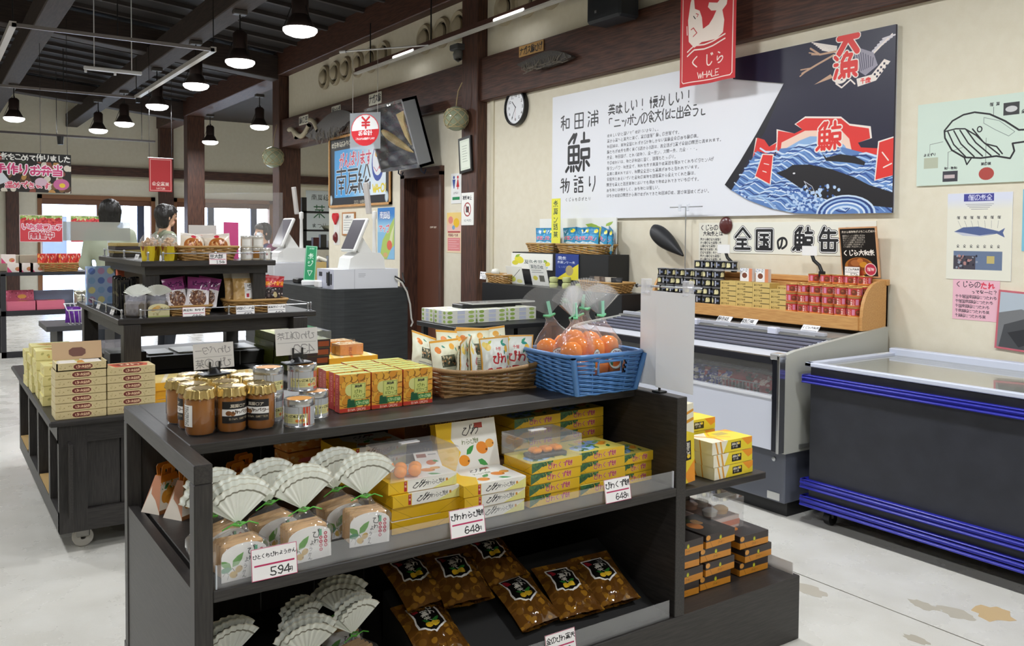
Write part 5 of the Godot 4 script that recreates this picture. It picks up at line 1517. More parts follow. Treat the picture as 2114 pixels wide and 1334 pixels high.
func front_unit() -> void:
	var u := thing("display_unit", "long charcoal wooden display unit with three shelves and an open side frame", "display unit")
	var x0 := 0.503
	var x1 := 2.083
	var e := 0.002
	# side frame with an opening, closed below the middle shelf
	part(u, "frame_post", lohi(V(x0, LOW, -2.042), V(x0 + 0.042, TOP - 0.045, -2.0), e), T.black_y)
	part(u, "frame_post", lohi(V(x0, LOW, -2.82), V(x0 + 0.042, TOP - 0.045, -2.778), e), T.black_y)
	part(u, "frame_rail", lohi(V(x0, TOP - 0.045, -2.82), V(x0 + 0.042, TOP, -2.0), e), T.black_z)
	part(u, "side_panel", lohi(V(x0 + 0.003, LOW, -2.778), V(x0 + 0.030, MID, -2.042)), T.black_z)
	# right side board
	part(u, "side_board", lohi(V(x1 - 0.045, LOW, -2.82), V(x1, TOP, -2.0), e), T.black_z)
	part(u, "top_shelf", lohi(V(x0 + 0.042, TOP - 0.027, -2.82), V(x1 - 0.045, TOP, -2.205), e), T.black_x)
	part(u, "middle_shelf", lohi(V(x0 + 0.042, MID - 0.028, -2.80), V(x1 - 0.045, MID, -2.0), e), T.black_x)
	for k in 8:
		var w := (x1 - x0 - 0.087) / 8.0
		part(u, "back_plank", lohi(V(x0 + 0.042 + k * w + 0.001, LOW, -2.82), V(x0 + 0.042 + (k + 1) * w - 0.001, TOP - 0.027, -2.80), 0.002), T.black_y)
	part(u, "plinth", lohi(V(x0, 0.0, -2.84), V(2.69, LOW, -2.0), e), T.black_x)
	part(u, "end_shelf", lohi(V(x1, 0.595, -2.70), V(2.605, 0.62, -2.095), e), T.black_x)
	part(u, "end_bracket", lohi(V(x1, 0.45, -2.40), V(2.50, 0.595, -2.38)), T.black_x)
	part(u, "end_back", lohi(V(x1, LOW, -2.84), V(2.69, 0.62, -2.82)), T.black_x)
	# clear guards along the shelf edges
	part(u, "shelf_guard", lohi(V(x0 + 0.05, MID, -2.012), V(x1 - 0.05, MID + 0.055, -2.010)), T.acrylic)
	part(u, "shelf_guard", lohi(V(1.2, LOW, -2.012), V(x1 - 0.06, LOW + 0.06, -2.010)), T.acrylic)
	part(u, "guard_end", lohi(V(x0 + 0.05, MID, -2.014), V(x0 + 0.053, MID + 0.055, -2.008)), T.acrylic_edge)
	part(u, "guard_end", lohi(V(x1 - 0.053, MID, -2.014), V(x1 - 0.05, MID + 0.055, -2.008)), T.acrylic_edge)
	part(u, "plinth_guard", lohi(V(2.672, LOW, -2.7), V(2.676, LOW + 0.045, -2.02)), clear(0.5, Color(0.92, 0.9, 0.88), 0.2))
	for x in [0.72, 1.62]:
		part(u, "shelf_pin_rail", lohi(V(x, LOW + 0.2, -2.795), V(x + 0.012, MID - 0.03, -2.79)), T.steel)

func sign_stand_card(at: Vector3, turn: float, tilt: float, w: float, h: float, lines: Array, label: String, rest: float) -> void:
	# a price sign seen from behind: the writing shows through, reversed
	var c := cv(w * 100, h * 100, 26, Color("d6d3ce"))
	var y := h * 12
	for s in lines:
		var size := minf(h * 40, w * 90 / String(s).length())
		c.text(s, w * 6, y, size, size * 0.09, Color("8d8a88"), Vector2(1.0, 0))
		y += h * 47
	c.rect(w * 4, h * 53, w * 92, 0.12, Color("9a9896"))
	c.im.flip_x()
	var t := thing("sign_holder", label, "sign holder", at, turn)
	var m := paper(c.tex(), 0.5)
	m.backlight_enabled = true
	m.backlight = Color(0.4, 0.4, 0.4)
	var p := part(t, "sign_card", board_z(w, h, 0.002), m, V(0, rest, 0.004))
	p.rotation.x = tilt
	part(t, "clip", lohi(V(-0.016, rest - 0.012, -0.008), V(0.016, rest + 0.004, 0.008), 0.002), T.black_plastic)
	for s in [-1, 1]:
		part(t, "prong", lohi(V(s * 0.014 - 0.002, rest, 0.003), V(s * 0.014 + 0.002, rest + 0.02, 0.008)), T.black_plastic)
	part(t, "neck", G.new().lathe([Vector2(0.022, 0.004), Vector2(0.008, 0.02), Vector2(0.006, rest - 0.01)], 10).mesh(), T.black_plastic)
	part(t, "foot", lohi(V(-0.04, 0, -0.025), V(0.04, 0.005, 0.025), 0.002), hexm("2f3338", 0.4))

func front_goods() -> void:
	var rng := RandomNumberGenerator.new()
	rng.seed = 12
	# ---- loquat butter jars
	var c := cv(22, 7, 20, Color("1a1818"))
	c.rect(0, 2.5, 8, 2.2, Color("ece9e4")).text("モモロア", 2.2, 0.9, 1.1, 0.16, Color("d9cdb8"), Vector2(1.0, 0)).ell(1.8, 3.8, 0.8, 0.8, Color("7a4a22")).ell(2.8, 4.0, 0.7, 0.7, Color("8f5a2a")).text("びわバター", 2.6, 2.9, 1.15, 0.17, Color("3a2a1c"), Vector2(0.98, 0)).text("BIWA BUTTER", 1.8, 5.3, 0.7, 0.09, Color("b9a98c"))
	c.rect(9, 0, 7, 7, Color("efede8"))
	for j in 10:
		c.text("名称びわジャム原材料千葉県産びわ砂糖".substr(j % 6, 9), 9.4, 0.4 + j * 0.64, 0.55, 0.07, Color("4a4a48"))
	c.rect(16.5, 0, 5.5, 7, Color("c9c9e6"))
	var lt := c.tex()
	var jar := thing("butter_jar", "", "jar")
	var amber := mat(Color("93590f"), 0.15)
	part(jar, "contents", G.new().lathe([Vector2(0, 0.004), Vector2(0.033, 0.004), Vector2(0.0365, 0.012), Vector2(0.0365, 0.092), Vector2(0.032, 0.1), Vector2(0, 0.1)], 24).mesh(), amber)
	part(jar, "glass", G.new().lathe([Vector2(0, 0), Vector2(0.034, 0), Vector2(0.0385, 0.008), Vector2(0.0385, 0.094), Vector2(0.033, 0.104), Vector2(0.033, 0.112)], 24).mesh(), clear(0.02))
	part(jar, "front_label", G.new().lathe([Vector2(0.0389, 0.028), Vector2(0.0389, 0.085)], 14, Vector3.ZERO, Rect2(0, 0, 8.0 / 22, 1), -1.05, 1.05).mesh(), paper(lt, 0.4))
	part(jar, "back_label", G.new().lathe([Vector2(0.0389, 0.026), Vector2(0.0389, 0.082)], 12, Vector3.ZERO, Rect2(9.1 / 22, 0, 6.8 / 22, 1), 1.75, 3.3).mesh(), paper(lt, 0.5))
	# gold foil lid with a crimped skirt
	var lid := G.new()
	lid.grid(48, 6, func(a: float, v: float) -> Vector3:
		var t := a * TAU
		var r: float = [0.0405, 0.0395, 0.037, 0.0365, 0.034, 0.02, 0.0][int(round(v * 6))]
		var y: float = [0.098, 0.104, 0.112, 0.119, 0.1225, 0.121, 0.12][int(round(v * 6))]
		var k := (1.0 - v) * 0.0028
		r += k * sin(t * 12.0)
		return V(sin(t) * r, y + k * 0.9 * sin(t * 17.0 + 1.0), cos(t) * r), Rect2(0, 0, 1, 1), true)
	part(jar, "lid", lid.mesh(), hexm("c9b074", 0.25, 0.85))
	var spots := [[0.600, -2.318, 2.2], [0.680, -2.312, 0.1], [0.757, -2.306, -0.8], [0.603, -2.405, -2.0], [0.690, -2.398, 0.9], [0.772, -2.392, 0.5], [0.592, -2.492, 1.1], [0.678, -2.487, -0.3], [0.764, -2.480, 2.0], [0.640, -2.575, 0.3], [0.735, -2.570, 0.8]]
	for s in spots:
		put(jar, V(s[0], TOP, s[1]), s[2], "gold-lidded jar of loquat butter in the cluster on the top shelf", "loquat butter jars")
	# ---- tea tins
	c = cv(26, 9, 18, Color("b4b7ba"))
	c.rect(0, 0, 26, 9, Color("b4b7ba"))
	c.rect(9.5, 0, 2.2, 9, Color("c4472c"))
	c.rect(2, 3.2, 8.8, 4.6, Color("d9d394")).text("びわの紅茶", 2.6, 3.7, 1.35, 0.17, Color("4a4a2c"), Vector2(1.1, 0))
	for j in 3:
		c.rect(3, 5.6 + j * 0.6, 3.6, 0.14, Color("8f8a5a"))
	c.loquat(8.0, 6.6, 0.75, 1.2, Color("e2762c")).loquat(9.4, 6.4, 0.75, 1.2, Color("e2862c")).leaf(8.4, 5.6, 1.0, -1.0, Color("4e6a36"))
	var tin := thing("tea_tin", "", "tin")
	var tm := paper(c.tex(), 0.28)
	part(tin, "label_band", G.new().lathe([Vector2(0.0412, 0.006), Vector2(0.0412, 0.064)], 24, Vector3.ZERO, Rect2(0, 0, 1, 1)).mesh(), tm)
	part(tin, "tin_body", G.new().lathe([Vector2(0.038, 0.002), Vector2(0.0425, 0.0), Vector2(0.0425, 0.004), Vector2(0.041, 0.005), Vector2(0.041, 0.068)], 28).mesh(), hexm("b9bcc0", 0.22, 0.85))
	part(tin, "lid", G.new().lathe([Vector2(0.042, 0.065), Vector2(0.0425, 0.067), Vector2(0.0425, 0.083), Vector2(0.0405, 0.0865), Vector2(0.037, 0.0845), Vector2(0, 0.0845)], 28).mesh(), hexm("c3c6ca", 0.2, 0.85))
	part(tin, "seal", G.new().lathe([Vector2(0.034, 0.0847), Vector2(0, 0.0852)], 20).mesh(), hexm("dd9a4a", 0.5))
	for s in [[0.857, -2.283, 0.0, -2.4, "standing alone before the tin stacks"], [0.808, -2.395, 0.0, -1.3, "under another tin beside the jars"], [0.808, -2.395, 0.0765, -1.1, "on top of the stack beside the jars"], [0.935, -2.372, 0.0, -1.0, "under another tin beside the drop tins"], [0.91, -2.40, 0.0765, -1.75, "on top of the stack beside the drop tins"], [0.72, -2.70, 0.0, 0.3, "at the back of the shelf behind the jars"]]:
		put(tin, V(s[0], TOP + s[2], s[1]), s[3], "silver loquat tea tin with red tape " + s[4]).scale.y = 0.88
	# ---- drop tins
	c = cv(24, 11.5, 20, Color("e9a03a"))
	rng.seed = 4
	for j in 46:
		var x := rng.randf() * 10
		var y := rng.randf() * 10
		c.ell(x, y, 1.35, 1.15, Color("8a5a1e"), rng.randf() * 3).ell(x - 0.1, y - 0.1, 1.2, 1.0, [Color("e6ac3e"), Color("d9922e"), Color("eebb52")][j % 3], rng.randf() * 3)
	c.rect(0, 10.3, 10, 1.2, Color("c23b2c")).text("BIWA DROPS", 2.6, 10.55, 0.75, 0.11, Color("f2d7c8"))
	c.P([2.4, 10.2, 2.6, 7.6, 4.6, 7.2, 5.2, 10.2], Color("1f5a3a")).rect(5, 8.2, 4.6, 1.6, Color("3f8a4a")).text("びわの里", 5.2, 8.5, 1.0, 0.14, Color("d8e8a8"))
	c.ell(3.4, 4.8, 1.6, 1.8, Color("d8d98a")).rect(3.6, 2.9, 4.8, 5.0, Color("d3d87c")).L([3.8, 3.1, 8.2, 3.1, 8.2, 7.7, 3.8, 7.7, 3.8, 3.1], 0.1, Color("4a5a20"))
	c.text("房州産", 4.9, 3.4, 0.8, 0.12, INK, Vector2(0.95, 0)).text("びわ", 4.7, 4.8, 1.2, 0.16, Color("6a7a2c"), Vector2(1.2, 0)).text("ドロップ", 4.2, 6.3, 0.95, 0.13, Color("5a6a24"))
	c.rect(10.5, 0, 3.5, 11.5, Color("b83430")).text("びわドロップス", 11.6, 1, 1.1, 0.13, Color("e8b0a4"), Vector2(0, 1.1))
	c.rect(14.5, 0, 9.5, 5, Color("c5cb4a")).rect(14.5, 5, 9.5, 6.5, Color("b9c048")).specks(14.5, 0, 9.5, 5, 20, 0.4, [Color("e0de8a"), Color("9aa83a")], 3)
	var drop: MeshInstance3D = solo("drop_tin", "", "tin", carton(0.100, 0.114, 0.034, 24, 11.5, {"f": [0, 0, 10, 11.5], "b": [0, 0, 10, 11.5], "l": [10.6, 0, 3.2, 11.5], "r": [10.6, 0, 3.2, 11.5], "t": [14.6, 0.2, 9, 4.6], "d": [15, 6, 2, 2]}), paper(c.tex(), 0.3))
	for j in 6:
		for i in 3:
			if i == 0 and j == 5:
				continue
			put(drop, V(1.058 + i * 0.106 + (0.004 * (j % 2)), TOP, -2.376 - j * 0.042 - (0.012 if i == 0 and j > 0 else 0.0)), rng.randf_range(-0.05, 0.05), "flat loquat drop tin with fruit print and lime lid, stood in rows", "loquat drop tins")
	# ---- wicker basket of milk candy bags
	var wb := thing("wicker_basket", "shallow brown wicker basket holding loquat candy bags on the top shelf", "basket", V(1.575, TOP, -2.52))
	basket(wb, 0.37, 0.23, 0.43, 0.27, 0.075, 11, 26, 0.0042, T.wicker, 0.018, 0.008)
	c = cv(28, 17, 18, Color("dfe3dc"))
	c.L([0.2, 0.3, 13.8, 0.3, 13.8, 16.7, 0.2, 16.7, 0.2, 0.3], 0.5, Color("dca23a"))
	c.ell(3, 3.2, 1.4, 1.4, Color("e6c45a")).ell(1.8, 2.4, 1, 1, Color("ead272")).leaf(3.6, 2.2, 2.2, -0.5, Color("b9bf3a")).leaf(9.4, 2.6, 2.6, 0.2, Color("2f8f86")).leaf(9.6, 2.6, 2.2, -0.8, Color("3a9a78")).leaf(11, 4.6, 2.0, 2.0, Color("2f7f6e")).ell(11.6, 4.4, 0.9, 1.2, Color("e2b43a")).leaf(12.6, 6.6, 2.2, 1.6, Color("2f8f76")).ell(12.6, 9.2, 0.7, 1.0, Color("c9a83a"))
	c.text("千葉", 6.2, 3.6, 1.2, 0.16, Color("c44a4a"), Vector2(1.1, 0))
	c.text("びわ", 4.2, 5.6, 3.6, 0.55, Color("b62f33"), Vector2(1.02, 0)).text("みるく", 2.0, 10.2, 3.6, 0.62, Color("b62f33"), Vector2(1.04, 0))
	c.rect(14, 0, 14, 17, Color("eef0d8")).L([14.3, 0.4, 27.7, 0.4], 0.7, Color("e8a83a")).loquat(17, 3.4, 1.4, 0.6, Color("ef8f3e")).ell(24, 2.6, 1.3, 1.1, Color("eeb24a")).leaf(19, 2, 1.8, 0.5, Color("4a9a86")).leaf(25.6, 3, 1.8, 1.2, Color("4a9a7e"))
	c.rect(17.6, 5.4, 7, 4, Color("5a5f4e")).specks(17.8, 5.6, 6.6, 3.6, 24, 0.6, [Color("b98a5a"), Color("2f332a"), Color("cfc6a8")], 8)
	for j in 8:
		c.rect(16.5, 10.6 + j * 0.7, 9 - (j % 3), 0.25, Color("9a9c9a"))
	var cm := paper(c.tex(), 0.35)
	var bags := []
	for k in 3:
		bags.append(solo("candy_bag", "", "candy bag", bag_mesh(0.135, 0.168, 0.034, 30 + k, 0.1 * (k - 1)), cm))
	var lab := "loquat milk candy bag facing forward in the wicker basket"
	var lab2 := "loquat milk candy bag turned back-side out in the wicker basket"
	for s in [[1, 1.625, -2.452, 0.12, 0.0, 0.10, 0], [0, 1.712, -2.465, -0.55, 0.02, 0.12, 0], [2, 1.497, -2.462, 0.85, 0.05, 0.02, 0], [1, 1.545, -2.478, 0.95, 0.1, 0.05, 0], [0, 1.45, -2.475, PI + 0.25, 0.0, -0.2, 1], [2, 1.39, -2.545, PI + 0.3, 0.35, -0.25, 1], [1, 1.50, -2.55, PI + 0.15, 0.12, -0.15, 1], [0, 1.595, -2.56, PI - 0.1, 0.02, -0.12, 1], [2, 1.68, -2.56, PI - 0.25, -0.1, -0.1, 1], [1, 1.60, -2.60, PI + 0.2, 0.1, -0.05, 1]]:
		var o := put(bags[s[0]], V(s[1], TOP + 0.012 + (0.02 if s[2] < -2.54 else 0.0), s[2]), s[3], lab2 if s[6] else lab, "back-side candy bags" if s[6] else "front-side candy bags")
		o.rotation.x = -s[5]
		o.rotation.z = s[4]
	# ---- blue plastic basket of jelly bags
	var bm := hexm("4f7fb8", 0.32)
	var bb := thing("plastic_basket", "blue woven plastic basket with a cut-out grip full of jelly bags", "basket", V(1.90, TOP, -2.325), 0.0)
	basket(bb, 0.262, 0.268, 0.325, 0.30, 0.132, 18, 20, 0.0043, bm, 0.0, 0.0075, true)
	var li := hexm("3f689c", 0.5)
	for s in [-1, 1]:
		part(bb, "liner", G.new().q(V(s * 0.126, 0.005, 0.128), V(s * 0.126, 0.005, -0.128), V(s * 0.156, 0.128, -0.144), V(s * 0.156, 0.128, 0.144)).mesh(), li)
	part(bb, "liner", G.new().q(V(-0.126, 0.005, -0.128), V(0.126, 0.005, -0.128), V(0.156, 0.128, -0.144), V(-0.156, 0.128, -0.144)).mesh(), li)
	part(bb, "liner", G.new().q(V(-0.126, 0.005, 0.128), V(0.126, 0.005, 0.128), V(0.14, 0.066, 0.136), V(-0.14, 0.066, 0.136)).mesh(), li)
	for s in [-1, 1]:
		part(bb, "corner_strip", G.new().tube([V(s * 0.128, 0.004, 0.13), V(s * 0.158, 0.128, 0.146)], 0.010, 6).mesh(), bm)
	var gp := []
	for q in [[-0.05, 0.068], [0.05, 0.07], [0.052, 0.112], [-0.052, 0.11], [-0.05, 0.068]]:
		gp.append(V(q[0] + 0.0, q[1], 0.137 + q[1] * 0.1))
	part(bb, "grip_rim", G.new().tube(gp, 0.005, 6).mesh(), bm)
	c = cv(9, 9, 26, Color("e9ece4"))
	c.ell(4.5, 4.5, 4.5, 4.5, Color("4a5a4e")).ell(4.5, 4.5, 4.25, 4.25, Color("eceee6")).ell(4.0, 5.6, 2.5, 2.2, Color("e8742c")).leaf(1.2, 4.4, 3.2, 1.2, Color("3a8a5a")).text("びわ", 2.6, 0.8, 1.5, 0.2, Color("6a3a4a"), Vector2(1.0, 0)).text("ゼリー", 5.2, 1.1, 1.1, 0.15, Color("6a3a4a"), Vector2(0.8, 0)).ell(7.3, 5.0, 0.9, 0.9, Color("d0405a"))
	var seal_m := paper(c.tex(), 0.3)
	var jb := thing("jelly_bag", "", "jelly bag")
	var orange := mat(Color("ef8418"), 0.12)
	var cup := G.new().lathe([Vector2(0, 0), Vector2(0.030, 0.0), Vector2(0.036, 0.01), Vector2(0.038, 0.03), Vector2(0.034, 0.05), Vector2(0.02, 0.062), Vector2(0, 0.066)], 16).mesh()
	for s in [[-0.034, 0.0, 0.02], [0.036, 0.0, 0.025], [0.0, 0.0, -0.04], [-0.03, 0.058, 0.0], [0.036, 0.06, -0.005]]:
		part(jb, "jelly_cup", cup, orange, V(s[0], s[1] + 0.004, s[2]))
	var fl := FastNoiseLite.new()
	fl.seed = 77
	fl.frequency = 9.0
	part(jb, "film", G.new().grid(28, 14, func(a: float, v: float) -> Vector3:
		var t := a * TAU
		var r := lerpf(0.078, 0.012, smoothstep(0.45, 1.0, v)) * (1.0 + 0.1 * sin(t * 5.0 + v * 6.0) * v)
		var q := V(sin(t) * r * 1.05, v * 0.205, cos(t) * r * 0.92)
		return q + V(1, 0.3, 1) * fl.get_noise_3dv(q) * 0.012, Rect2(0, 0, 1, 1), true).mesh(), T.cello)
	part(jb, "fan", G.new().grid(40, 5, func(a: float, v: float) -> Vector3:
		var s := a * 2.0 - 1.0
		var ang := s * 0.95
		var L := 0.006 + v * 0.105
		return V(sin(ang) * L, 0.203 + cos(ang) * L, 0.010 * v * (1.0 if int(a * 40) % 2 else -1.0))).mesh(), clear(0.16))
	part(jb, "tie", G.new().tube([V(-0.02, 0.208, 0.006), V(0, 0.202, 0.014), V(0.02, 0.206, 0.006), V(0, 0.202, -0.012), V(-0.02, 0.208, 0.006)], 0.0045, 6).mesh(), hexm("6fc48e", 0.4))
	part(jb, "tie_tail", lohi(V(0.0, 0.204, 0.01), V(0.012, 0.255, 0.012)), hexm("9fdcc0", 0.4))
	part(jb, "seal_sticker", G.new().lathe([Vector2(0.0365, 0), Vector2(0, 0.0008)], 24).moved(Transform3D(Basis(Vector3.RIGHT, PI / 2), V(0.0, 0.062, 0.081))).mesh(), seal_m)
	var sm: MeshInstance3D = jb.get_child(jb.get_child_count() - 1)
	var fg := G.new()
	for i in 24:
		var k := fg.v.size()
		for e in [[0.0, 0.0], [TAU * i / 24, 0.0365], [TAU * (i + 1) / 24, 0.0365]]:
			fg.v.append(V(sin(e[0]) * e[1], 0.062 + cos(e[0]) * e[1], 0.0825 - e[1] * e[1] * 3.0))
			fg.n.append(V(0, 0, 1))
			fg.uv.append(Vector2(0.5 + sin(e[0]) * e[1] / 0.073, 0.5 - cos(e[0]) * e[1] / 0.073))
		fg.ix.append_array([k, k + 1, k + 2])
	sm.mesh = fg.mesh()
	for s in [[1.955, 0.05, -2.285, 0.0, 0.06], [1.848, 0.05, -2.295, 0.5, 0.16], [1.855, 0.05, -2.39, -0.5, 0.22], [1.965, 0.04, -2.40, 2.5, -0.1], [1.905, 0.07, -2.345, 3.0, 0.1]]:
		var o := put(jb, V(s[0], TOP + s[1], s[2]), s[3], "clear gathered bag of orange loquat jelly cups in the blue basket", "loquat jelly bags")
		o.rotation.z = s[4]
	# a wilted bag lying over the basket edge
	# ---- clip stand with white sheets on the right side board
	var st := thing("sheet_stand", "black pole stand clipped with two blank white plastic sheets", "sign stand", V(2.062, TOP, -2.11))
	part(st, "pole", G.new().rod(V(0, 0, 0), V(0, 0.365, 0), 0.0045, 8).mesh(), T.black_plastic)
	part(st, "foot", lohi(V(-0.018, 0, -0.02), V(0.018, 0.006, 0.02), 0.002), T.black_plastic)
	part(st, "crossbar", G.new().rod(V(0.0, 0.358, -0.115), V(0.0, 0.362, 0.19), 0.004, 8).mesh(), T.steel)
	part(st, "bar_knob", G.new().lathe([Vector2(0, -0.008), Vector2(0.007, -0.004), Vector2(0.007, 0.004), Vector2(0, 0.008)], 8, V(0, 0.358, -0.117)).mesh(), T.black_plastic)
	part(st, "joint", bx(0, 0.19, 0, 0.014, 0.028, 0.014, 0.002), hexm("c9c88a", 0.4))
	for s in [[-0.09, 0.04, 0.0], [0.0, 0.176, 0.012]]:
		var sheet := G.new().grid(6, 6, func(a: float, v: float) -> Vector3: return V(-0.007 - s[2] + 0.004 * sin(a * 5.0) * (1 - v), 0.02 + v * 0.325, lerpf(s[0], s[1], a)))
		part(st, "white_sheet", sheet.mesh(), mat(Color("f4f5f8"), 0.35))
	for z in [-0.06, 0.135]:
		part(st, "clip", lohi(V(-0.024, 0.335, z - 0.014), V(0.006, 0.385, z + 0.014), 0.003), clear(0.35, Color(0.95, 0.95, 0.97), 0.1))
	# ---- mirrored signs on stands
	sign_stand_card(V(0.690, TOP + 0.1228, -2.515), 0.12, -0.12, 0.118, 0.073, ["びわバター", "びわの畑"], "clear-backed loquat butter sign on a black foot over the jars", 0.018)
	sign_stand_card(V(0.895, TOP + 0.1535, -2.402), 0.05, -0.1, 0.128, 0.076, ["びわの紅茶", "432"], "clear-backed loquat tea sign on a black foot over the tins", 0.026)
	mid_goods()
	low_goods()
	end_goods()

const LAYER := ["lowest", "second", "third", "fourth", "fifth", "sixth"]

func yokan_bag(fan_m: Material, lab_m: Material) -> Node3D:
	var t := thing("yokan_bag", "", "sweets bag")
	# slices of jelly standing in the film
	for k in 4:
		part(t, "yokan_piece", lohi(V(-0.052, 0.003, -0.034 + k * 0.017), V(0.052, 0.088, -0.020 + k * 0.017), 0.006), mat(Color("cfa673"), 0.3))
	var poly := PackedVector2Array([Vector2(-0.056, 0.002), Vector2(0.056, 0.002), Vector2(0.056, 0.062)])
	for i in 9:
		var a := PI * (i + 1) / 10.0
		poly.append(Vector2(cos(a) * 0.056, 0.062 + sin(a) * 0.026))
	poly.append(Vector2(-0.056, 0.062))
	part(t, "label_card", G.new().prism(poly, 0.038, 0.040).mesh(), lab_m)
	var fl := FastNoiseLite.new()
	fl.seed = 5
	fl.frequency = 11.0
	part(t, "film", G.new().grid(28, 12, func(a: float, v: float) -> Vector3:
		var q := rr(a, 0.128, 0.092, 0.01)
		var s := lerpf(1.0, 0.1, smoothstep(0.55, 1.0, v))
		q = V(q.x * s, 0.002 + v * 0.125, q.z * s)
		return q + V(1, 0.4, 1) * fl.get_noise_3dv(q) * 0.009, Rect2(0, 0, 1, 1), true).mesh(), T.cello)
	part(t, "paper_fan", G.new().grid(36, 6, func(a: float, v: float) -> Vector3:
		var s := a * 2.0 - 1.0
		var ang := s * 0.78
		var L := 0.008 + v * 0.098
		return V(sin(ang) * L, 0.122 + cos(ang) * L, 0.004 * v * sin(a * 50.0) + 0.03 * v)).mesh(), fan_m)
	part(t, "paper_fan", G.new().grid(30, 6, func(a: float, v: float) -> Vector3:
		var s := a * 2.0 - 1.0
		var ang := s * 0.7 - 0.28
		var L := 0.008 + v * 0.105
		return V(sin(ang) * L, 0.122 + cos(ang) * L, 0.004 * v * sin(a * 50.0) + 0.006 * v)).mesh(), fan_m)
	part(t, "paper_fan", G.new().grid(36, 6, func(a: float, v: float) -> Vector3:
		var ang := (a * 2.0 - 1.0) * 0.72 + 0.12
		var L := 0.008 + v * 0.108
		return V(sin(ang) * L, 0.122 + cos(ang) * L, 0.004 * v * sin(a * 50.0) - 0.014 * v)).mesh(), fan_m)
	var green := hexm("5fb845", 0.35)
	part(t, "tie", G.new().tube([V(-0.014, 0.124, 0.004), V(0, 0.121, 0.012), V(0.014, 0.124, 0.004), V(0, 0.123, -0.010), V(-0.014, 0.124, 0.004)], 0.0032, 6).mesh(), green)
	for s in [-1, 1]:
		part(t, "tie_end", G.new().tube([V(0, 0.122, 0.012), V(s * 0.02, 0.130, 0.018), V(s * 0.045, 0.118, 0.014)], 0.0018, 4).mesh(), green)
	return t

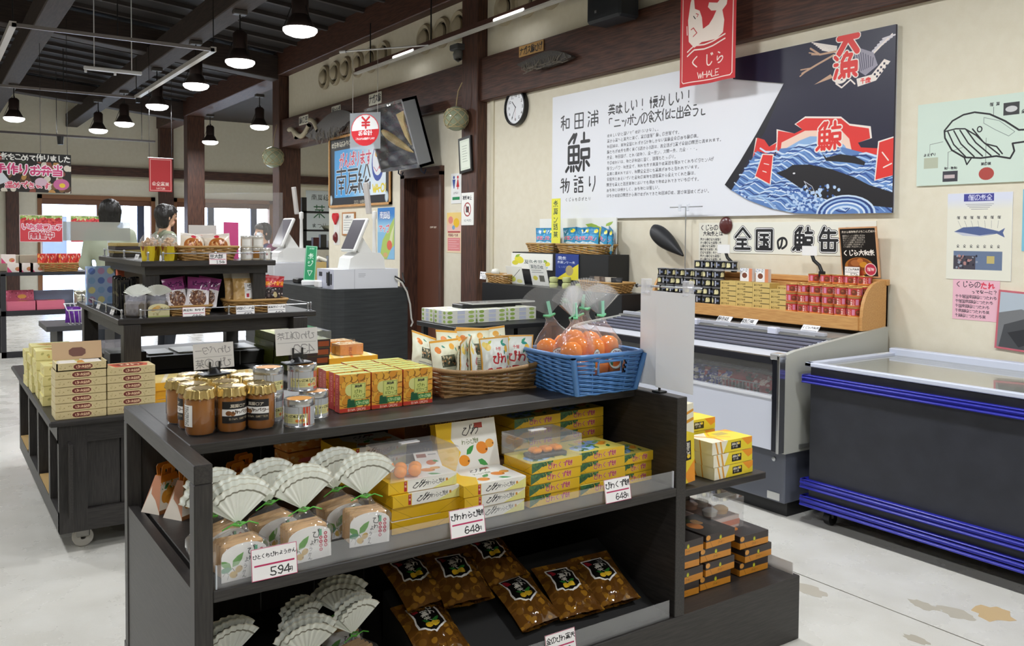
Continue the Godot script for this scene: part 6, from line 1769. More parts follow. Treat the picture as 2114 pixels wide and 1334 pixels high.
func mid_goods() -> void:
	var rng := RandomNumberGenerator.new()
	rng.seed = 77
	# ---- one-bite yokan bags
	var c := cv(11.2, 8.8, 30, Color("efedea"))
	c.leaf(2.4, 5.6, 3.6, -2.5, Color("5a9a3a")).leaf(2.6, 5.8, 3.4, 3.1, Color("4a8f6a")).leaf(2.6, 5.4, 4.2, -0.85, Color("5f9f3f")).L([2.6, 5.6, 3.2, 6.6], 0.15, Color("5a4a2a"))
	c.loquat(4.2, 6.2, 0.95, -0.6, Color("c9a03a")).loquat(2.9, 7.3, 1.0, 0.4, Color("d0a83c")).L([0.3, 7.2, 1.0, 6.4, 1.8, 7.0, 1.4, 8.2], 0.1, Color("777777"))
	c.text("び", 6.2, 1.0, 2.2, 0.2, INK).text("わ", 6.6, 3.2, 1.4, 0.14, INK).text("よ", 5.4, 3.6, 1.4, 0.13, INK).text("う", 5.2, 5.2, 1.1, 0.11, INK).text("かん", 5.0, 6.6, 1.0, 0.1, INK, Vector2(0, 1))
	c.rect(8.1, 1.2, 0.7, 1.7, Color("5fae86"))
	for j in 8:
		c.ell(8.5 + (j % 2) * 1.3, 3.4 + (j / 2) * 1.05 - (j % 2) * 0.9, 0.46, 0.46, Color("b8324a")).ell(8.5 + (j % 2) * 1.3, 3.4 + (j / 2) * 1.05 - (j % 2) * 0.9, 0.2, 0.2, Color("efdada"))
	var lab_m := paper(c.tex(), 0.35)
	c = cv(8, 10, 20, Color("f3f5ec"))
	c.rect(0, 1.7, 8, 0.42, Color("8d8a7a")).rect(0, 0.0, 8, 0.3, Color("dfdccb"))
	var fan_m := paper(c.tex(), 0.75)
	fan_m.backlight_enabled = true
	fan_m.backlight = Color(0.25, 0.26, 0.24)
	var yb := yokan_bag(fan_m, lab_m)
	for s in [[0.625, -2.075, 0.08, 0.0, "front bag beside the side frame"], [0.800, -2.095, 0.02, 0.03, "front bag in the middle of three"], [0.975, -2.115, -0.05, -0.02, "front bag beside the mochi cartons"], [0.610, -2.185, 0.3, 0.12, "rear bag by the side frame"], [0.755, -2.2, 0.15, 0.1, "rear bag behind the middle one"], [0.95, -2.215, 0.1, 0.12, "rear bag by the mochi cartons"]]:
		var o := put(yb, V(s[0], MID, s[1]), s[2], "loquat yokan bag with a white paper fan, " + s[4])
		o.rotation.z = s[3]
	T.yokan = yb
	# ---- handled carry boxes
	c = cv(20, 14, 22, Color("eadfce"))
	c.P([0, 0, 12, 0, 12, 2.6, 0, 2.6], Color("e58a2a")).ell(4, 8, 2.8, 2.3, Color("d58f35")).ell(7, 6.4, 2.4, 2.1, Color("e0a040")).ell(6.2, 9.6, 2.3, 2, Color("c9862e")).leaf(3, 5, 4, -0.4, Color("3f7f4a")).leaf(8, 8, 3.4, 0.8, Color("3a7546")).specks(0, 2.8, 12, 3, 22, 0.6, [Color("3f8a5a"), Color("dfeae0"), Color("e9a53a")], 6)
	c.rect(9.6, 3, 2.4, 11, Color("e9e7e0")).text("びわの里", 10.0, 4, 1.5, 0.2, Color("6a8a4a"), Vector2(0, 1.1)).rect(12.5, 0, 7.5, 14, Color("c4886a")).P([12.5, 14, 14, 4, 18, 9, 20, 14], Color("e6dccf"))
	c.rect(0, 12.6, 12, 1.4, Color("8a5a34"))
	var hm := paper(c.tex(), 0.3)
	var hb := thing("carry_box", "", "gift box")
	var w0 := 0.062
	var w1 := 0.03
	var d0 := 0.036
	var d1 := 0.012
	var hh := 0.105
	var g := G.new()
	var R1 := Rect2(0, 0, 0.6, 1)
	var R2 := Rect2(0.63, 0, 0.36, 1)
	g.q(V(-w0, 0, d0), V(w0, 0, d0), V(w1, hh, d1), V(-w1, hh, d1), R1)
	g.q(V(w0, 0, -d0), V(-w0, 0, -d0), V(-w1, hh, -d1), V(w1, hh, -d1), R1)
	g.q(V(-w0, 0, -d0), V(-w0, 0, d0), V(-w1, hh, d1), V(-w1, hh, -d1), R2)
	g.q(V(w0, 0, d0), V(w0, 0, -d0), V(w1, hh, -d1), V(w1, hh, d1), R2)
	g.q(V(-w1, hh, d1), V(w1, hh, d1), V(w1, hh, -d1), V(-w1, hh, -d1), Rect2(0.05, 0.05, 0.1, 0.05))
	g.q(V(-w0, 0, -d0), V(w0, 0, -d0), V(w0, 0, d0), V(-w0, 0, d0), Rect2(0.05, 0.93, 0.1, 0.05))
	part(hb, "box", g.mesh(), hm)
	for s in [-1, 1]:
		var hp := PackedVector2Array([Vector2(-0.026, 0), Vector2(-0.013, 0), Vector2(-0.013, 0.018), Vector2(0.013, 0.018), Vector2(0.013, 0), Vector2(0.026, 0), Vector2(0.026, 0.026), Vector2(0.020, 0.033), Vector2(-0.020, 0.033), Vector2(-0.026, 0.026)])
		var hd := part(hb, "handle", G.new().prism(hp, -0.001, 0.001).mesh(), hexm("e08a28", 0.4), V(0, hh - 0.001, s * 0.008))
		hd.rotation.x = s * 0.12
	for s in [[0.598, -2.70, 0.55, "against the side frame"], [0.640, -2.61, 0.55, "in front of the one at the side frame"], [0.775, -2.60, 0.5, "behind the yokan fans, its twin behind it"], [0.825, -2.68, 0.35, "behind the yokan fans, at the rear"], [0.965, -2.62, 0.2, "beside the orange print cartons"]]:
		put(hb, V(s[0], MID, s[1]), s[2], "orange loquat carry box with a handle, " + s[3])
	# ---- loquat warabi mochi cartons
	c = cv(23, 24, 20, Color("e3b91e"))
	c.rect(6, 0, 16, 3.6, Color("eeece4")).P([14, 3.6, 22, 0.6, 22, 3.6], Color("e9e38a")).rect(4.9, 0.3, 0.9, 3.0, Color("b02a26")).text("千葉", 5.05, 0.5, 0.6, 0.08, Color("f0d8c8"), Vector2(0, 1.6))
	c.text("びわ", 7.0, 0.5, 2.3, 0.2, INK, Vector2(1.0, 0), 1.0, 1.0).text("わらび餅", 12.2, 0.9, 1.5, 0.11, Color("4a4a48"), Vector2(0.95, 0)).rect(18.4, 1.2, 0.7, 0.8, Color("d08a2a"))
	c.L([0.3, 0.2, 3.4, 3.4], 0.08, Color("9a7a10")).L([21.6, 0.2, 20.6, 3.4], 0.08, Color("cfcaa8"))
	c.rect(0, 4, 22, 15, Color("eeede6")).P([0, 4, 6, 4, 5, 9, 8, 13, 5, 19, 0, 19], Color("efc51f")).loquat(9, 15.6, 2.0, 0.2).loquat(16, 12.6, 2.2, 0.4, Color("ef9030")).loquat(19, 11.6, 1.6, 0.1, Color("f0a848")).leaf(10, 14, 4, -0.7, Color("3f9a4a")).leaf(14, 16, 4, 0.5, Color("4aa050")).rect(14, 5, 3, 1.6, Color("a83a2c"))
	c.text("びわ", 8.5, 5.2, 3.2, 0.24, INK, Vector2(1.05, 0), 1.0, 0.6).text("わらび餅", 8.6, 9.4, 1.6, 0.14, Color("5a6a3a"), Vector2(1.0, 0))
	c.rect(0, 19.5, 23, 4.5, Color("dcae18")).L([0, 19.6, 7, 24], 0.1, Color("9a7a10")).L([14, 24, 22, 19.6], 0.1, Color("9a7a10"))
	var wm := paper(c.tex(), 0.35)
	var warabi: MeshInstance3D = solo("mochi_carton", "", "box", carton(0.215, 0.036, 0.155, 23, 24, {"": [0.2, 19.7, 22, 4], "f": [0, 0, 22, 3.6], "t": [0, 4, 22, 15]}), wm)
	for j in 4:
		put(warabi, V(1.160 + [0.0, 0.006, 0.003, -0.004][j], MID + j * 0.0362, -2.188 + [0.002, 0, 0.004, -0.002][j]), [0.02, -0.02, 0.01, -0.02][j] + (PI if j < 2 else 0.0), "yellow loquat warabi mochi carton, %s in the stack under the clear cover" % LAYER[j])
	for j in 3:
		put(warabi, V(1.378, MID + j * 0.0362, -2.165 + j * 0.004), [0.01, 0.02, -0.02][j], "yellow loquat warabi mochi carton, %s in the stack before the upright one" % LAYER[j])
	for j in 3:
		put(warabi, V(1.115, MID + 0.084 + j * 0.0362, -2.43 + j * 0.004), 0.0, "yellow and white loquat warabi mochi carton on the raised back row", "back warabi mochi cartons")
	# the box standing upright behind
	var up := put(warabi, V(1.382, MID + 0.108, -2.262), 0.0, "loquat warabi mochi carton standing upright to show its lid")
	up.rotation.x = PI / 2 - 0.25
	up.position = V(1.39, MID + 0.165, -2.29)
	# plain riser and brown cartons at the back
	solo("riser_box", "plain brown cardboard riser under the back row of cartons", "box", bx(0, 0, 0, 1.02, 0.083, 0.24), hexm("7a5a3a", 0.8), V(1.46, MID, -2.45))
	c = cv(20, 9, 14, Color("6b4a36"))
	c.text("びわカステラ", 4, 2.4, 1.6, 0.14, Color("b9946a")).rect(14.5, 4.5, 5.5, 4.5, Color("d98a3e"))
	var bm := paper(c.tex(), 0.4)
	var brown: MeshInstance3D = solo("brown_carton", "", "box", carton(0.21, 0.075, 0.12, 20, 9, {"": [0, 0, 14, 9], "f": [0, 0, 14, 9], "l": [15, 5, 5, 4], "t": [15, 5, 4, 3]}), bm)
	for s in [[1.36, 0.0835, -2.49], [1.60, 0.0835, -2.50], [1.82, 0.0835, -2.50], [1.37, 0.159, -2.50], [1.61, 0.159, -2.51]]:
		put(brown, V(s[0], MID + s[1], s[2]), 0.0, "brown and orange cake carton in the shade at the back of the middle shelf", "brown cake cartons")
	c = cv(10, 16, 14, Color("e39a4e"))
	c.specks(0, 0, 10, 16, 30, 1.3, [Color("f0b870"), Color("d98038"), Color("f3cf9a")], 9).ell(5, 6, 2.4, 1.6, Color("e0787a"))
	var ob: MeshInstance3D = solo("orange_carton", "", "box", carton(0.12, 0.075, 0.09, 10, 16, {}), paper(c.tex(), 0.4))
	for s in [[1.035, 0.0, -2.60], [1.035, 0.0755, -2.60], [1.035, 0.151, -2.61]]:
		put(ob, V(s[0] - 0.06, MID + s[1], s[2]), 0.15, "orange fruit-print carton stacked beside the carry boxes", "orange print cartons")
	# ---- loquat kuzu mochi cartons
	c = cv(20, 22, 20, Color("e6bb2a"))
	c.P([0, 0, 6, 0, 3, 2, 0, 3.2], Color("3f6a4a")).specks(0, 0, 8, 1.2, 16, 0.7, [Color("2f5a3a"), Color("4f7f4a")], 4).text("びわくず餅", 6.2, 0.7, 1.9, 0.36, Color("f2d9c0"), Vector2(1.05, 0)).text("びわくず餅", 6.2, 0.7, 1.9, 0.24, Color("b83a5a"), Vector2(1.05, 0)).L([0.2, 0.2, 3, 3.2], 0.08, Color("8a6a10"))
	c.rect(0, 4, 20, 14, Color("dccb62")).ell(6, 13, 5, 3, Color("6f9fd8")).ell(5, 14.5, 4, 2, Color("a8c8ec")).ell(12, 9, 4, 2.4, Color("7fa8dc"))
	for j in 12:
		c.leaf(2 + j * 1.4, 16 - (j % 3) * 3, 3.4, -0.4 - (j % 4) * 0.5, [Color("2f6a3a"), Color("4a8a46"), Color("7aa84a")][j % 3])
	c.loquat(15, 12, 1.6).loquat(17, 10.6, 1.4).text("びわ", 8, 5.2, 2.6, 0.5, Color("f4e2d8"), Vector2(1.0, 0)).text("びわ", 8, 5.2, 2.6, 0.3, Color("b03848"), Vector2(1.0, 0))
	c.rect(0, 18.4, 20, 3.6, Color("e0b424")).L([0, 18.6, 6, 22], 0.1, Color("9a7a10")).L([13, 22, 20, 18.6], 0.1, Color("9a7a10"))
	var km := paper(c.tex(), 0.35)
	var kuzu: MeshInstance3D = solo("kuzu_carton", "", "box", carton(0.195, 0.034, 0.150, 20, 22, {"": [0.1, 18.5, 19, 3.3], "f": [0, 0, 20, 3.3], "t": [0, 4, 20, 14]}), km)
	for col in [[1.606, 4, -2.165, "under the sample cover"], [1.806, 4, -2.18, "between the other two"], [1.965, 3, -2.19, "beside the side board"]]:
		for j in col[1]:
			var sx: float = 0.72 if col[0] > 1.9 else 1.0
			var o := put(kuzu, V(col[0] + rng.randf_range(-0.004, 0.004), MID + j * 0.0342, col[2] + rng.randf_range(-0.006, 0.006)), rng.randf_range(-0.03, 0.03), "yellow kuzu mochi carton, %s in the stack %s" % [LAYER[j], col[3]])
			o.scale.x = sx
	for j in 4:
		put(kuzu, V(1.70, MID + 0.0835 + j * 0.0342, -2.39), 0.02, "yellow loquat kuzu mochi carton on the raised back row", "back kuzu mochi cartons")
	for j in 4:
		put(kuzu, V(1.90, MID + 0.0835 + j * 0.0342, -2.40), -0.02, "yellow loquat kuzu mochi carton on the raised back row", "back kuzu mochi cartons")
	# ---- clear covers with samples
	for s in [[1.16, MID + 0.1449, -2.188, 0.218, 0.16, 0.075], [1.606, MID + 0.1369, -2.165, 0.2, 0.155, 0.07]]:
		var cc := thing("sample_cover", "clear acrylic sample cover over the warabi mochi stack" if s[0] < 1.3 else "clear acrylic sample cover over the kuzu mochi stack", "cover", V(s[0], s[1], s[2]))
		var w: float = s[3] / 2
		var d: float = s[4] / 2
		part(cc, "pane", lohi(V(-w, 0, d - 0.002), V(w, s[5], d)), T.acrylic)
		part(cc, "pane", lohi(V(-w, 0, -d), V(w, s[5], -d + 0.002)), T.acrylic)
		part(cc, "pane", lohi(V(-w, 0, -d), V(-w + 0.002, s[5], d)), T.acrylic)
		part(cc, "pane", lohi(V(w - 0.002, 0, -d), V(w, s[5], d)), T.acrylic)
		part(cc, "pane", lohi(V(-w, s[5] - 0.002, -d), V(w, s[5], d)), T.acrylic)
		part(cc, "tab", lohi(V(-0.02, s[5], -d + 0.03), V(0.04, s[5] + 0.002, -d + 0.05)), T.white_card)
	var ball := mat(Color("f3921c"), 0.15)
	var bl := G.new().lathe(range(0, 9).map(func(i): return Vector2(sin(PI * i / 8.0) * 0.019, 0.017 - cos(PI * i / 8.0) * 0.017)), 16).mesh()
	for s in [[-0.062, 0.045], [-0.02, 0.052], [-0.042, 0.008], [-0.002, 0.02], [-0.066, -0.025]]:
		solo("mochi_ball", "glossy orange mochi ball sample under the clear cover", "sweet", bl, ball, V(1.16 + s[0], MID + 0.1451, -2.188 + s[1]), 0.0, "mochi ball samples")
	c = cv(6, 5, 20, Color("efe9e4"))
	c.rect(0.5, 0.6, 2.4, 1.2, Color("9a5a4a")).ell(3.6, 3.6, 1.2, 0.8, Color("d8703a")).leaf(4, 3, 1.6, 0.3, Color("4a9a4a")).rect(3.4, 0.8, 2, 0.3, Color("999999"))
	var card := solo("sample_card", "small white fruit card leaning under the clear cover", "card", board_z(0.075, 0.06, 0.002), paper(c.tex()), V(1.225, MID + 0.1452, -2.20), -0.2)
	card.rotation.x = -1.0
	var sam: MeshInstance3D = solo("sweet_tray", "black tray of orange sweets under the kuzu cover", "tray", bx(0, 0, 0, 0.13, 0.012, 0.06, 0.003), hexm("2b2724", 0.4), V(1.61, MID + 0.1371, -2.15))
	for k in 3:
		solo("kuzu_sweet", "orange kuzu sweet on the black tray", "sweet", bx(0, 0, 0, 0.034, 0.016, 0.04, 0.006), ball, V(1.57 + k * 0.04, MID + 0.1493, -2.15), 0.0, "kuzu sweets on the tray")
	# ---- price cards on the guard
	price_card(V(0.690, MID + 0.002, -1.998), 0.0, 0.112, 0.075, "594", "price card 594 yen for one-bite yokan on the middle shelf edge", -0.12)
	price_card(V(1.235, MID - 0.002, -1.998), 0.0, 0.112, 0.075, "648", "price card 648 yen for warabi mochi on the middle shelf edge", -0.18, 0)
	price_card(V(1.785, MID + 0.0, -1.998), 0.0, 0.105, 0.072, "648", "price card 648 yen for kuzu mochi on the middle shelf edge", -0.18, 1)

func low_goods() -> void:
	# yokan bags in the shade
	for s in [[0.66, -2.28, 0.2], [0.84, -2.18, -0.1], [1.00, -2.24, 0.3], [0.86, -2.30, 0.5], [1.02, -2.38, -0.3]]:
		dup(T.yokan, V(s[0], LOW, s[1]), s[2], "bag of one-bite loquat yokan in the shade on the bottom shelf", "yokan bags on the bottom shelf")
	# loquat jelly candy bags lying on a tilted stand
	var c := cv(24, 18, 20, Color("5c3a14"))
	c.specks(0, 0, 24, 18, 220, 1.1, [Color("6e4a1a"), Color("7d551c"), Color("63401a"), Color("93671f"), Color("543512")], 7)
	c.P([2.6, 2.0, 9, 2.0, 9.4, 9.6, 5.8, 11.6, 2.2, 9.6], Color("ece9e4")).P([3.0, 2.3, 8.6, 2.3, 8.95, 9.3, 5.8, 11.0, 2.65, 9.3], Color("191714"))
	c.text("びわ", 6.4, 2.8, 1.7, 0.26, Color("e8e4da"), Vector2(0, 1.0)).text("寒天", 4.5, 4.6, 1.8, 0.26, Color("e8e4da"), Vector2(0, 1.0)).rect(3.2, 2.6, 1.1, 2.2, Color("b02a35")).leaf(6, 8.6, 2.4, -0.5, Color("3a8a3a")).leaf(5.6, 8.6, 2.2, -2.6, Color("2f7a34")).loquat(5.0, 9.2, 0.9, 0.2, Color("f0c030")).loquat(6.6, 9.1, 1.0, 0.1, Color("f2c838"))
	var m := paper(c.tex(), 0.08)
	m.clearcoat_enabled = true
	m.clearcoat = 1.0
	m.clearcoat_roughness = 0.05
	var b := []
	for k in 2:
		b.append(solo("kanten_bag", "", "sweets bag", bag_mesh(0.17, 0.21, 0.05, 50 + k, 0.0, 14, 14, 0.14), m))
	var ramp := G.new().prism(PackedVector2Array([Vector2(0, 0), Vector2(0.34, 0), Vector2(0.34, 0.16)]), 0, 0.86)
	ramp.moved(Transform3D(Basis(Vector3.UP, PI / 2), Vector3.ZERO))
	solo("slant_stand", "dark slanted stand under the loquat jelly bags on the bottom shelf", "stand", ramp.mesh(), hexm("1b1a19", 0.6), V(1.16, LOW, -2.04))
	for s in [[0, 1.23, -2.10, 0.02, 0.05], [1, 1.36, -2.19, 0.115, -0.1], [0, 1.57, -2.10, 0.03, 0.1], [1, 1.72, -2.09, 0.026, -0.1], [0, 1.88, -2.09, 0.026, -0.05], [1, 1.55, -2.25, 0.12, 0.1], [1, 1.25, -2.23, 0.12, 0.1]]:
		var o := put(b[s[0]], V(s[1], LOW + s[3] + 0.03, s[2]), s[4], "clear bag of golden loquat kanten with a black label on the slanted stand", "loquat kanten bags")
		o.rotation.x = -1.08
	price_card(V(1.565, LOW + 0.0, -1.996), 0.0, 0.112, 0.075, "540", "price card 540 yen for golden loquat kanten on the bottom shelf", -0.18)

func end_goods() -> void:
	# ---- yellow and white cartons on the end shelf
	var c := cv(18, 20, 20, Color("e8cc3a"))
	c.rect(0, 0, 18, 4.4, Color("ead238")).P([0, 0, 7, 0, 5, 4.4, 0, 4.4], Color("ece7d2")).L([1.6, 0.2, 2.6, 4.2], 0.6, Color("dd9a34")).L([3.6, 0.2, 4.4, 4.2], 0.7, Color("e0a038")).P([13, 0, 18, 0, 18, 2, 16, 3], Color("ee9a2e"))
	c.rect(8.4, 1.0, 4.4, 2.6, Color("1c1a18")).text("房州びわ", 8.7, 1.3, 0.9, 0.13, Color("e9e4d6"), Vector2(0.9, 0)).ell(11.9, 1.7, 0.5, 0.5, Color("e8c83a")).text("ケーキ", 9.0, 2.4, 0.8, 0.12, Color("d9d4c6"), Vector2(1.0, 0))
	c.rect(0, 5, 18, 11, Color("ecd63e")).P([0, 5, 8, 5, 4, 10, 7, 16, 0, 16], Color("ece6cc")).L([1, 6, 6, 11, 5, 16], 0.9, Color("dd9a34")).L([9, 5, 6, 9, 11, 13], 0.7, Color("e8a83a")).P([14, 5, 18, 5, 18, 9], Color("f0a23a")).rect(9, 7, 5, 3, Color("c9b35a"))
	c.rect(0, 16.5, 18, 3.5, Color("e9e2c0")).L([3, 16.5, 6, 20], 0.7, Color("dd9a34")).L([9, 16.5, 10, 20], 0.7, Color("dda03a"))
	var m := paper(c.tex(), 0.35)
	var yc: MeshInstance3D = solo("cake_carton", "", "box", carton(0.215, 0.046, 0.13, 18, 20, {"": [0.1, 16.6, 17, 3.3], "f": [0, 0, 18, 4.4], "t": [0, 5, 18, 11]}), m)
	for j in 3:
		put(yc, V(2.445 + [0.008, 0.004, 0.0][j], 0.62 + j * 0.0462, -2.185), [0.03, 0.02, 0.0][j], "yellow and cream loquat cake carton, %s in the front stack on the end shelf" % LAYER[j])
	for j in 4:
		put(yc, V(2.42, 0.62 + j * 0.0462, -2.345), 0.0, "yellow and cream loquat cake carton in the rear stack on the end shelf", "rear loquat cake cartons")
	var up := put(yc, V(2.16, 0.735, -2.16), 0.0, "yellow and cream loquat cake carton stood on end against the unit")
	up.rotation = V(0.0, 0.1, -PI / 2 + 0.06)
	up.position = V(2.15, 0.772, -2.175)
	up.scale = V(1.3, 1.9, 1.0)
	# ---- black and orange cartons on the plinth
	c = cv(20, 24, 20, Color("3a3230"))
	c.rect(0, 0, 20, 4.6, Color("3b3331")).rect(0, 2.4, 20, 2.2, Color("d08a2c")).ell(10, 1.9, 0.9, 0.9, Color("8a8a1e")).ell(10, 1.9, 0.6, 0.6, Color("c9c832")).text("びわゼリー", 8.2, 3.0, 0.9, 0.1, Color("8a5a1c")).L([1, 0, 4.5, 4.6], 0.1, Color("241e1c")).ell(1.5, 1.0, 1.5, 0.9, Color("dd9a44"))
	c.rect(0, 5, 20, 14, Color("2f2927")).ell(6, 12, 3.4, 2.6, Color("d9822e")).ell(11, 10, 2.6, 2, Color("e0a04a")).rect(13, 7, 3, 8, Color("4a423e")).leaf(7, 9, 4, -0.5, Color("4a5a34"))
	c.rect(0, 19.5, 20, 4.5, Color("37302e")).rect(0, 21.8, 20, 2.2, Color("c9832a")).L([4, 19.5, 8, 24], 0.12, Color("1c1816")).L([14, 19.5, 10, 24], 0.12, Color("1c1816"))
	m = paper(c.tex(), 0.3)
	var oc: MeshInstance3D = solo("jelly_carton", "", "box", carton(0.155, 0.05, 0.19, 20, 24, {"": [0.1, 19.6, 19.6, 4.3], "f": [0, 0, 20, 4.6], "t": [0, 5, 20, 14]}), m)
	for s in [[2.175, 4, -2.19, "against the unit"], [2.345, 4, -2.195, "between the other two on the plinth"], [2.565, 3, -2.205, "at the plinth end"]]:
		for j in s[1]:
			put(oc, V(s[0] + (0.012 if j % 2 else 0.0), LOW + j * 0.0502, s[2] + (0.006 if j % 2 else 0.0)), 0.03 if j % 2 else -0.02, "black and orange jelly carton, %s in the stack %s" % [LAYER[j], s[3]])
	for s in [[2.2, 4, -2.45], [2.4, 4, -2.45]]:
		for j in s[1]:
			put(oc, V(s[0], LOW + j * 0.0502, s[2]), 0.0, "black and orange loquat jelly carton in the rear row on the plinth", "rear jelly cartons")
	# open sample carton and its clear cover
	var op := thing("sample_carton", "open jelly sample carton with wrapped cups under a clear cover", "box", V(2.50, LOW + 0.1508, -2.32))
	part(op, "tray", lohi(V(-0.07, 0, -0.2), V(0.08, 0.045, 0.12)), hexm("e6cfc4", 0.5))
	part(op, "inner", lohi(V(-0.06, 0.045, -0.19), V(0.07, 0.047, 0.11)), hexm("8a6a5a", 0.5))
	for k in 5:
		part(op, "wrapped_cup", G.new().lathe([Vector2(0, 0), Vector2(0.026, 0), Vector2(0.03, 0.018), Vector2(0.018, 0.026), Vector2(0, 0.027)], 12).mesh(), hexm(["e9e4dc", "e8b86a", "c9a08a"][k % 3], 0.25), V(-0.028 + (k % 2) * 0.06, 0.047, 0.07 - (k / 2) * 0.1))
	part(op, "band", lohi(V(-0.072, 0.01, 0.118), V(0.082, 0.03, 0.122)), hexm("dd8a6a", 0.5))
	part(op, "cover", lohi(V(-0.085, 0, 0.128), V(0.095, 0.115, 0.13)), T.acrylic)
	part(op, "cover", lohi(V(0.093, 0, -0.21), V(0.095, 0.115, 0.13)), T.acrylic)
	part(op, "cover", lohi(V(-0.085, 0, -0.21), V(-0.083, 0.115, 0.13)), T.acrylic)
	part(op, "cover", lohi(V(-0.085, 0.113, -0.21), V(0.095, 0.115, 0.13)), T.acrylic)
	part(op, "cover_tag", lohi(V(0.0, 0.1151, 0.06), V(0.08, 0.1165, 0.10)), T.white_card)

# ---------------------------------------------------------------- island table with two tiers
const DECK := 0.634
const TIER := 1.05
const HIGH := 1.35

func gallery(parent: Node3D, a: Vector3, b: Vector3, posts: int) -> void:
	# low chrome rail on turned posts along a shelf edge
	part(parent, "gallery_rail", G.new().rod(a + V(0, 0.042, 0), b + V(0, 0.042, 0), 0.0035, 6).mesh(), T.steel)
	for k in posts:
		var p := a.lerp(b, float(k) / (posts - 1))
		part(parent, "gallery_post", G.new().lathe([Vector2(0.010, 0), Vector2(0.010, 0.003), Vector2(0.004, 0.006), Vector2(0.006, 0.016), Vector2(0.004, 0.026), Vector2(0.006, 0.036), Vector2(0.0075, 0.043), Vector2(0.005, 0.050), Vector2(0, 0.052)], 10, p).mesh(), T.steel)

func island() -> void:
	var t := thing("island_table", "black wooden island table on casters with panelled sides", "table")
	part(t, "table_top", lohi(V(0.47, 0.606, -6.42), V(2.56, DECK, -4.40), 0.008), T.black_x)
	part(t, "core", lohi(V(0.58, 0.12, -6.34), V(2.48, 0.606, -4.47)), hexm("1b1a19", 0.6))
	# front: frame and plank panel
	part(t, "rail", lohi(V(0.51, 0.52, -4.47), V(2.52, 0.606, -4.43)), T.black_x)
	part(t, "rail", lohi(V(0.51, 0.10, -4.47), V(2.52, 0.20, -4.43)), T.black_x)
	for x in [0.51, 1.46, 2.4]:
		part(t, "stile", lohi(V(x, 0.10, -4.47), V(x + 0.12, 0.606, -4.428)), T.black_y)
	for k in 12:
		part(t, "plank", lohi(V(0.63 + k * 0.15, 0.2, -4.468), V(0.63 + k * 0.15 + 0.146, 0.52, -4.455), 0.002), T.black_y)
	# left side: uprights with open bays
	part(t, "rail", lohi(V(0.51, 0.53, -6.37), V(0.55, 0.606, -4.47)), T.black_z)
	part(t, "rail", lohi(V(0.51, 0.10, -6.37), V(0.55, 0.185, -4.47)), T.black_z)
	for z in [-6.37, -5.80, -5.32, -4.82]:
		part(t, "upright", lohi(V(0.51, 0.185, z), V(0.58, 0.53, z + 0.06)), T.black_y)
	for z in [-6.3, -5.24]:
		part(t, "bay_floor", lohi(V(0.512, 0.185, z), V(0.58, 0.195, z + 0.42)), hexm("b9985f", 0.7))
	for z in [-5.74, -4.75]:
		part(t, "bay_panel", lohi(V(0.545, 0.185, z), V(0.56, 0.53, z + 0.40)), T.black_z)
	for q in [[0.62, -4.52], [0.62, -6.28], [2.4, -4.52], [2.4, -6.28]]:
		var w := part(t, "caster", G.new().lathe([Vector2(0.012, -0.016), Vector2(0.044, -0.016), Vector2(0.047, -0.01), Vector2(0.047, 0.01), Vector2(0.044, 0.016), Vector2(0.012, 0.016)], 20).moved(Transform3D(Basis(Vector3.RIGHT, PI / 2), V(0, 0.047, 0))).mesh(), hexm("b4b0a6", 0.5), V(q[0], 0, q[1]))
		part(w, "fork", lohi(V(-0.03, 0.047, -0.022), V(0.03, 0.12, 0.022), 0.006), hexm("9c9a94", 0.4, 0.5))
	# two tiers on legs
	var s := thing("tier_shelf", "black two-tier shelf with chrome gallery rails standing on the island table", "shelf")
	part(s, "lower_board", lohi(V(0.836, TIER - 0.03, -6.26), V(1.915, TIER, -4.82), 0.004), T.black_x)
	part(s, "apron", lohi(V(0.88, TIER - 0.10, -4.90), V(1.87, TIER - 0.03, -4.87)), T.black_x)
	part(s, "apron", lohi(V(0.88, TIER - 0.10, -6.22), V(0.91, TIER - 0.03, -4.87)), T.black_z)
	for q in [[0.86, -4.89], [1.77, -4.89], [0.86, -6.22], [1.77, -6.22]]:
		part(s, "leg", lohi(V(q[0], DECK, q[1]), V(q[0] + 0.085, TIER - 0.03, q[1] + 0.085), 0.003), T.black_y)
	part(s, "upper_board", lohi(V(0.96, HIGH - 0.03, -6.2), V(1.69, HIGH, -4.87), 0.004), T.black_x)
	part(s, "upper_apron", lohi(V(0.99, HIGH - 0.075, -6.15), V(1.66, HIGH - 0.03, -4.93)), T.black_x)
	for q in [[0.995, -5.02], [1.58, -5.02], [0.995, -6.15], [1.58, -6.15]]:
		part(s, "upper_leg", lohi(V(q[0], TIER, q[1]), V(q[0] + 0.075, HIGH - 0.03, q[1] + 0.075), 0.003), T.black_y)
	part(s, "upper_back", lohi(V(1.06, TIER, -5.16), V(1.60, HIGH - 0.03, -5.14)), hexm("191817", 0.6))
	gallery(s, V(0.95, TIER, -4.84), V(1.87, TIER, -4.84), 3)
	gallery(s, V(0.86, TIER, -6.2), V(0.86, TIER, -4.86), 4)
	gallery(s, V(1.895, TIER, -5.9), V(1.895, TIER, -4.86), 3)
	gallery(s, V(1.075, HIGH, -4.89), V(1.63, HIGH, -4.89), 3)
	gallery(s, V(0.98, HIGH, -6.1), V(1.0, HIGH, -4.90), 3)
	gallery(s, V(1.67, HIGH, -5.9), V(1.67, HIGH, -4.90), 3)

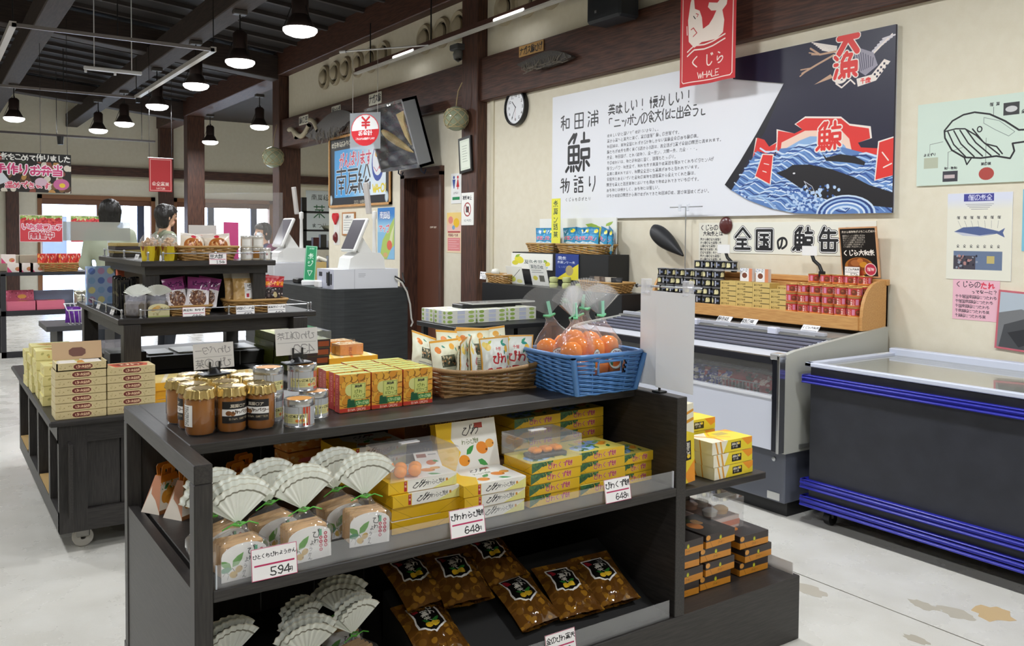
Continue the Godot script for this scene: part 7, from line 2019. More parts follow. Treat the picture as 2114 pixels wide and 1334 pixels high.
func island_goods() -> void:
	var rng := RandomNumberGenerator.new()
	rng.seed = 31
	# ---- cookie boxes
	var c := cv(23, 24, 20, Color("cdbb8c"))
	c.specks(1, 1.2, 20, 1.8, 40, 0.35, [Color("a08e5e"), Color("b5a472")], 2)
	for e in [0, 1]:
		var w: float = 0.25 * (1 - e)
		c.P([7.4 - w, 1.4, 8.6, 0.6 - w, 14.6, 0.6 - w, 15.8 + w, 1.4, 15.8 + w, 2.5, 14.6, 3.3 + w, 8.6, 3.3 + w, 7.4 - w, 2.5], Color("e6d2a0") if e == 0 else Color("6a2a22"))
	c.text("びわサブレ", 8.4, 1.2, 1.5, 0.2, Color("e8c8a0"), Vector2(0.9, 0))
	c.rect(0, 4, 23, 15, Color("d2c091")).P([2, 6, 18, 4.6, 21, 9, 19, 17, 4, 18], Color("c45a3e")).P([4, 8, 17, 6, 19, 10, 17, 15, 6, 16], Color("8a3a28")).text("びわ", 7, 8, 5, 0.8, Color("eac9a4"), Vector2(1.0, 0))
	c.rect(0, 19.4, 23, 4.6, Color("d6c79a"))
	var cm := paper(c.tex(), 0.5)
	var cb: MeshInstance3D = solo("biscuit_box", "", "box", carton(0.215, 0.0365, 0.15, 23, 24, {"": [0.1, 19.6, 20, 4], "f": [0, 0, 22.5, 3.8], "t": [0, 4, 22.5, 15]}), cm)
	for j in 6:
		put(cb, V(0.606, DECK + j * 0.0375, -4.50), rng.randf_range(-0.015, 0.015), "cream biscuit box, %s in the stack under the opened box" % LAYER[j])
	for j in 6:
		put(cb, V(0.826, DECK + j * 0.0375, -4.505), rng.randf_range(-0.015, 0.015), "cream biscuit box, %s in the stack beside the opened box" % LAYER[j])
	for j in 4:
		put(cb, V(0.615 + 0.006 * j, DECK + j * 0.0375, -4.68), PI / 2 + 0.1, "cream loquat biscuit box turned sideways behind the front stacks", "sideways biscuit boxes")
	var ob := thing("open_biscuit_box", "opened cream biscuit box with its lid raised on the front stack", "box", V(0.612, DECK + 0.2252, -4.50))
	part(ob, "tray", G.new().box(V(-0.1075, 0, 0.068), V(0.1075, 0.036, 0.075), {"": Rect2(0.1, 0.85, 0.3, 0.1), "f": Rect2(0, 0, 0.98, 0.158)}).box(V(-0.1075, 0, -0.075), V(-0.102, 0.036, 0.075), {"": Rect2(0.1, 0.85, 0.3, 0.1)}).box(V(0.102, 0, -0.075), V(0.1075, 0.036, 0.075), {"": Rect2(0.1, 0.85, 0.3, 0.1)}).box(V(-0.1075, 0, -0.075), V(0.1075, 0.004, 0.075), {"": Rect2(0.1, 0.85, 0.3, 0.1)}).mesh(), cm)
	for k in 2:
		part(ob, "biscuit_pack", lohi(V(-0.095 + k * 0.105, 0.006, -0.06), V(-0.012 + k * 0.105, 0.034, 0.055), 0.006), hexm("eae8e2", 0.25))
	part(ob, "biscuit", bx(0.0, 0.01, 0.02, 0.03, 0.028, 0.04, 0.006), hexm("c98a3a", 0.6))
	var ld := part(ob, "raised_lid", G.new().box(V(-0.1075, 0, -0.003), V(0.1075, 0.085, 0), {"": Rect2(0.1, 0.85, 0.3, 0.1)}).mesh(), mat(Color("bfa07a"), 0.6), V(0, 0.034, -0.074))
	ld.rotation.x = -0.25
	var em := part(ld, "emblem", G.new().prism(PackedVector2Array([Vector2(-0.036, 0.025), Vector2(-0.02, 0.014), Vector2(0.02, 0.014), Vector2(0.036, 0.025), Vector2(0.036, 0.045), Vector2(0.02, 0.056), Vector2(-0.02, 0.056), Vector2(-0.036, 0.045)]), 0.0, 0.0012).mesh(), hexm("6b4438", 0.5))
	# ---- pale yellow cartons along the left edge
	c = cv(20, 16, 14, Color("ddd28e"))
	c.rect(0, 0, 20, 5, Color("e2d792")).specks(2, 1, 14, 3, 10, 0.9, [Color("c9a858"), Color("b9b06a")], 4).rect(0, 5.4, 20, 10.6, Color("e6dc94")).P([3, 9, 12, 7, 16, 9, 14, 12, 4, 13], Color("d8ab52")).text("びわパイ", 5, 8.6, 2.4, 0.3, Color("8a6a34"))
	var yb: MeshInstance3D = solo("pie_box", "", "box", carton(0.17, 0.05, 0.2, 20, 16, {"": [0, 0, 20, 5], "t": [0, 5.4, 20, 10.6]}), paper(c.tex(), 0.5))
	for q in [[-4.90, 4, 0.59], [-5.12, 5, 0.585], [-5.34, 5, 0.58], [-5.56, 4, 0.575]]:
		for j in q[1]:
			put(yb, V(q[2] + rng.randf_range(-0.006, 0.006), DECK + j * 0.0502, q[0]), PI / 2 + rng.randf_range(-0.03, 0.03), "pale yellow loquat pie box in the stacks along the island edge", "pale yellow pie boxes")
	# ---- green boxes
	c = cv(20, 12, 14, Color("8e9a34"))
	c.rect(0, 0, 20, 5, Color("76822a")).specks(3, 1, 8, 3, 8, 0.6, [Color("5c6a22"), Color("b6a03a")], 3).rect(0, 5.4, 9, 5, Color("382a2e")).rect(1, 6.4, 2, 3, Color("5a4a4a")).rect(5.6, 6.6, 3, 3.2, Color("9a4a24")).rect(10, 5.4, 10, 6.6, Color("a9b05a")).ell(15, 8.6, 2.6, 1.6, Color("cfc89a"))
	var gb: MeshInstance3D = solo("green_box", "", "box", carton(0.215, 0.052, 0.40, 20, 12, {"": [0, 0, 20, 5], "f": [0, 5.4, 9, 5], "t": [10.2, 5.6, 9.6, 6]}), paper(c.tex(), 0.35))
	for k in 2:
		for j in 4:
			put(gb, V(2.0 + 0.004 * j, DECK + j * 0.0522, -5.30 - k * 0.42), 0.0, "olive green sweets box with a dark end in the stack by the tier leg", "olive green boxes")
	solo("green_box_cover", "clear cover over the olive green boxes", "cover", lohi(V(-0.115, 0, -0.2), V(0.115, 0.05, 0.2)), T.acrylic, V(2.01, DECK + 0.2092, -5.30))
	# ---- orange wrapped boxes
	c = cv(14, 12, 14, Color("d8843a"))
	c.rect(0, 0, 14, 5, Color("e0903f")).text("枇杷", 5, 1.2, 2.2, 0.24, Color("a8521e"), Vector2(0, 1.0)).rect(0, 5.4, 14, 6.6, Color("e6bd7a")).specks(1, 6, 12, 5, 24, 0.8, [Color("d9a23a"), Color("c9803a"), Color("f0d8a0")], 4)
	var or_: MeshInstance3D = solo("wrapped_box", "", "box", carton(0.165, 0.07, 0.13, 14, 12, {"": [0, 0, 14, 5], "t": [0, 5.4, 14, 6.6]}), paper(c.tex(), 0.2))
	for q in [[2.29, 0.0862, -5.23], [2.12, 0.21, -5.12], [2.30, 0.0862, -5.42]]:
		if q[1] < 0.1:
			put(or_, V(q[0], DECK + q[1], q[2]), 0.05, "orange fruit box in clear wrap on the flat striped boxes", "orange wrapped boxes")
	solo("wrap_cover", "crinkled clear cover over the orange fruit boxes", "cover", G.new().grid(18, 10, func(a: float, v: float) -> Vector3:
		var q := rr(a, 0.19 * (1.0 - 0.05 * v), 0.15, 0.01)
		return V(q.x * (1.0 if v < 0.8 else 0.5), v * 0.095, q.z * (1.0 if v < 0.8 else 0.5)) + V(sin(a * 40 + v * 9), cos(a * 31), sin(a * 23)) * 0.002, Rect2(0, 0, 1, 1), true).mesh(), T.cello, V(2.29, DECK + 0.0862, -5.23), 0.05)
	c = cv(30, 14, 12, Color("eeb83a"))
	c.rect(0, 0, 30, 4, Color("f0b02e")).rect(0, 4.4, 30, 9.6, Color("f2d98a"))
	for j in 6:
		c.L([j * 6 - 4, 14, j * 6 + 4, 4.4], 1.3, [Color("ee8a34"), Color("f2c030"), Color("f6ead0")][j % 3])
	var fb: MeshInstance3D = solo("striped_box", "", "box", carton(0.34, 0.042, 0.26, 30, 14, {"": [0, 0, 30, 4], "t": [0, 4.4, 30, 9.6]}), paper(c.tex(), 0.4))
	for q in [[2.27, 0.0, -5.20], [2.27, 0.0425, -5.22], [2.05, 0.0, -4.72], [1.40, 0.0, -4.80], [1.40, 0.0425, -4.81], [1.05, 0.0, -4.60], [1.05, 0.0425, -4.61], [1.05, 0.085, -4.60]]:
		put(fb, V(q[0], DECK + q[1], q[2]), 0.04, "flat yellow striped sweets box lying on the island table", "flat striped boxes")
	# ---- sample jars by the sign
	# ---- trays and flat packs under the tiers
	var tr := thing("sample_tray", "dark tray of flat sample packs under the lower tier", "tray", V(1.5, DECK, -6.0))
	part(tr, "tray_board", lohi(V(-0.55, 0.0, -0.3), V(0.45, 0.09, 0.3), 0.006), hexm("26241f", 0.5))
	for k in 5:
		part(tr, "flat_pack", lohi(V(-0.5 + k * 0.18, 0.09, -0.05 + 0.03 * (k % 2)), V(-0.35 + k * 0.18, 0.10, 0.22)), hexm(["b98a5a", "6b6a66", "c9cfc4", "a97a4a", "8a8a8a"][k], 0.35))
	for k in 3:
		part(tr, "divider", lohi(V(-0.33 + k * 0.28, 0.0, 0.3), V(-0.325 + k * 0.28, 0.09, 0.305)), hexm("b9bcc0", 0.3))
	solo("yellow_box", "small yellow box on the island table behind the left tier leg", "box", bx(0, 0, 0, 0.13, 0.05, 0.16, 0.003), hexm("e4c13e", 0.5), V(1.08, DECK, -6.05))
	solo("black_box", "tall black carton under the lower tier by its left leg", "box", bx(0, 0, 0, 0.2, 0.16, 0.2, 0.003), hexm("191819", 0.4), V(1.0, DECK, -5.55))
	# ---- tier 3: yellow cups
	c = cv(26, 8, 12, Color("e0c72a"))
	for j in 3:
		c.ell(4 + j * 8.6, 4, 1.5, 1.3, Color("8a4a2a")).ell(6 + j * 8.6, 5, 0.9, 0.9, Color("b9922a")).text("豆", 1.4 + j * 8.6, 2.2, 1.8, 0.2, Color("8a6a1a"))
	var cu := thing("snack_cup", "", "snack cup")
	part(cu, "cup", G.new().lathe([Vector2(0, 0), Vector2(0.030, 0), Vector2(0.039, 0.078), Vector2(0.041, 0.08), Vector2(0.039, 0.081), Vector2(0.036, 0.076)], 22).mesh(), paper(c.tex(), 0.5))
	var nut := G.new()
	for k in 26:
		var a := rng.randf() * TAU
		var r := rng.randf() * 0.03
		var y := 0.082 + rng.randf() * 0.045 * (1.0 - r / 0.05)
		nut.lathe([Vector2(0, -0.009), Vector2(0.008, -0.004), Vector2(0.009, 0.003), Vector2(0, 0.009)], 6, V(sin(a) * r, y, cos(a) * r))
	part(cu, "popped_beans", nut.mesh(), hexm("c9a070", 0.6)).set_meta("kind", "stuff")
	part(cu, "film", G.new().grid(20, 8, func(a: float, v: float) -> Vector3:
		var t := a * TAU
		var r := 0.042 * sqrt(maxf(0.0, 1.0 - pow(v, 2.5))) * (1.0 + 0.12 * sin(t * 6 + v * 5))
		return V(sin(t) * r, 0.078 + v * 0.072, cos(t) * r), Rect2(0, 0, 1, 1), true).mesh(), clear(0.12))
	for q in [[1.012, -4.955, 0.2], [1.055, -5.03, 1.2], [1.115, -4.955, 2.2], [1.155, -5.05, 0.4]]:
		put(cu, V(q[0], HIGH, q[1]), q[2], "yellow paper cup heaped with popped beans on the upper tier", "yellow snack cups")
	# straw baskets
	var b1 := thing("straw_basket", "straw basket of bean crackers on the upper tier", "basket", V(1.335, HIGH, -5.03))
	basket(b1, 0.27, 0.16, 0.33, 0.20, 0.075, 9, 22, 0.0045, T.straw, 0.0, 0.008)
	var b2 := thing("straw_basket", "straw basket holding purple nut bags on the lower tier", "basket", V(1.22, TIER, -4.96))
	basket(b2, 0.20, 0.13, 0.23, 0.15, 0.05, 7, 18, 0.0045, T.straw, 0.0, 0.007)
	var b3 := thing("straw_basket", "straw basket of peanut and red bean bags on the lower tier", "basket", V(1.60, TIER, -4.98))
	basket(b3, 0.30, 0.18, 0.34, 0.21, 0.07, 9, 24, 0.0045, T.straw, 0.0, 0.008)
	# cracker bags
	c = cv(24, 12, 14, Color("e9dcc8"))
	for h in 2:
		var x := h * 12.0
		c.ell(x + 6, 6.5, 4.6, 4.4, Color("b06a34")).specks(x + 2.5, 3.5, 7, 6, 26, 0.9, [Color("d29a5e"), Color("8a4a24"), Color("e0b47a")], 5 + h).rect(x + 5, 8, 2.6, 3, Color("e9e6e0")).rect(x, 0, 12, 1.6, Color("e2d8cc"))
	c.ell(6, 1.4, 1.2, 0.8, Color("cf3a4a"))
	var kb: MeshInstance3D = solo("cracker_bag", "", "snack bag", bag_mesh(0.15, 0.13, 0.04, 8, 0.0, 12, 10), paper(c.tex(), 0.2))
	for q in [[1.255, -5.01, 0.1, -0.15], [1.405, -5.0, -0.05, 0.1], [1.33, -5.06, 0.0, 0.05]]:
		var o := put(kb, V(q[0], HIGH + 0.02, q[1]), q[2], "bag of bean crackers leaning in the upper straw basket", "bean cracker bags")
		o.rotation.x = -0.2
		o.rotation.z = q[3]
	# little jars
	c = cv(20, 5, 14, Color("cfcac0"))
	c.rect(0, 0, 20, 5, Color("d6d2c8")).rect(2, 0.6, 5, 3.8, Color("eceae6")).rect(9, 0.4, 4, 4, Color("a8702c")).text("ピーナツ", 2.2, 1.4, 1.2, 0.16, Color("8a3a3a"), Vector2(0.95, 0)).rect(14, 0.8, 5, 3.4, Color("ece9e2"))
	var jr := thing("peanut_jar", "", "jar")
	part(jr, "label_band", G.new().lathe([Vector2(0.031, 0.004), Vector2(0.031, 0.056)], 18).mesh(), paper(c.tex(), 0.3))
	part(jr, "glass", G.new().lathe([Vector2(0, 0), Vector2(0.0305, 0), Vector2(0.0305, 0.06)], 18).mesh(), hexm("b8a88a", 0.15))
	part(jr, "lid", G.new().lathe([Vector2(0.032, 0.058), Vector2(0.032, 0.068), Vector2(0.03, 0.07), Vector2(0, 0.07)], 18).mesh(), hexm("c9c6bf", 0.3, 0.5))
	for q in [[1.545, -4.96, 0.0], [1.612, -4.955, 0.0], [1.545, -4.96, 0.0702], [1.612, -4.955, 0.0702], [1.58, -5.04, 0.0], [1.58, -5.04, 0.0702], [1.645, -4.92, 0.0]]:
		put(jr, V(q[0], HIGH + q[2], q[1]), rng.randf() * 6, "small jar of peanut miso stacked at the end of the upper tier", "peanut miso jars")
	solo("acrylic_screen", "upright clear acrylic screen behind the upper tier", "screen", lohi(V(0, 0, 0), V(0.003, 0.42, 0.62)), T.acrylic, V(1.58, HIGH, -5.95), 0.6)
	solo("topper_card", "white card sign standing behind the crackers", "sign", bx(0, 0, 0, 0.16, 0.20, 0.004), hexm("dcdad6", 0.5), V(1.37, HIGH, -5.22), 0.0)
	solo("pink_topper", "pink printed topper card above the peanut jars", "sign", bx(0, 0, 0, 0.1, 0.22, 0.004), hexm("d8508e", 0.5), V(1.53, HIGH, -5.2), 0.3)
	var gs := thing("grey_screen", "translucent grey screen standing at the left of the upper tier", "screen", V(0.93, HIGH - 0.0, -6.05), 0.1)
	part(gs, "sheet", lohi(V(-0.20, 0.10, 0), V(0.20, 0.22, 0.004)), clear(0.7, Color("b9bdb4"), 0.25))
	part(gs, "leg", lohi(V(0.06, 0, 0), V(0.075, 0.1, 0.004)), T.acrylic_edge)
	for k in 4:
		solo("flat_tin", "stack of flat dark snack tins at the left end of the upper tier", "tin", bx(0, 0, 0, 0.17, 0.022, 0.12, 0.003), hexm(["2a2620", "8a7a4a", "3a3434", "a8935a"][k], 0.35), V(1.07, HIGH + k * 0.0222, -5.9), 0.1 * k, "flat tins on the upper tier")
	# ---- tier 2: kombu packs and white-topped bags
	c = cv(6, 14, 12, Color("17161a"))
	c.L([1, 1, 1.6, 13], 0.4, Color("4a4a3c")).L([3.6, 2, 3.2, 12], 0.5, Color("5a5840")).rect(4.4, 3, 1, 8, Color("2a2a22"))
	for k in 4:
		solo("seaweed_pack", "tall glossy black seaweed pack at the left of the lower tier", "food pack", bx(0, 0, 0, 0.07, 0.2, 0.03, 0.008), paper(c.tex(), 0.1), V([0.915, 0.93, 1.0, 0.95][k], TIER, [-5.12, -5.3, -5.28, -5.5][k]), 0.3 * k, "tall black seaweed packs")
	c = cv(10, 7, 16, Color("d8cfa0"))
	c.ell(3.4, 2.6, 2.2, 1.0, Color("c79a4a"), -0.5).ell(4.6, 1.8, 1.2, 0.9, Color("d2a860")).text("落花生", 5.4, 2, 1.6, 0.16, Color("6a5a34")).text("千葉", 2, 5, 1.2, 0.12, Color("8a7a4a"), Vector2(1.4, 0)).rect(0, 6.4, 10, 0.6, Color("a8b06a"))
	var pm := paper(c.tex(), 0.5)
	var pk := thing("peanut_bag", "", "snack bag")
	part(pk, "pack", lohi(V(-0.055, 0, -0.03), V(0.055, 0.085, 0.03), 0.012), hexm("6a6258", 0.3))
	part(pk, "film", bag_mesh(0.125, 0.12, 0.085, 4, 0.0, 12, 10), clear(0.2, Color(0.9, 0.9, 0.95)))
	part(pk, "white_top", G.new().grid(30, 6, func(a: float, v: float) -> Vector3:
		var s := a * 2.0 - 1.0
		var L := 0.01 + v * 0.075
		var ang := s * 1.15
		return V(sin(ang) * L, 0.105 + cos(ang) * L * 0.8, 0.01 * v * (1.0 if int(round(a * 30)) % 2 else -1.0) + 0.02 * v)).mesh(), hexm("eceee4", 0.7))
	var arch := PackedVector2Array([Vector2(-0.055, 0), Vector2(0.055, 0), Vector2(0.055, 0.045)])
	for i in 9:
		var a := PI * (i + 1) / 10.0
		arch.append(Vector2(cos(a) * 0.055, 0.045 + sin(a) * 0.026))
	arch.append(Vector2(-0.055, 0.045))
	part(pk, "label_card", G.new().prism(arch, 0.046, 0.048).mesh(), pm)
	for q in [[1.05, -4.93, 0.0], [0.955, -4.99, 1.9], [0.94, -4.92, 2.4], [1.0, -5.06, 0.6]]:
		put(pk, V(q[0], TIER, q[1]), q[2], "bag of peanuts with a white paper top on the lower tier", "white-topped peanut bags")
	# purple nut bags, peanut bag and red bean bags
	c = cv(20, 12, 16, Color("8c3f74"))
	for h in 2:
		var x := h * 10.0
		c.rect(x, 5, 10, 7, Color("e6dfe0")).ell(x + 5, 8.6, 3.8, 3.2, Color("6b4634")).specks(x + 1.6, 5.8, 6.6, 5.2, 50, 0.45, [Color("a67c5a"), Color("4a2c20"), Color("c9a684")], 7).text("ピーナツ", x + 2, 1.6, 2.0, 0.26, Color("3a2440"), Vector2(0.85, 0))
	var nb: MeshInstance3D = solo("nut_bag", "", "snack bag", bag_mesh(0.125, 0.17, 0.03, 15), paper(c.tex(), 0.2))
	for q in [[1.265, -4.945, -0.1, -0.12], [1.17, -4.95, 0.2, 0.1], [1.32, -4.99, -0.2, -0.2], [1.20, -5.02, 0.1, 0.15]]:
		var o := put(nb, V(q[0], TIER + 0.04, q[1]), q[2], "purple-topped bag of nuts leaning in the lower straw basket", "purple nut bags")
		o.rotation.x = -0.3
		o.rotation.z = q[3]
	c = cv(20, 12, 16, Color("cfa86a"))
	c.rect(0, 0, 20, 2, Color("c9c4b8")).specks(0, 2, 20, 10, 60, 0.6, [Color("dfbd84"), Color("c39a58")], 8).rect(4, 4, 3.8, 6, Color("efece8")).text("ピー", 5, 4.6, 1.3, 0.18, INK, Vector2(0, 1.1)).rect(4.6, 8.2, 1, 1.4, Color("c23a4a"))
	var qb: MeshInstance3D = solo("peanut_pouch", "", "snack bag", bag_mesh(0.16, 0.18, 0.035, 16), paper(c.tex(), 0.25))
	var o1 := put(qb, V(1.555, TIER + 0.045, -4.97), -0.05, "clear pouch of pale peanuts with a white label on the lower tier")
	o1.rotation.x = -0.25
	o1 = put(qb, V(1.52, TIER + 0.045, -5.02), 0.05, "second pouch of pale peanuts behind the white-labelled one")
	o1.rotation.x = -0.2
	c = cv(20, 12, 16, Color("b8252c"))
	for h in 2:
		var x := h * 10.0
		c.rect(x, 5.4, 10, 6.6, Color("2a2022")).specks(x, 5.6, 10, 6, 34, 0.6, [Color("5a4a48"), Color("c9b8b0"), Color("171214")], 3).text("甘納豆ピーナツ", x + 0.8, 2.6, 1.9, 0.34, Color("f0a030"), Vector2(0.85, 0), 0.8).ell(x + 7.6, 9, 1, 1.4, Color("b9a87a"))
	var rb: MeshInstance3D = solo("red_bean_bag", "", "snack bag", bag_mesh(0.125, 0.15, 0.03, 17), paper(c.tex(), 0.25))
	for q in [[1.685, -4.965, -0.1, 0.0], [1.67, -5.01, 0.1, 0.15], [1.72, -5.03, -0.2, -0.1]]:
		var o := put(rb, V(q[0], TIER + 0.055, q[1]), q[2], "red-topped bag of sweet black beans in the lower straw basket", "red-topped bean bags")
		o.rotation.x = -0.2
		o.rotation.z = q[3]
	price_card(V(1.22, TIER - 0.012, -4.828), 0.0, 0.12, 0.062, "486", "price card on the lower tier rail under the purple nut bags", -0.1)
	price_card(V(1.50, TIER - 0.012, -4.828), 0.0, 0.105, 0.06, "432", "price card on the lower tier rail under the pale peanut pouches", -0.1)
	price_card(V(1.68, TIER - 0.012, -4.828), 0.0, 0.105, 0.06, "442", "price card on the lower tier rail under the red bean bags", -0.1)
	price_card(V(1.36, HIGH - 0.02, -4.868), 0.0, 0.095, 0.06, "194", "price card on the upper tier rail under the cracker basket", -0.05)
	for q in [[0.855, TIER - 0.01, -5.15], [0.855, TIER - 0.01, -5.6], [0.98, HIGH - 0.02, -5.15]]:
		price_card(V(q[0], q[1], q[2]), -PI / 2, 0.10, 0.055, "350", "price card on the left rail of the %s tier" % ("upper" if q[1] > 1.2 else "lower"), -0.3, -1, "price cards on the left tier rails")
	# blue patterned pouches hung at the back left
	c = cv(12, 16, 12, Color("a9c4e6"))
	for j in 12:
		c.ell(2 + (j % 3) * 4, 2 + (j / 3) * 4, 1.5, 1.4, [Color("6a86c8"), Color("c8a0c8"), Color("e6e2a0"), Color("8fb8e0")][j % 4])
	solo("pouch_card", "card of blue patterned pouches at the far end of the lower tier", "card", bx(0, 0, 0, 0.17, 0.24, 0.03), paper(c.tex()), V(0.93, TIER, -5.95), 0.2)
	solo("red_stick_pack", "slim red snack pack beside the blue pouch card", "food pack", bx(0, 0, 0, 0.045, 0.25, 0.03, 0.004), hexm("c9694e", 0.4), V(1.02, TIER, -5.8), 0.1)
	solo("cream_pack", "cream snack pack between the pouch card and the black packs", "food pack", bx(0, 0, 0, 0.16, 0.22, 0.05, 0.01), hexm("cfcab8", 0.4), V(1.12, TIER, -5.9), 0.2)

# ---------------------------------------------------------------- stepped display by the wall
# area [x, y, w, h] of a picture cw x ch
func rg(a: Array, cw: float, ch: float) -> Rect2:
	return Rect2(a[0] / cw, a[1] / ch, a[2] / cw, a[3] / ch)

func leaf_board(w: float, h: float, d: float, r: Rect2) -> ArrayMesh:
	return G.new().box(V(-d, 0, -w / 2), V(0, h, w / 2), {"": Rect2(r.position + r.size * 0.02, r.size * 0.02), "l": r}).mesh()

func steps_display() -> void:
	var t := thing("step_display", "black stepped display stand against the wall beside the show case", "display stand")
	part(t, "lower_step", lohi(V(4.22, 0, -6.62), V(4.47, 1.075, -5.20), 0.003), T.black_plastic)
	part(t, "lower_step", lohi(V(4.22, 0, -5.195), V(4.47, 1.075, -4.72), 0.003), hexm("1a1b1d", 0.5))
	part(t, "upper_step", lohi(V(4.47, 0, -6.5), V(4.69, 1.355, -5.16), 0.003), hexm("1a1b1d", 0.5))
	# one sheet of prints for the cards here
	var c := cv(40, 30, 16, Color("ecebe4"))
	c.rect(0, 0, 20, 8, Color("f2f2ea")).ell(4, 3.4, 2.4, 1.8, Color("e6dc3a"), 0.4).ell(2, 5, 1.6, 1.2, Color("dcd23e")).leaf(2, 2, 3, -0.5, Color("9ab83a")).leaf(16, 3, 3, 0.8, Color("8fb04a")).ell(17.6, 5, 1.4, 1.1, Color("e4da44")).text("房州レモン", 6.6, 3.2, 2.2, 0.2, Color("44524e"), Vector2(1.0, 0)).rect(15, 6.4, 3, 0.8, Color("a9c8dc"))
	c.rect(20.5, 0, 9, 11, Color("1f3a8a")).P([20.5, 11, 29.5, 4, 29.5, 11], Color("e2d43a")).ell(26, 7, 1.5, 2.2, Color("b0a070")).text("檸檬", 21.4, 1, 1.6, 0.2, Color("dfe4f0")).text("レモンケーキ", 21.2, 3, 1.1, 0.14, Color("dfe4f0")).text("しっとり", 21.6, 5, 0.9, 0.1, Color("b9c4e0"))
	c.rect(30, 0, 10, 11, Color("f0f0ea")).text("房州の味", 31, 1, 1.8, 0.18, Color("50585a")).rect(31, 3.4, 6, 0.3, Color("9a9c9a")).rect(31, 4.4, 7, 0.3, Color("9a9c9a")).rect(35, 6, 3, 3, Color("6a6a62")).ell(32.6, 7.4, 1.4, 1.1, Color("e0d65a"))
	c.rect(0, 9, 9, 9, Color("f1f1e8")).ell(2.4, 15.4, 2.2, 1.6, Color("dfe06a")).L([3, 15, 8, 10.4], 0.2, Color("3a3a3a")).ell(6.6, 16.4, 1.6, 1.0, Color("e8e59a"))
	c.rect(10, 9, 4, 14, Color("e6e24a")).text("レモン菓子", 10.9, 9.6, 2.0, 0.24, Color("4a5a3a"), Vector2(0, 1.2))
	c.rect(15, 12, 24, 17, Color("f2f3ee")).ell(33, 18, 3, 2.2, Color("e2da4a"), 0.5).ell(35.6, 21, 2.4, 1.8, Color("dcd23e")).leaf(30, 15, 5, 0.4, Color("9cba4a")).leaf(34, 24, 4, 1.2, Color("8aa83e")).leaf(36, 16, 3, -0.8, Color("a8c45a"))
	var m := paper(c.tex(), 0.45)
	solo("lemon_board", "large white card with lemon branches leaning on the wall", "card", leaf_board(1.05, 0.30, 0.01, rg([15, 12, 24, 17], 40, 30)), m, V(4.66, 1.356, -5.80))
	solo("lemon_sign", "white lemon sign board on the upper step front", "sign", leaf_board(0.62, 0.14, 0.008, rg([0, 0, 20, 8], 40, 30)), m, V(4.468, 1.205, -6.19))
	solo("blue_card", "deep blue and yellow lemon cake card on the upper step", "card", leaf_board(0.31, 0.215, 0.006, rg([20.5, 0, 9, 11], 40, 30)), m, V(4.468, 1.135, -5.68))
	var lc := solo("leaning_card", "white information card with a picture leaning on the lower step", "card", leaf_board(0.24, 0.20, 0.004, rg([30, 0, 10, 11], 40, 30)), m, V(4.36, 1.078, -5.90))
	lc.rotation.z = 0.25
	lc = solo("leaning_card", "white card with a lemon sketch leaning on the lower step", "card", leaf_board(0.24, 0.16, 0.004, rg([0, 9, 9, 9], 40, 30)), m, V(4.33, 1.078, -6.22))
	lc.rotation.z = 0.25
	solo("strip_sign", "tall narrow yellow strip sign above the lemon bags", "sign", leaf_board(0.12, 0.38, 0.004, rg([10, 9, 4, 14], 40, 30)), m, V(4.46, 1.44, -5.83))
	# straw baskets with lemon bags
	for q in [[4.565, 1.356, -6.10, 0.20, 0.40, "straw basket of lemon sweets beside the yellow strip sign"], [4.555, 1.356, -5.545, 0.20, 0.62, "wide straw basket full of lemon cake bags on the upper step"], [4.33, 1.076, -6.44, 0.18, 0.34, "small straw basket of white wrapped sweets on the lower step"], [4.33, 1.076, -5.02, 0.20, 0.48, "brown basket of snack packs at the show case end of the lower step"]]:
		var b := thing("straw_basket", q[5], "basket", V(q[0], q[1], q[2]), PI / 2)
		basket(b, q[4] * 0.84, q[3] * 0.84, q[4], q[3], 0.075, 8, 22, 0.005, T.straw, 0.0, 0.008)
	c = cv(20, 14, 14, Color("4aa8d8"))
	for h in 2:
		var x := h * 10.0
		c.rect(x, 0, 10, 4, Color("2f86b8")).ell(x + 2.4, 10.6, 2.6, 1.8, Color("f0e04a")).ell(x + 7, 11.6, 2.4, 1.6, Color("ead23a")).P([x, 9, x + 5, 8, x + 10, 9.4, x + 10, 12, x, 12], Color("d8ecf4")).ell(x + 2.6, 12, 2.2, 1.5, Color("f2e24e")).text("レモン", x + 1.6, 5, 2.4, 0.5, Color("f4f4f4")).text("レモン", x + 1.6, 5, 2.4, 0.3, Color("d85a8a")).ell(x + 8, 2, 1.6, 1.2, Color("f0de4a")).leaf(x + 6, 1, 2, 0.3, Color("4a9a4a"))
	var lb: MeshInstance3D = solo("lemon_bag", "", "sweets bag", bag_mesh(0.16, 0.20, 0.05, 23), paper(c.tex(), 0.2))
	for q in [[-5.76, 0.1], [-5.66, -0.2], [-5.56, 0.15], [-5.46, -0.1], [-5.36, -0.35], [-5.30, -0.5]]:
		var o := put(lb, V(4.55 + absf(q[1]) * 0.1, 1.375, q[0]), -PI / 2 + q[1], "blue and yellow lemon cake bag in the wide straw basket", "lemon cake bags")
		o.rotation.z = q[1] * 0.5
	for q in [[-6.16, 0.2], [-6.05, -0.1]]:
		put(lb, V(4.56, 1.372, q[0]), -PI / 2 + q[1], "blue and yellow lemon cake bag in the small left basket", "lemon cake bags in the small basket")
	for k in 5:
		solo("wrapped_sweet", "white wrapped round sweet in the small straw basket", "sweet", G.new().lathe([Vector2(0, 0), Vector2(0.035, 0.01), Vector2(0.042, 0.03), Vector2(0.03, 0.055), Vector2(0, 0.06)], 12).mesh(), hexm("e9e8de", 0.35), V(4.32 + (k % 2) * 0.06, 1.095 + (0.045 if k > 3 else 0.0), -6.55 + (k % 4) * 0.07), 0.0, "white wrapped sweets")
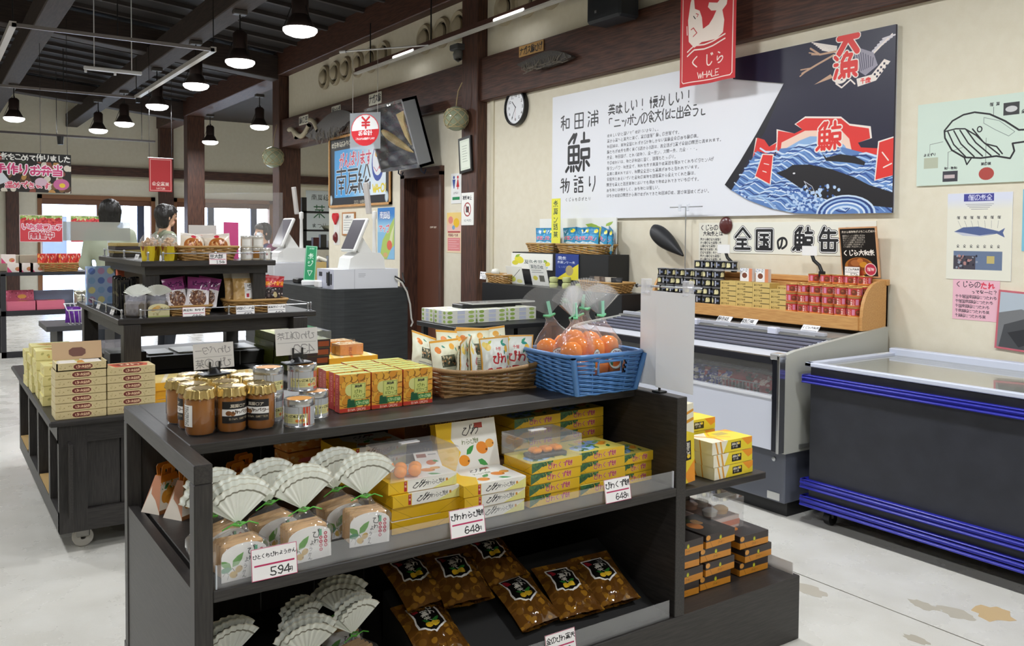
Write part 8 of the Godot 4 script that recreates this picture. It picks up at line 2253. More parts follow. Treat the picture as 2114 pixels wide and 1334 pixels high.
	for k in 6:
		solo("green_cup", "pale green round sweet cup on the lower step", "sweet", G.new().lathe([Vector2(0, 0), Vector2(0.032, 0), Vector2(0.038, 0.02), Vector2(0.034, 0.04), Vector2(0, 0.045)], 14).mesh(), hexm("c6cc8e", 0.35), V(4.31 + (k % 2) * 0.07, 1.0755 + (0.0455 if k > 3 else 0.0), -5.66 + (k % 4) * 0.085), 0.0, "pale green sweet cups")
	for k in 5:
		solo("snack_sachet", "striped dark snack sachet in the brown basket", "food pack", bag_mesh(0.09, 0.1, 0.02, 60 + k, 0.0, 8, 8), hexm(["3a3634", "8a7a6a", "5a4a40", "c9c0b0", "2a2a2c"][k], 0.3), V(4.33, 1.09, -5.18 + k * 0.07), -PI / 2 + 0.2 * k, "sachets in the brown basket")
	price_card(V(4.25, 1.10, -6.66), -PI / 2, 0.10, 0.07, "216", "white price card on a peg beside the wrapped sweets", -0.1)
	# low black table with green and white cartons
	var tb := thing("low_table", "low black table holding green and white cartons by the counter", "table", V(3.62, 0, -5.62))
	part(tb, "table_top", lohi(V(-0.45, 0.80, -0.3), V(0.5, 0.835, 0.3), 0.004), hexm("17181b", 0.45))
	for q in [[-0.4, -0.26], [-0.4, 0.26], [0.45, -0.26], [0.45, 0.26]]:
		part(tb, "leg", lohi(V(q[0] - 0.02, 0, q[1] - 0.02), V(q[0] + 0.02, 0.80, q[1] + 0.02)), T.steel if q[0] < 0 and q[1] > 0 else T.black_plastic)
	c = cv(16, 8, 14, Color("dfe0d0"))
	for j in 3:
		c.rect(0, j * 1.4, 16, 1.3, Color("e6e7dc")).ell(2, 0.65 + j * 1.4, 1.4, 0.5, Color("9ab85a")).rect(6, 0.1 + j * 1.4, 4, 1.1, Color("c9cfe0")).ell(13.5, 0.65 + j * 1.4, 1.6, 0.5, Color("aac46a"))
	c.rect(0, 4.4, 16, 3.6, Color("e8e8dc")).specks(0, 4.4, 16, 3.6, 12, 0.8, [Color("c9d48a"), Color("dfe2c0")], 3)
	var gc: MeshInstance3D = solo("green_carton", "", "box", carton(0.26, 0.10, 0.18, 16, 8, {"": [0, 0, 16, 4.2], "t": [0, 4.5, 16, 3.4]}), paper(c.tex()))
	for q in [[3.34, 0.0, -5.62], [3.34, 0.0, -5.82], [3.62, 0.0, -5.62], [3.64, 0.0, -5.80], [3.92, 0.0, -5.64]]:
		put(gc, V(q[0], 0.835, q[2]), 0.0, "white and green lemon carton on the low black table", "green lemon cartons")
	solo("black_tray", "shallow black tray on the green lemon cartons", "tray", bx(0, 0, 0, 0.5, 0.03, 0.16, 0.004), hexm("1b1b1d", 0.3), V(3.68, 0.936, -5.74))
	solo("white_tray", "shallow clear lid tray on the green lemon cartons", "tray", bx(0, 0, 0, 0.6, 0.012, 0.2, 0.004), clear(0.4, Color(0.93, 0.93, 0.9), 0.1), V(3.78, 0.967, -5.70))

# ---------------------------------------------------------------- cashier counter and registers
func register(at: Vector3, turn: float, label: String) -> void:
	var t := thing("cash_register", label, "cash register", at, turn)
	var wp := hexm("e9e9e6", 0.35)
	var bodyp := PackedVector2Array([Vector2(-0.17, 0), Vector2(0.2, 0), Vector2(0.19, 0.10), Vector2(0.15, 0.15), Vector2(-0.06, 0.155), Vector2(-0.15, 0.10)])
	part(t, "base", G.new().prism(bodyp, -0.13, 0.13).mesh(), wp)
	var hinge := PackedVector2Array([Vector2(-0.04, 0.14), Vector2(0.11, 0.145), Vector2(0.0, 0.3), Vector2(-0.06, 0.26)])
	part(t, "stand", G.new().prism(hinge, -0.05, 0.05).mesh(), wp)
	var sc := part(t, "screen", lohi(V(-0.018, 0, -0.15), V(0.018, 0.34, 0.15), 0.01), wp, V(-0.12, 0.16, 0))
	sc.rotation.z = -0.42
	part(sc, "display", lohi(V(-0.021, 0.02, -0.135), V(-0.018, 0.32, 0.135)), hexm("57545a", 0.2))
	part(t, "pole", G.new().lathe([Vector2(0.024, 0), Vector2(0.02, 0.08), Vector2(0.016, 0.34), Vector2(0.024, 0.36), Vector2(0.024, 0.42), Vector2(0, 0.43)], 14, V(0.15, 0.12, 0)).mesh(), wp)
	var cd := part(t, "customer_display", lohi(V(-0.012, 0, -0.09), V(0.012, 0.3, 0.0), 0.004), hexm("b9b4b0", 0.4), V(0.12, 0.52, -0.01))
	cd.rotation.z = 0.12

func counter() -> void:
	var t := thing("cashier_counter", "dark grey cashier counter with a rounded corner before the brown door", "counter")
	var p := PackedVector2Array([Vector2(3.84, 7.35)])
	for i in 7:
		var a := PI / 2 * i / 6.0
		p.append(Vector2(3.19 - 0.16 * sin(a), 7.51 - 0.16 * cos(a)))
	p.append_array([Vector2(3.03, 9.75), Vector2(3.55, 9.75), Vector2(3.55, 8.05), Vector2(3.84, 8.05)])
	p.reverse()
	var g := G.new().prism(p, 0, 1.0)
	g.moved(Transform3D(Basis(Vector3.RIGHT, -PI / 2), Vector3.ZERO))
	part(t, "body", g.mesh(), grained(noise_tex(Color("26292b"), Color("3a3d3e"), 0.02, 91, 4, 256), V(0.5, 9, 0.5), 0.5))
	# change machine
	var c := cv(64, 36, 6, Color("d6d8e2"))
	c.rect(0, 0, 64, 18, Color("dadce2")).rect(20, 0, 0.3, 18, Color("9a9ca4")).rect(24, 4, 7, 0.4, Color("a0a2a8")).rect(24, 5.4, 7, 0.4, Color("a0a2a8")).rect(24, 6.8, 6, 0.4, Color("a0a2a8"))
	c.rect(0, 18, 25, 18, Color("d0d3e4")).rect(3, 21, 5, 4, Color("3a3c48")).rect(14, 21, 1.6, 10, Color("2a2c34")).rect(17, 20, 2.4, 13, Color("33353e")).rect(20, 23, 2, 4, Color("4a4c58")).L([8, 26, 8, 32], 0.3, Color("555866"))
	var cm := thing("change_machine", "long white coin and note change machine on the cashier counter", "machine", V(3.09, 1.0, -7.36))
	part(cm, "housing", G.new().box(V(0, 0, -0.40), V(0.65, 0.18, 0), {"": Rect2(0.5, 0.05, 0.3, 0.2), "f": Rect2(0, 0, 1, 0.5), "l": Rect2(0, 0.5, 0.39, 0.5)}).mesh(), paper(c.tex(), 0.35))
	part(cm, "coin_cup", lohi(V(-0.04, 0.0, -0.38), V(0.0, 0.07, -0.26), 0.01), T.white_plastic)
	part(cm, "note_slot", lohi(V(-0.008, 0.03, -0.14), V(0.0, 0.15, -0.10)), hexm("23252b", 0.3))
	part(cm, "key_pad", lohi(V(-0.006, 0.04, -0.07), V(0.0, 0.14, -0.04)), hexm("3a3d45", 0.3))
	register(V(3.42, 1.1815, -7.52), 0.0, "white touch-screen cash register on the long change machine")
	var cb := solo("power_cable", "white cables hanging from the change machine to the floor side", "cable", G.new().tube([V(3.70, 1.09, -7.345), V(3.76, 1.05, -7.32), V(3.82, 0.96, -7.33), V(3.86, 0.84, -7.34), V(3.88, 0.70, -7.35), V(3.90, 0.66, -7.36), V(3.88, 0.62, -7.36)], 0.009, 6).mesh(), hexm("c9c6c0", 0.5))
	solo("black_cable", "short black cable plugged into the change machine", "cable", G.new().tube([V(3.70, 1.11, -7.347), V(3.75, 1.08, -7.33), V(3.80, 1.04, -7.34), V(3.79, 1.14, -7.37)], 0.008, 6).mesh(), T.black_plastic)
	# second till behind
	var m2 := thing("change_machine", "grey change machine under the second register by the green sign", "machine", V(3.08, 1.0, -8.95))
	part(m2, "housing", lohi(V(0, 0, -0.4), V(0.44, 0.2, 0), 0.008), hexm("d2d3d8", 0.4))
	register(V(3.30, 1.2015, -9.12), 0.0, "white touch-screen cash register on the grey change machine behind")
	var gs := cv(10, 28, 12, Color("2f9a66"))
	gs.L([0.5, 0.5, 9.5, 0.5, 9.5, 27.5, 0.5, 27.5, 0.5, 0.5], 0.4, Color("bfe6d0")).text("レジ", 2.8, 6, 4.4, 0.6, Color("d8f2e2"), Vector2(0, 1.3)).text("お会計", 3.2, 1.4, 1.4, 0.18, Color("d8f2e2")).L([3, 20, 7, 20, 5, 24, 3, 20], 0.5, Color("d8f2e2"))
	var g2 := thing("green_sign", "green and white cashier sign in a white foot on the counter edge", "sign", V(3.11, 1.0, -8.02), -0.3)
	part(g2, "sheet", board_z(0.11, 0.34, 0.006), paper(gs.tex()), V(0, 0.05, 0.02)).rotation.z = -0.08
	part(g2, "foot", bx(0, 0, 0, 0.14, 0.055, 0.1, 0.01), T.white_plastic)
	solo("card_reader", "black card reader on the counter by the change machine", "card reader", bx(0, 0, 0, 0.1, 0.05, 0.16, 0.01), T.black_plastic, V(3.2, 1.0, -8.5))
	var sk := thing("paper_rack", "tan paper bag stand on the counter between the registers", "stand", V(3.34, 1.0, -8.35))
	part(sk, "board", bx(0, 0, 0, 0.16, 0.22, 0.03), hexm("c9ac6e", 0.6))
	part(sk, "roll", G.new().tube([V(-0.06, 0.23, 0), V(0.0, 0.26, 0), V(0.08, 0.23, 0)], 0.022, 8).mesh(), hexm("e6e2d4", 0.6))
	part(sk, "roll", G.new().tube([V(0.35, 0.02, 0.6), V(0.42, 0.06, 0.6), V(0.48, 0.02, 0.6)], 0.022, 8).mesh(), hexm("e6e2d4", 0.6))
	# back shelves behind the counter
	var bk := thing("back_rack", "black rack of small goods in the passage behind the counter", "rack", V(5.1, 0, -13.6))
	part(bk, "side", lohi(V(-0.02, 0, -0.2), V(0.06, 2.1, 0.2)), T.black_plastic)
	for y in [0.5, 0.9, 1.25, 1.55, 1.85]:
		part(bk, "shelf", lohi(V(0, y, -0.2), V(0.75, y + 0.03, 0.2)), T.black_plastic)
	for k in 10:
		solo("rack_item", "small dark or red packet on the black rack in the passage", "packet", bx(0, 0, 0, 0.1, 0.12 + 0.05 * (k % 3), 0.1, 0.004), hexm(["2a2626", "5a2a2a", "3a3a34", "c9c4b8", "1d1d1f"][k % 5], 0.4), V(5.22 + (k % 5) * 0.13, [1.28, 0.93][k / 5], -13.52), 0.0, "packets on the black rack")
	solo("round_basket", "pale round basket on the black rack in the passage", "basket", G.new().lathe([Vector2(0, 0), Vector2(0.1, 0), Vector2(0.14, 0.06), Vector2(0.13, 0.07), Vector2(0.09, 0.01), Vector2(0, 0.01)], 16).mesh(), hexm("b9bca4", 0.6), V(5.6, 1.58, -13.5))

# ---------------------------------------------------------------- far end of the shop
func far_things() -> void:
	var c := cv(78, 41, 8, Color("241d18"))
	c.specks(0, 8, 78, 33, 60, 4.5, [Color("5a3a28"), Color("7a5a38"), Color("3a4a30"), Color("8a4a3a"), Color("b98a4a"), Color("d8d0c0")], 5)
	c.rect(0, 0, 78, 9, Color("15120f")).ell(5, 5, 6, 5, Color("d8b02e")).P([0, 4, 8, 1, 14, 6, 10, 9, 0, 9], Color("b8302e"))
	c.outlined("心をこめて作りました", 9, 1, 7.2, 1.0, Color("f2f0ea"), 0.4, Color("3a3a3a"), Vector2(0.95, 0))
	c.outlined("手作りお弁当", 4, 12, 11, 1.6, Color("d8407a"), 1.0, Color("f8e8ee"), Vector2(1.0, 0))
	c.outlined("温めできます", 14, 30, 7, 1.0, Color("d8506a"), 0.7, Color("f8e8ec"), Vector2(1.02, 0))
	c.ell(68, 32, 8, 6, Color("c86a9a")).ell(69, 33, 3, 2.4, Color("e8c83a")).ell(48, 30, 6, 4.4, Color("d8b8c8")).P([0, 26, 12, 22, 18, 30, 4, 36], Color("d8dce4"))
	var bs := thing("lunch_banner", "hanging food photo banner for handmade lunch boxes in pink characters", "banner", V(1.14, 2.0, -12.2))
	part(bs, "sheet", board_z(0.88, 0.485, 0.012), paper(c.tex()))
	for s in [-0.4, 0.1, 0.4]:
		part(bs, "string", G.new().rod(V(s, 0.48, -0.006), V(s, 2.2, -0.006), 0.003, 4).mesh(), T.black_plastic)
	c = cv(30, 44, 8, Color("c03c40"))
	c.L([1.6, 1.6, 28.4, 1.6, 28.4, 42.4, 1.6, 42.4, 1.6, 1.6], 0.6, Color("f0d2ca")).text("地域野菜", 3.5, 31, 5.4, 0.7, Color("f2ded6"), Vector2(1.05, 0)).text("NATSU", 9, 38.2, 3, 0.35, Color("f2ded6"), Vector2(1.0, 0))
	var rb := thing("red_banner", "plain red cloth banner with small white writing hung before the post", "banner", V(2.81, 2.09, -12.9))
	part(rb, "cloth", board_z(0.31, 0.47, 0.004), paper(c.tex(), 0.8))
	part(rb, "rod", G.new().rod(V(-0.17, 0.475, -0.002), V(0.17, 0.475, -0.002), 0.006, 6).mesh(), T.white_plastic)
	for s in [-0.15, 0.15]:
		part(rb, "string", G.new().rod(V(s, 0.475, -0.002), V(s, 2.05, -0.002), 0.003, 4).mesh(), T.black_plastic)
	# strawberry fair: one sheet of prints
	c = cv(60, 46, 8, Color("d8414a"))
	c.rect(0, 0, 48, 34, Color("dc4550")).rect(0, 0, 48, 4, Color("a8c06a")).specks(0, 0, 48, 6, 40, 2.0, [Color("6f9a44"), Color("d8e4a8"), Color("c9d88a")], 3).specks(3, 4, 42, 6, 34, 2.0, [Color("d03038"), Color("e86a5a"), Color("b82830")], 4)
	c.outlined("いちごフェア", 2.5, 11, 8, 1.3, Color("e86a8a"), 0.9, Color("f8eaee"), Vector2(0.96, 0)).outlined("開催中", 11, 21, 9, 1.2, Color("d23a4a"), 0.9, Color("f8eaee"), Vector2(1.0, 0)).L([0.3, 0.3, 47.7, 0.3, 47.7, 33.7, 0.3, 33.7, 0.3, 0.3], 0.6, Color("f3e4e4"))
	c.rect(0, 35, 24, 11, Color("d8362c")).specks(1, 36, 22, 9, 40, 1.6, [Color("e86a54"), Color("f0b04a"), Color("b82a24"), Color("f2c8b8")], 6)
	c.rect(25, 35, 15, 11, Color("f0e4dc")).P([25, 46, 25, 39, 30, 46], Color("d84a7a")).ell(36, 42, 3, 2.6, Color("c98a5a")).ell(37, 43, 1.6, 1.4, Color("d8585a"))
	c.rect(41, 35, 19, 11, Color("c85a72")).specks(41, 35, 19, 7, 40, 0.6, [Color("8a2f44"), Color("e08aa0")], 7).ell(52, 40, 3, 1.6, Color("e0a04a")).rect(41, 43, 19, 3, Color("d87088"))
	c.rect(49, 0, 11, 14, Color("eceae6")).rect(50.5, 2, 7, 0.6, Color("8a8a90")).rect(50.5, 4, 8, 0.6, Color("8a8a90"))
	var m := paper(c.tex(), 0.45)
	var face := func(w: float, h: float, d: float, r: Array) -> ArrayMesh:
		var q := rg(r, 60, 46)
		return G.new().box(V(-w / 2, 0, -d), V(w / 2, h, 0), {"": Rect2(q.position + q.size * 0.4, q.size * 0.2), "f": q}).mesh()
	for k in 2:
		var ss := thing("strawberry_sign", "red strawberry fair sign on a pole above the strawberry bags" if k == 0 else "red strawberry fair sign half hidden behind the grey screen", "sign", V([1.25, 1.82][k], 1.02, -12.3))
		part(ss, "sheet", face.call(0.48, 0.34, 0.01, [0, 0, 48, 34]), m, V(0, 0.36, 0))
		part(ss, "pole", G.new().rod(V(0, 0, -0.02), V(0, 0.4, -0.02), 0.01, 6).mesh(), T.white_plastic)
	# far shelf unit
	var t := thing("far_shelf", "tall black shelf table with strawberry goods at the far left", "shelf", V(1.22, 0, -12.05))
	part(t, "top_board", lohi(V(-0.45, 0.98, -0.35), V(0.6, 1.02, 0.25)), hexm("28282c", 0.5))
	part(t, "middle_board", lohi(V(-0.45, 0.50, -0.35), V(0.6, 0.56, 0.25)), hexm("28282c", 0.5))
	part(t, "foot_rail", lohi(V(-0.45, 0.0, 0.2), V(0.6, 0.07, 0.25)), hexm("28282c", 0.5))
	for q in [[-0.45, 0.2], [0.55, 0.2], [-0.45, -0.35], [0.55, -0.35]]:
		part(t, "post", lohi(V(q[0], 0, q[1]), V(q[0] + 0.05, 1.0, q[1] + 0.05)), hexm("2b2b2f", 0.5))
	var sb := thing("straw_basket", "straw basket of red strawberry bags on the far shelf", "basket", V(1.40, 1.02, -11.98))
	basket(sb, 0.40, 0.2, 0.46, 0.26, 0.1, 8, 20, 0.006, T.straw, 0.0, 0.01)
	for k in 4:
		solo("strawberry_bag", "bright red strawberry snack bag in the far straw basket", "snack bag", face.call(0.14, 0.18, 0.04, [0, 35, 24, 11]), m, V(1.24 + k * 0.115, 1.06, -11.97 - 0.03 * (k % 2)), 0.1 * (k - 1.5), "strawberry snack bags")
	for k in 4:
		solo("strawberry_box", "small pink and white strawberry box on the far shelf", "box", face.call(0.15, 0.105, 0.1, [25, 35, 15, 11]), m, V(0.92 + (k % 3) * 0.12 - (0.06 if k == 3 else 0.0), 1.021 + (0.106 if k == 3 else 0.0), -11.88 - (0.04 if k == 3 else 0.0)), 0.0, "strawberry boxes on the far shelf")
	for k in 4:
		solo("pink_carton", "flat pink cake carton on the middle board of the far shelf", "box", G.new().box(V(-0.15, 0, -0.1), V(0.15, 0.055, 0.1), {"": rg([42, 43.2, 17, 2.6], 60, 46), "t": rg([41, 35, 19, 7.6], 60, 46)}).mesh(), m, V(0.98 + (k % 2) * 0.315, 0.561 + (k / 2) * 0.0555, -11.93), 0.0, "pink cake cartons")
	var pl := solo("pink_box", "tilted pink cake box with a round cake picture", "box", face.call(0.3, 0.14, 0.02, [41, 35, 19, 8]), m, V(0.98, 0.673, -11.98))
	pl.rotation.x = -0.5
	solo("grey_tray", "blue grey cloth-lined tray behind the pink cartons", "tray", lohi(V(-0.3, 0, -0.02), V(0.3, 0.22, 0.0)), hexm("8b93aa", 0.7), V(1.28, 0.561, -12.1))
	solo("foil_bag", "crumpled silver and gold foil bag beside the grey tray", "snack bag", bag_mesh(0.2, 0.22, 0.09, 44), hexm("c9c6b4", 0.2, 0.6), V(1.66, 0.561, -11.95))
	for k in 3:
		solo("paper_bag", "beige paper bag standing at the back of the far shelf", "bag", bx(0, 0, 0, 0.26, 0.2, 0.14, 0.006), hexm("b5aa94", 0.7), V([0.86, 1.12, 1.36][k], 1.021, -12.25), 0.1 * k, "beige paper bags")
	solo("white_notice", "white paper notice taped to the far window", "notice", face.call(0.24, 0.4, 0.003, [49, 0, 11, 14]), m, V(3.0, 1.45, -21.469))
	solo("post_notice", "small white notice on the left wall post beside the window", "notice", face.call(0.08, 0.26, 0.003, [49, 0, 11, 14]), m, V(1.78, 1.55, -21.225))
	solo("far_post", "brown wooden wall post at the far left of the window", "post", lohi(V(-0.12, 0, -0.08), V(0.12, 2.78, 0.08), 0.006), T.wood_y, V(1.62, 0, -21.31))
	# side table with purple snacks in a wire basket
	var st := thing("side_table", "small grey side table with a wire basket behind the island", "table", V(1.08, 0, -7.85))
	part(st, "table_top", lohi(V(-0.28, 0.72, -0.3), V(0.3, 0.76, 0.25)), hexm("4a4a4c", 0.5))
	part(st, "panel", lohi(V(-0.2, 0, -0.26), V(-0.16, 0.72, 0.2)), hexm("2f2f32", 0.5))
	part(st, "panel", lohi(V(0.22, 0, -0.26), V(0.26, 0.72, 0.2)), hexm("2f2f32", 0.5))
	var wk := thing("wire_basket", "white wire basket of purple snack bags on the side table", "basket", V(1.1, 0.76, -7.72))
	for k in 9:
		part(wk, "wire", G.new().tube([V(-0.14 + k * 0.035, 0.12, 0.1), V(-0.12 + k * 0.03, 0.0, 0.08), V(-0.12 + k * 0.03, 0.0, -0.08), V(-0.14 + k * 0.035, 0.16, -0.1)], 0.003, 5).mesh(), T.white_plastic)
	part(wk, "rim_wire", G.new().tube([V(-0.15, 0.16, -0.1), V(-0.15, 0.12, 0.1), V(0.15, 0.12, 0.1), V(0.15, 0.16, -0.1), V(-0.15, 0.16, -0.1)], 0.005, 6).mesh(), T.white_plastic)
	for k in 4:
		solo("purple_snack", "white and purple snack bag in the wire basket", "snack bag", bag_mesh(0.12, 0.13, 0.04, 90 + k, 0.0, 10, 8), hexm(["6a2f9a", "e9e4ec", "7a3fa8", "f0e8d8"][k], 0.25), V(1.0 + k * 0.065, 0.775, -7.70 - 0.02 * (k % 2)), 0.3 * (k - 1.5), "snack bags in the wire basket")
	for k in 2:
		solo("clear_case", "clear plastic case of sweets under the wire basket", "case", bx(0, 0, 0, 0.3, 0.14, 0.2), clear(0.18, Color(0.95, 0.93, 0.95), 0.06), V(1.18, 0.36 + k * 0.1405, -7.42), 0.0, "clear sweets cases")
	solo("case_stand", "low dark stand under the clear sweets cases", "stand", bx(0, 0, 0, 0.4, 0.36, 0.26, 0.004), hexm("26262a", 0.5), V(1.18, 0, -7.42))
	# white poster of the greens festival on the far annex wall
	c = cv(80, 134, 4, Color("dde4e2"))
	c.text("南房総", 16, 10, 15, 1.3, Color("3a443e"), Vector2(1.25, 0)).text("菜", 20, 34, 38, 3.0, Color("3a6a48")).text("まつり", 18, 84, 13, 1.2, Color("4a524e"), Vector2(1.2, 0)).rect(0, 131, 80, 3, Color("b98a4e"))
	solo("greens_poster", "tall white poster with a large green character on the passage wall", "poster", board_z(0.72, 1.34, 0.015), paper(c.tex()), V(8.58, 1.3, -21.385))

# ---------------------------------------------------------------- people: smooth bodies from tapered bones
class Flesh:
	var A := []          # start
	var B := []          # end
	var R0 := []
	var R1 := []
	var C := []          # colour (linear)
	var v := PackedVector3Array()
	var n := PackedVector3Array()
	var col := PackedColorArray()
	var ix := PackedInt32Array()
	var cut: Callable
	func bone(a: Vector3, b: Vector3, r0: float, r1: float, c: Color) -> void:
		A.append(a)
		B.append(b)
		R0.append(r0)
		R1.append(r1)
		C.append(c.srgb_to_linear())
	func field(p: Vector3, k: float) -> float:
		var d := 1e9
		for i in A.size():
			var a: Vector3 = A[i]
			var ab: Vector3 = B[i] - a
			var t := clampf((p - a).dot(ab) / maxf(ab.length_squared(), 1e-9), 0.0, 1.0)
			var e: float = (p - a - ab * t).length() - lerpf(R0[i], R1[i], t)
			var h := maxf(k - absf(d - e), 0.0) / k
			d = minf(d, e) - h * h * k * 0.25
		if cut.is_valid():
			d = cut.call(p, d)
		return d
	func tint(p: Vector3) -> Color:
		var best := 1e9
		var c := Color.WHITE
		for i in A.size():
			var a: Vector3 = A[i]
			var ab: Vector3 = B[i] - a
			var t := clampf((p - a).dot(ab) / maxf(ab.length_squared(), 1e-9), 0.0, 1.0)
			var e: float = (p - a - ab * t).length() - lerpf(R0[i], R1[i], t)
			if e < best:
				best = e
				c = C[i]
		return c
	func net(lo: Vector3, hi: Vector3, cell: float, k: float) -> void:
		var N := Vector3i(((hi - lo) / cell).ceil()) + Vector3i.ONE
		var F := PackedFloat32Array()
		F.resize(N.x * N.y * N.z)
		for z in N.z:
			for y in N.y:
				for x in N.x:
					F[(z * N.y + y) * N.x + x] = field(lo + Vector3(x, y, z) * cell, k)
		var id := {}
		var sx := 1
		var sy := N.x
		var sz := N.x * N.y
		var off := [0, sx, sy, sx + sy, sz, sx + sz, sy + sz, sx + sy + sz]
		var edges := [[0, 1], [2, 3], [4, 5], [6, 7], [0, 2], [1, 3], [4, 6], [5, 7], [0, 4], [1, 5], [2, 6], [3, 7]]
		for z in N.z - 1:
			for y in N.y - 1:
				for x in N.x - 1:
					var o := (z * N.y + y) * N.x + x
					var inside := 0
					for q in off:
						if F[o + q] < 0:
							inside += 1
					if inside == 0 or inside == 8:
						continue
					var s := Vector3.ZERO
					var m := 0
					for e in edges:
						var f0 := F[o + off[e[0]]]
						var f1 := F[o + off[e[1]]]
						if (f0 < 0) != (f1 < 0):
							var t := f0 / (f0 - f1)
							var p0 := Vector3(e[0] & 1, (e[0] >> 1) & 1, e[0] >> 2)
							var p1 := Vector3(e[1] & 1, (e[1] >> 1) & 1, e[1] >> 2)
							s += p0.lerp(p1, t)
							m += 1
					var p := lo + (Vector3(x, y, z) + s / m) * cell
					id[o] = v.size()
					v.append(p)
					col.append(tint(p))
					var h := cell * 0.5
					n.append(Vector3(field(p + Vector3(h, 0, 0), k) - field(p - Vector3(h, 0, 0), k), field(p + Vector3(0, h, 0), k) - field(p - Vector3(0, h, 0), k), field(p + Vector3(0, 0, h), k) - field(p - Vector3(0, 0, h), k)).normalized())
		for o in id:
			for e in [[sx, sy, sz], [sy, sz, sx], [sz, sx, sy]]:
				var f0 := F[o]
				var f1: float = F[o + e[0]]
				if (f0 < 0) == (f1 < 0):
					continue
				var a = id.get(o - e[1] - e[2])
				var b = id.get(o - e[1])
				var d = id.get(o - e[2])
				if a == null or b == null or d == null:
					continue
				if f0 < 0:
					ix.append_array([a, b, id[o], a, id[o], d])
				else:
					ix.append_array([a, id[o], b, a, d, id[o]])
	func mesh() -> ArrayMesh:
		var a := []
		a.resize(Mesh.ARRAY_MAX)
		a[Mesh.ARRAY_VERTEX] = v
		a[Mesh.ARRAY_NORMAL] = n
		a[Mesh.ARRAY_COLOR] = col
		a[Mesh.ARRAY_INDEX] = ix
		var m := ArrayMesh.new()
		m.add_surface_from_arrays(Mesh.PRIMITIVE_TRIANGLES, a)
		return m

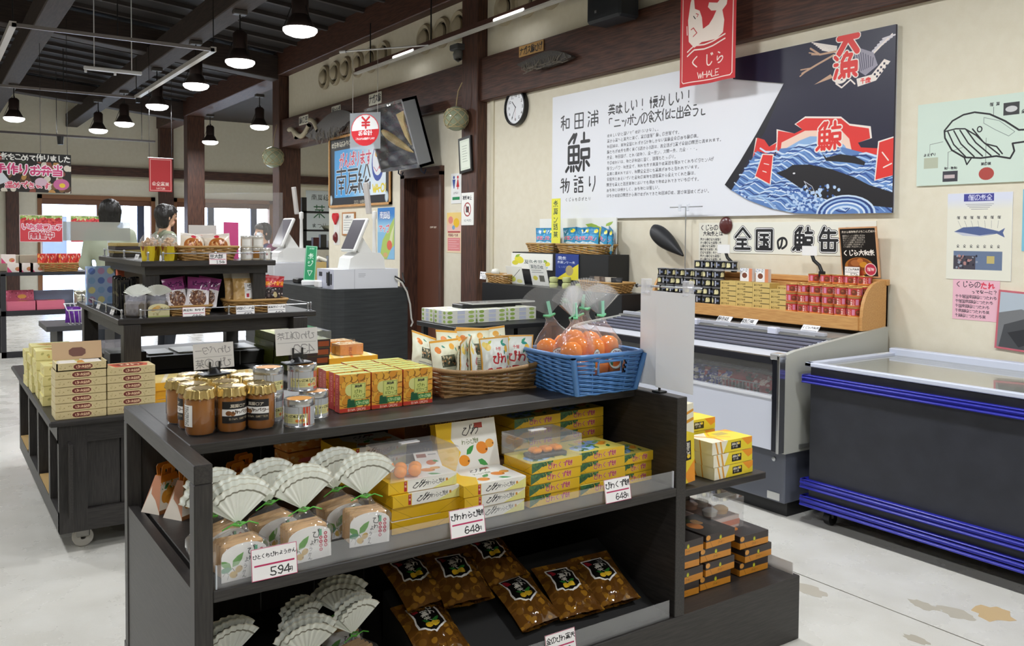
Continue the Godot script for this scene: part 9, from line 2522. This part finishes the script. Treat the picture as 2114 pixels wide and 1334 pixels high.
# h: standing height; the figure faces +z before it is turned
func person(at: Vector3, turn: float, h: float, look: Dictionary, label: String) -> void:
	var t := thing("person", label, "person", at, turn)
	var s := h / 1.7
	var skin := Color("d9ac8e")
	var top: Color = look.top
	var sleeve: Color = look.get("sleeve", top)
	var pants := Color("2a2c34")
	var f := Flesh.new()
	for x in [-1.0, 1.0]:
		f.bone(V(x * 0.09, 0.86, 0) * s, V(x * 0.10, 0.47, 0.015) * s, 0.088 * s, 0.062 * s, pants)
		f.bone(V(x * 0.10, 0.47, 0.015) * s, V(x * 0.10, 0.09, -0.02) * s, 0.058 * s, 0.042 * s, pants)
		f.bone(V(x * 0.10, 0.045, -0.03) * s, V(x * 0.115, 0.04, 0.14) * s, 0.045 * s, 0.038 * s, Color("1c1a1a"))
		f.bone(V(x * 0.17, 1.37, -0.01) * s, V(x * 0.225, 1.10, 0.0) * s, 0.058 * s, 0.046 * s, sleeve)
		f.bone(V(x * 0.225, 1.10, 0.0) * s, V(x * 0.17, 0.98, 0.20) * s, 0.044 * s, 0.034 * s, sleeve)
	f.bone(V(-0.07, 0.92, 0) * s, V(0.07, 0.92, 0) * s, 0.115 * s, 0.115 * s, top)
	f.bone(V(0, 0.95, 0.0) * s, V(0, 1.15, 0.01) * s, 0.125 * s, 0.125 * s, top)
	f.bone(V(-0.075, 1.25, 0.0) * s, V(0.075, 1.25, 0.0) * s, 0.11 * s, 0.11 * s, top)
	f.bone(V(-0.14, 1.375, -0.015) * s, V(0.14, 1.375, -0.015) * s, 0.062 * s, 0.062 * s, top)
	f.bone(V(0, 1.40, -0.015) * s, V(0, 1.50, 0.005) * s, 0.056 * s, 0.05 * s, skin)
	f.net(V(-0.34, -0.02, -0.22) * s, V(0.34, 1.50, 0.30) * s, 0.021 * s, 0.05 * s)
	# hands: a palm, four fingers of unequal length and a thumb, lightly curled
	for x in [-1.0, 1.0]:
		var hd := Flesh.new()
		var w := V(x * 0.17, 0.98, 0.20) * s
		var dir := V(-x * 0.1, -0.25, 0.95).normalized()
		var side := V(x, 0.1, 0.1).normalized()
		hd.bone(w - dir * 0.02 * s, w + dir * 0.04 * s, 0.032 * s, 0.028 * s, skin)
		for k in 4:
			var r := w + dir * 0.075 * s + side * (k - 1.5) * 0.021 * s
			hd.bone(w + dir * 0.03 * s + side * (k - 1.5) * 0.016 * s, r, 0.014 * s, 0.010 * s, skin)
			var l: float = [0.030, 0.036, 0.034, 0.026][k] * s
			var mid := r + (dir + V(0, -0.35, 0)).normalized() * l
			hd.bone(r, mid, 0.0095 * s, 0.0088 * s, skin)
			hd.bone(mid, mid + (dir * 0.5 + V(0, -0.9, 0)).normalized() * l * 0.8, 0.0088 * s, 0.0075 * s, skin)
		var tb := w + dir * 0.02 * s - side * 0.025 * s
		hd.bone(tb, tb + (dir * 0.7 - side * 0.8).normalized() * 0.035 * s, 0.013 * s, 0.011 * s, skin)
		hd.bone(tb + (dir * 0.7 - side * 0.8).normalized() * 0.035 * s, tb + (dir * 1.6 - side * 0.8).normalized() * 0.06 * s, 0.011 * s, 0.009 * s, skin)
		var c := w + dir * 0.06 * s
		hd.net(c - V(0.1, 0.11, 0.1) * s, c + V(0.1, 0.08, 0.13) * s, 0.0085 * s, 0.008 * s)
		var k0 := f.v.size()
		f.v.append_array(hd.v)
		f.n.append_array(hd.n)
		f.col.append_array(hd.col)
		for i in hd.ix:
			f.ix.append(i + k0)
	# head
	var o := V(0, 1.585, 0.015) * s
	var hf := Flesh.new()
	hf.bone(o + V(0, 0.03, -0.02) * s, o + V(0, 0.025, 0.015) * s, 0.078 * s, 0.072 * s, skin)
	hf.bone(o + V(0, -0.03, 0.01) * s, o + V(0, -0.065, 0.035) * s, 0.058 * s, 0.036 * s, skin)
	hf.bone(o + V(0, -0.06, -0.02) * s, o + V(0, -0.15, -0.03) * s, 0.05 * s, 0.052 * s, skin)
	hf.bone(o + V(0, 0.0, 0.082) * s, o + V(0, -0.022, 0.094) * s, 0.007 * s, 0.012 * s, skin)
	for x in [-1.0, 1.0]:
		hf.bone(o + V(x * 0.078, -0.005, -0.01) * s, o + V(x * 0.082, -0.03, -0.005) * s, 0.014 * s, 0.009 * s, skin)
		hf.bone(o + V(x * 0.029, 0.005, 0.074) * s, o + V(x * 0.035, 0.004, 0.072) * s, 0.0085 * s, 0.008 * s, Color("2a201c"))
	hf.bone(o + V(-0.018, -0.052, 0.068) * s, o + V(0.018, -0.052, 0.068) * s, 0.008 * s, 0.008 * s, Color("b5685c"))
	if look.get("mask", false):
		hf.bone(o + V(-0.03, -0.035, 0.062) * s, o + V(0.03, -0.035, 0.062) * s, 0.036 * s, 0.036 * s, Color("e6e8ec"))
		hf.bone(o + V(0, -0.06, 0.055) * s, o + V(0, -0.02, 0.078) * s, 0.034 * s, 0.02 * s, Color("e6e8ec"))
	hf.net(o - V(0.11, 0.18, 0.12) * s, o + V(0.11, 0.125, 0.125) * s, 0.0095 * s, 0.02 * s)
	var k1 := f.v.size()
	f.v.append_array(hf.v)
	f.n.append_array(hf.n)
	f.col.append_array(hf.col)
	for i in hf.ix:
		f.ix.append(i + k1)
	var bm := StandardMaterial3D.new()
	bm.vertex_color_use_as_albedo = true
	bm.roughness = 0.75
	part(t, "body", f.mesh(), bm)
	# hair
	var hr := Flesh.new()
	var hc: Color = look.hair
	hr.bone(o + V(0, 0.04, -0.03) * s, o + V(0, 0.04, 0.02) * s, 0.096 * s, 0.086 * s, hc)
	var drop: float = look.get("drop", 0.07)
	hr.bone(o + V(-0.05, 0.0, -0.045) * s, o + V(-0.048, -drop, -0.045) * s, 0.052 * s, 0.044 * s, hc)
	hr.bone(o + V(0.05, 0.0, -0.045) * s, o + V(0.048, -drop, -0.045) * s, 0.052 * s, 0.044 * s, hc)
	hr.bone(o + V(0, 0.0, -0.06) * s, o + V(0, -drop - 0.01, -0.055) * s, 0.056 * s, 0.042 * s, hc)
	var nz := FastNoiseLite.new()
	nz.seed = 3
	nz.frequency = 30.0
	hr.cut = func(p: Vector3, d: float) -> float:
		var q := (p - o) / s
		var face := maxf(maxf(0.035 - q.z, q.y - 0.052 + absf(q.x) * 0.25), absf(q.x) - 0.078)
		var strand := nz.get_noise_3d(q.x * 1.6, q.y * 0.25, q.z * 1.6) * 0.007
		return maxf(d + strand * s, -face * s)
	hr.net(o - V(0.125, 0.17, 0.15) * s, o + V(0.125, 0.15, 0.135) * s, 0.0105 * s, 0.03 * s)
	part(t, "hair", hr.mesh(), mat(hc, 0.45))
	if look.has("vest"):
		var vs := Flesh.new()
		var vc: Color = look.vest
		vs.bone(V(0, 0.98, 0.0) * s, V(0, 1.16, 0.01) * s, 0.138 * s, 0.14 * s, vc)
		vs.bone(V(-0.08, 1.25, 0.0) * s, V(0.08, 1.25, 0.0) * s, 0.124 * s, 0.124 * s, vc)
		vs.bone(V(-0.125, 1.37, -0.015) * s, V(0.125, 1.37, -0.015) * s, 0.074 * s, 0.074 * s, vc)
		vs.net(V(-0.26, 0.8, -0.2) * s, V(0.26, 1.46, 0.2) * s, 0.021 * s, 0.05 * s)
		part(t, "vest", vs.mesh(), mat(vc, 0.8))

func people() -> void:
	person(V(1.60, 0, -9.6), PI - 0.35, 1.83, {"top": Color("a9b09a"), "hair": Color("16130f"), "drop": 0.085}, "person with short black hair in a grey-green shirt, seen from behind")
	person(V(2.17, 0, -9.75), PI / 2 + 0.1, 1.80, {"top": Color("8f967c"), "hair": Color("1d1815"), "drop": 0.075}, "person with short dark hair in an olive shirt, in profile")
	person(V(3.50, 0, -10.55), -PI / 2 + 0.3, 1.63, {"top": Color("6a2346"), "sleeve": Color("6a2346"), "vest": Color("3a4564"), "hair": Color("2a211c"), "drop": 0.06, "mask": true}, "person in a face mask, navy vest and maroon sleeves behind the counter")
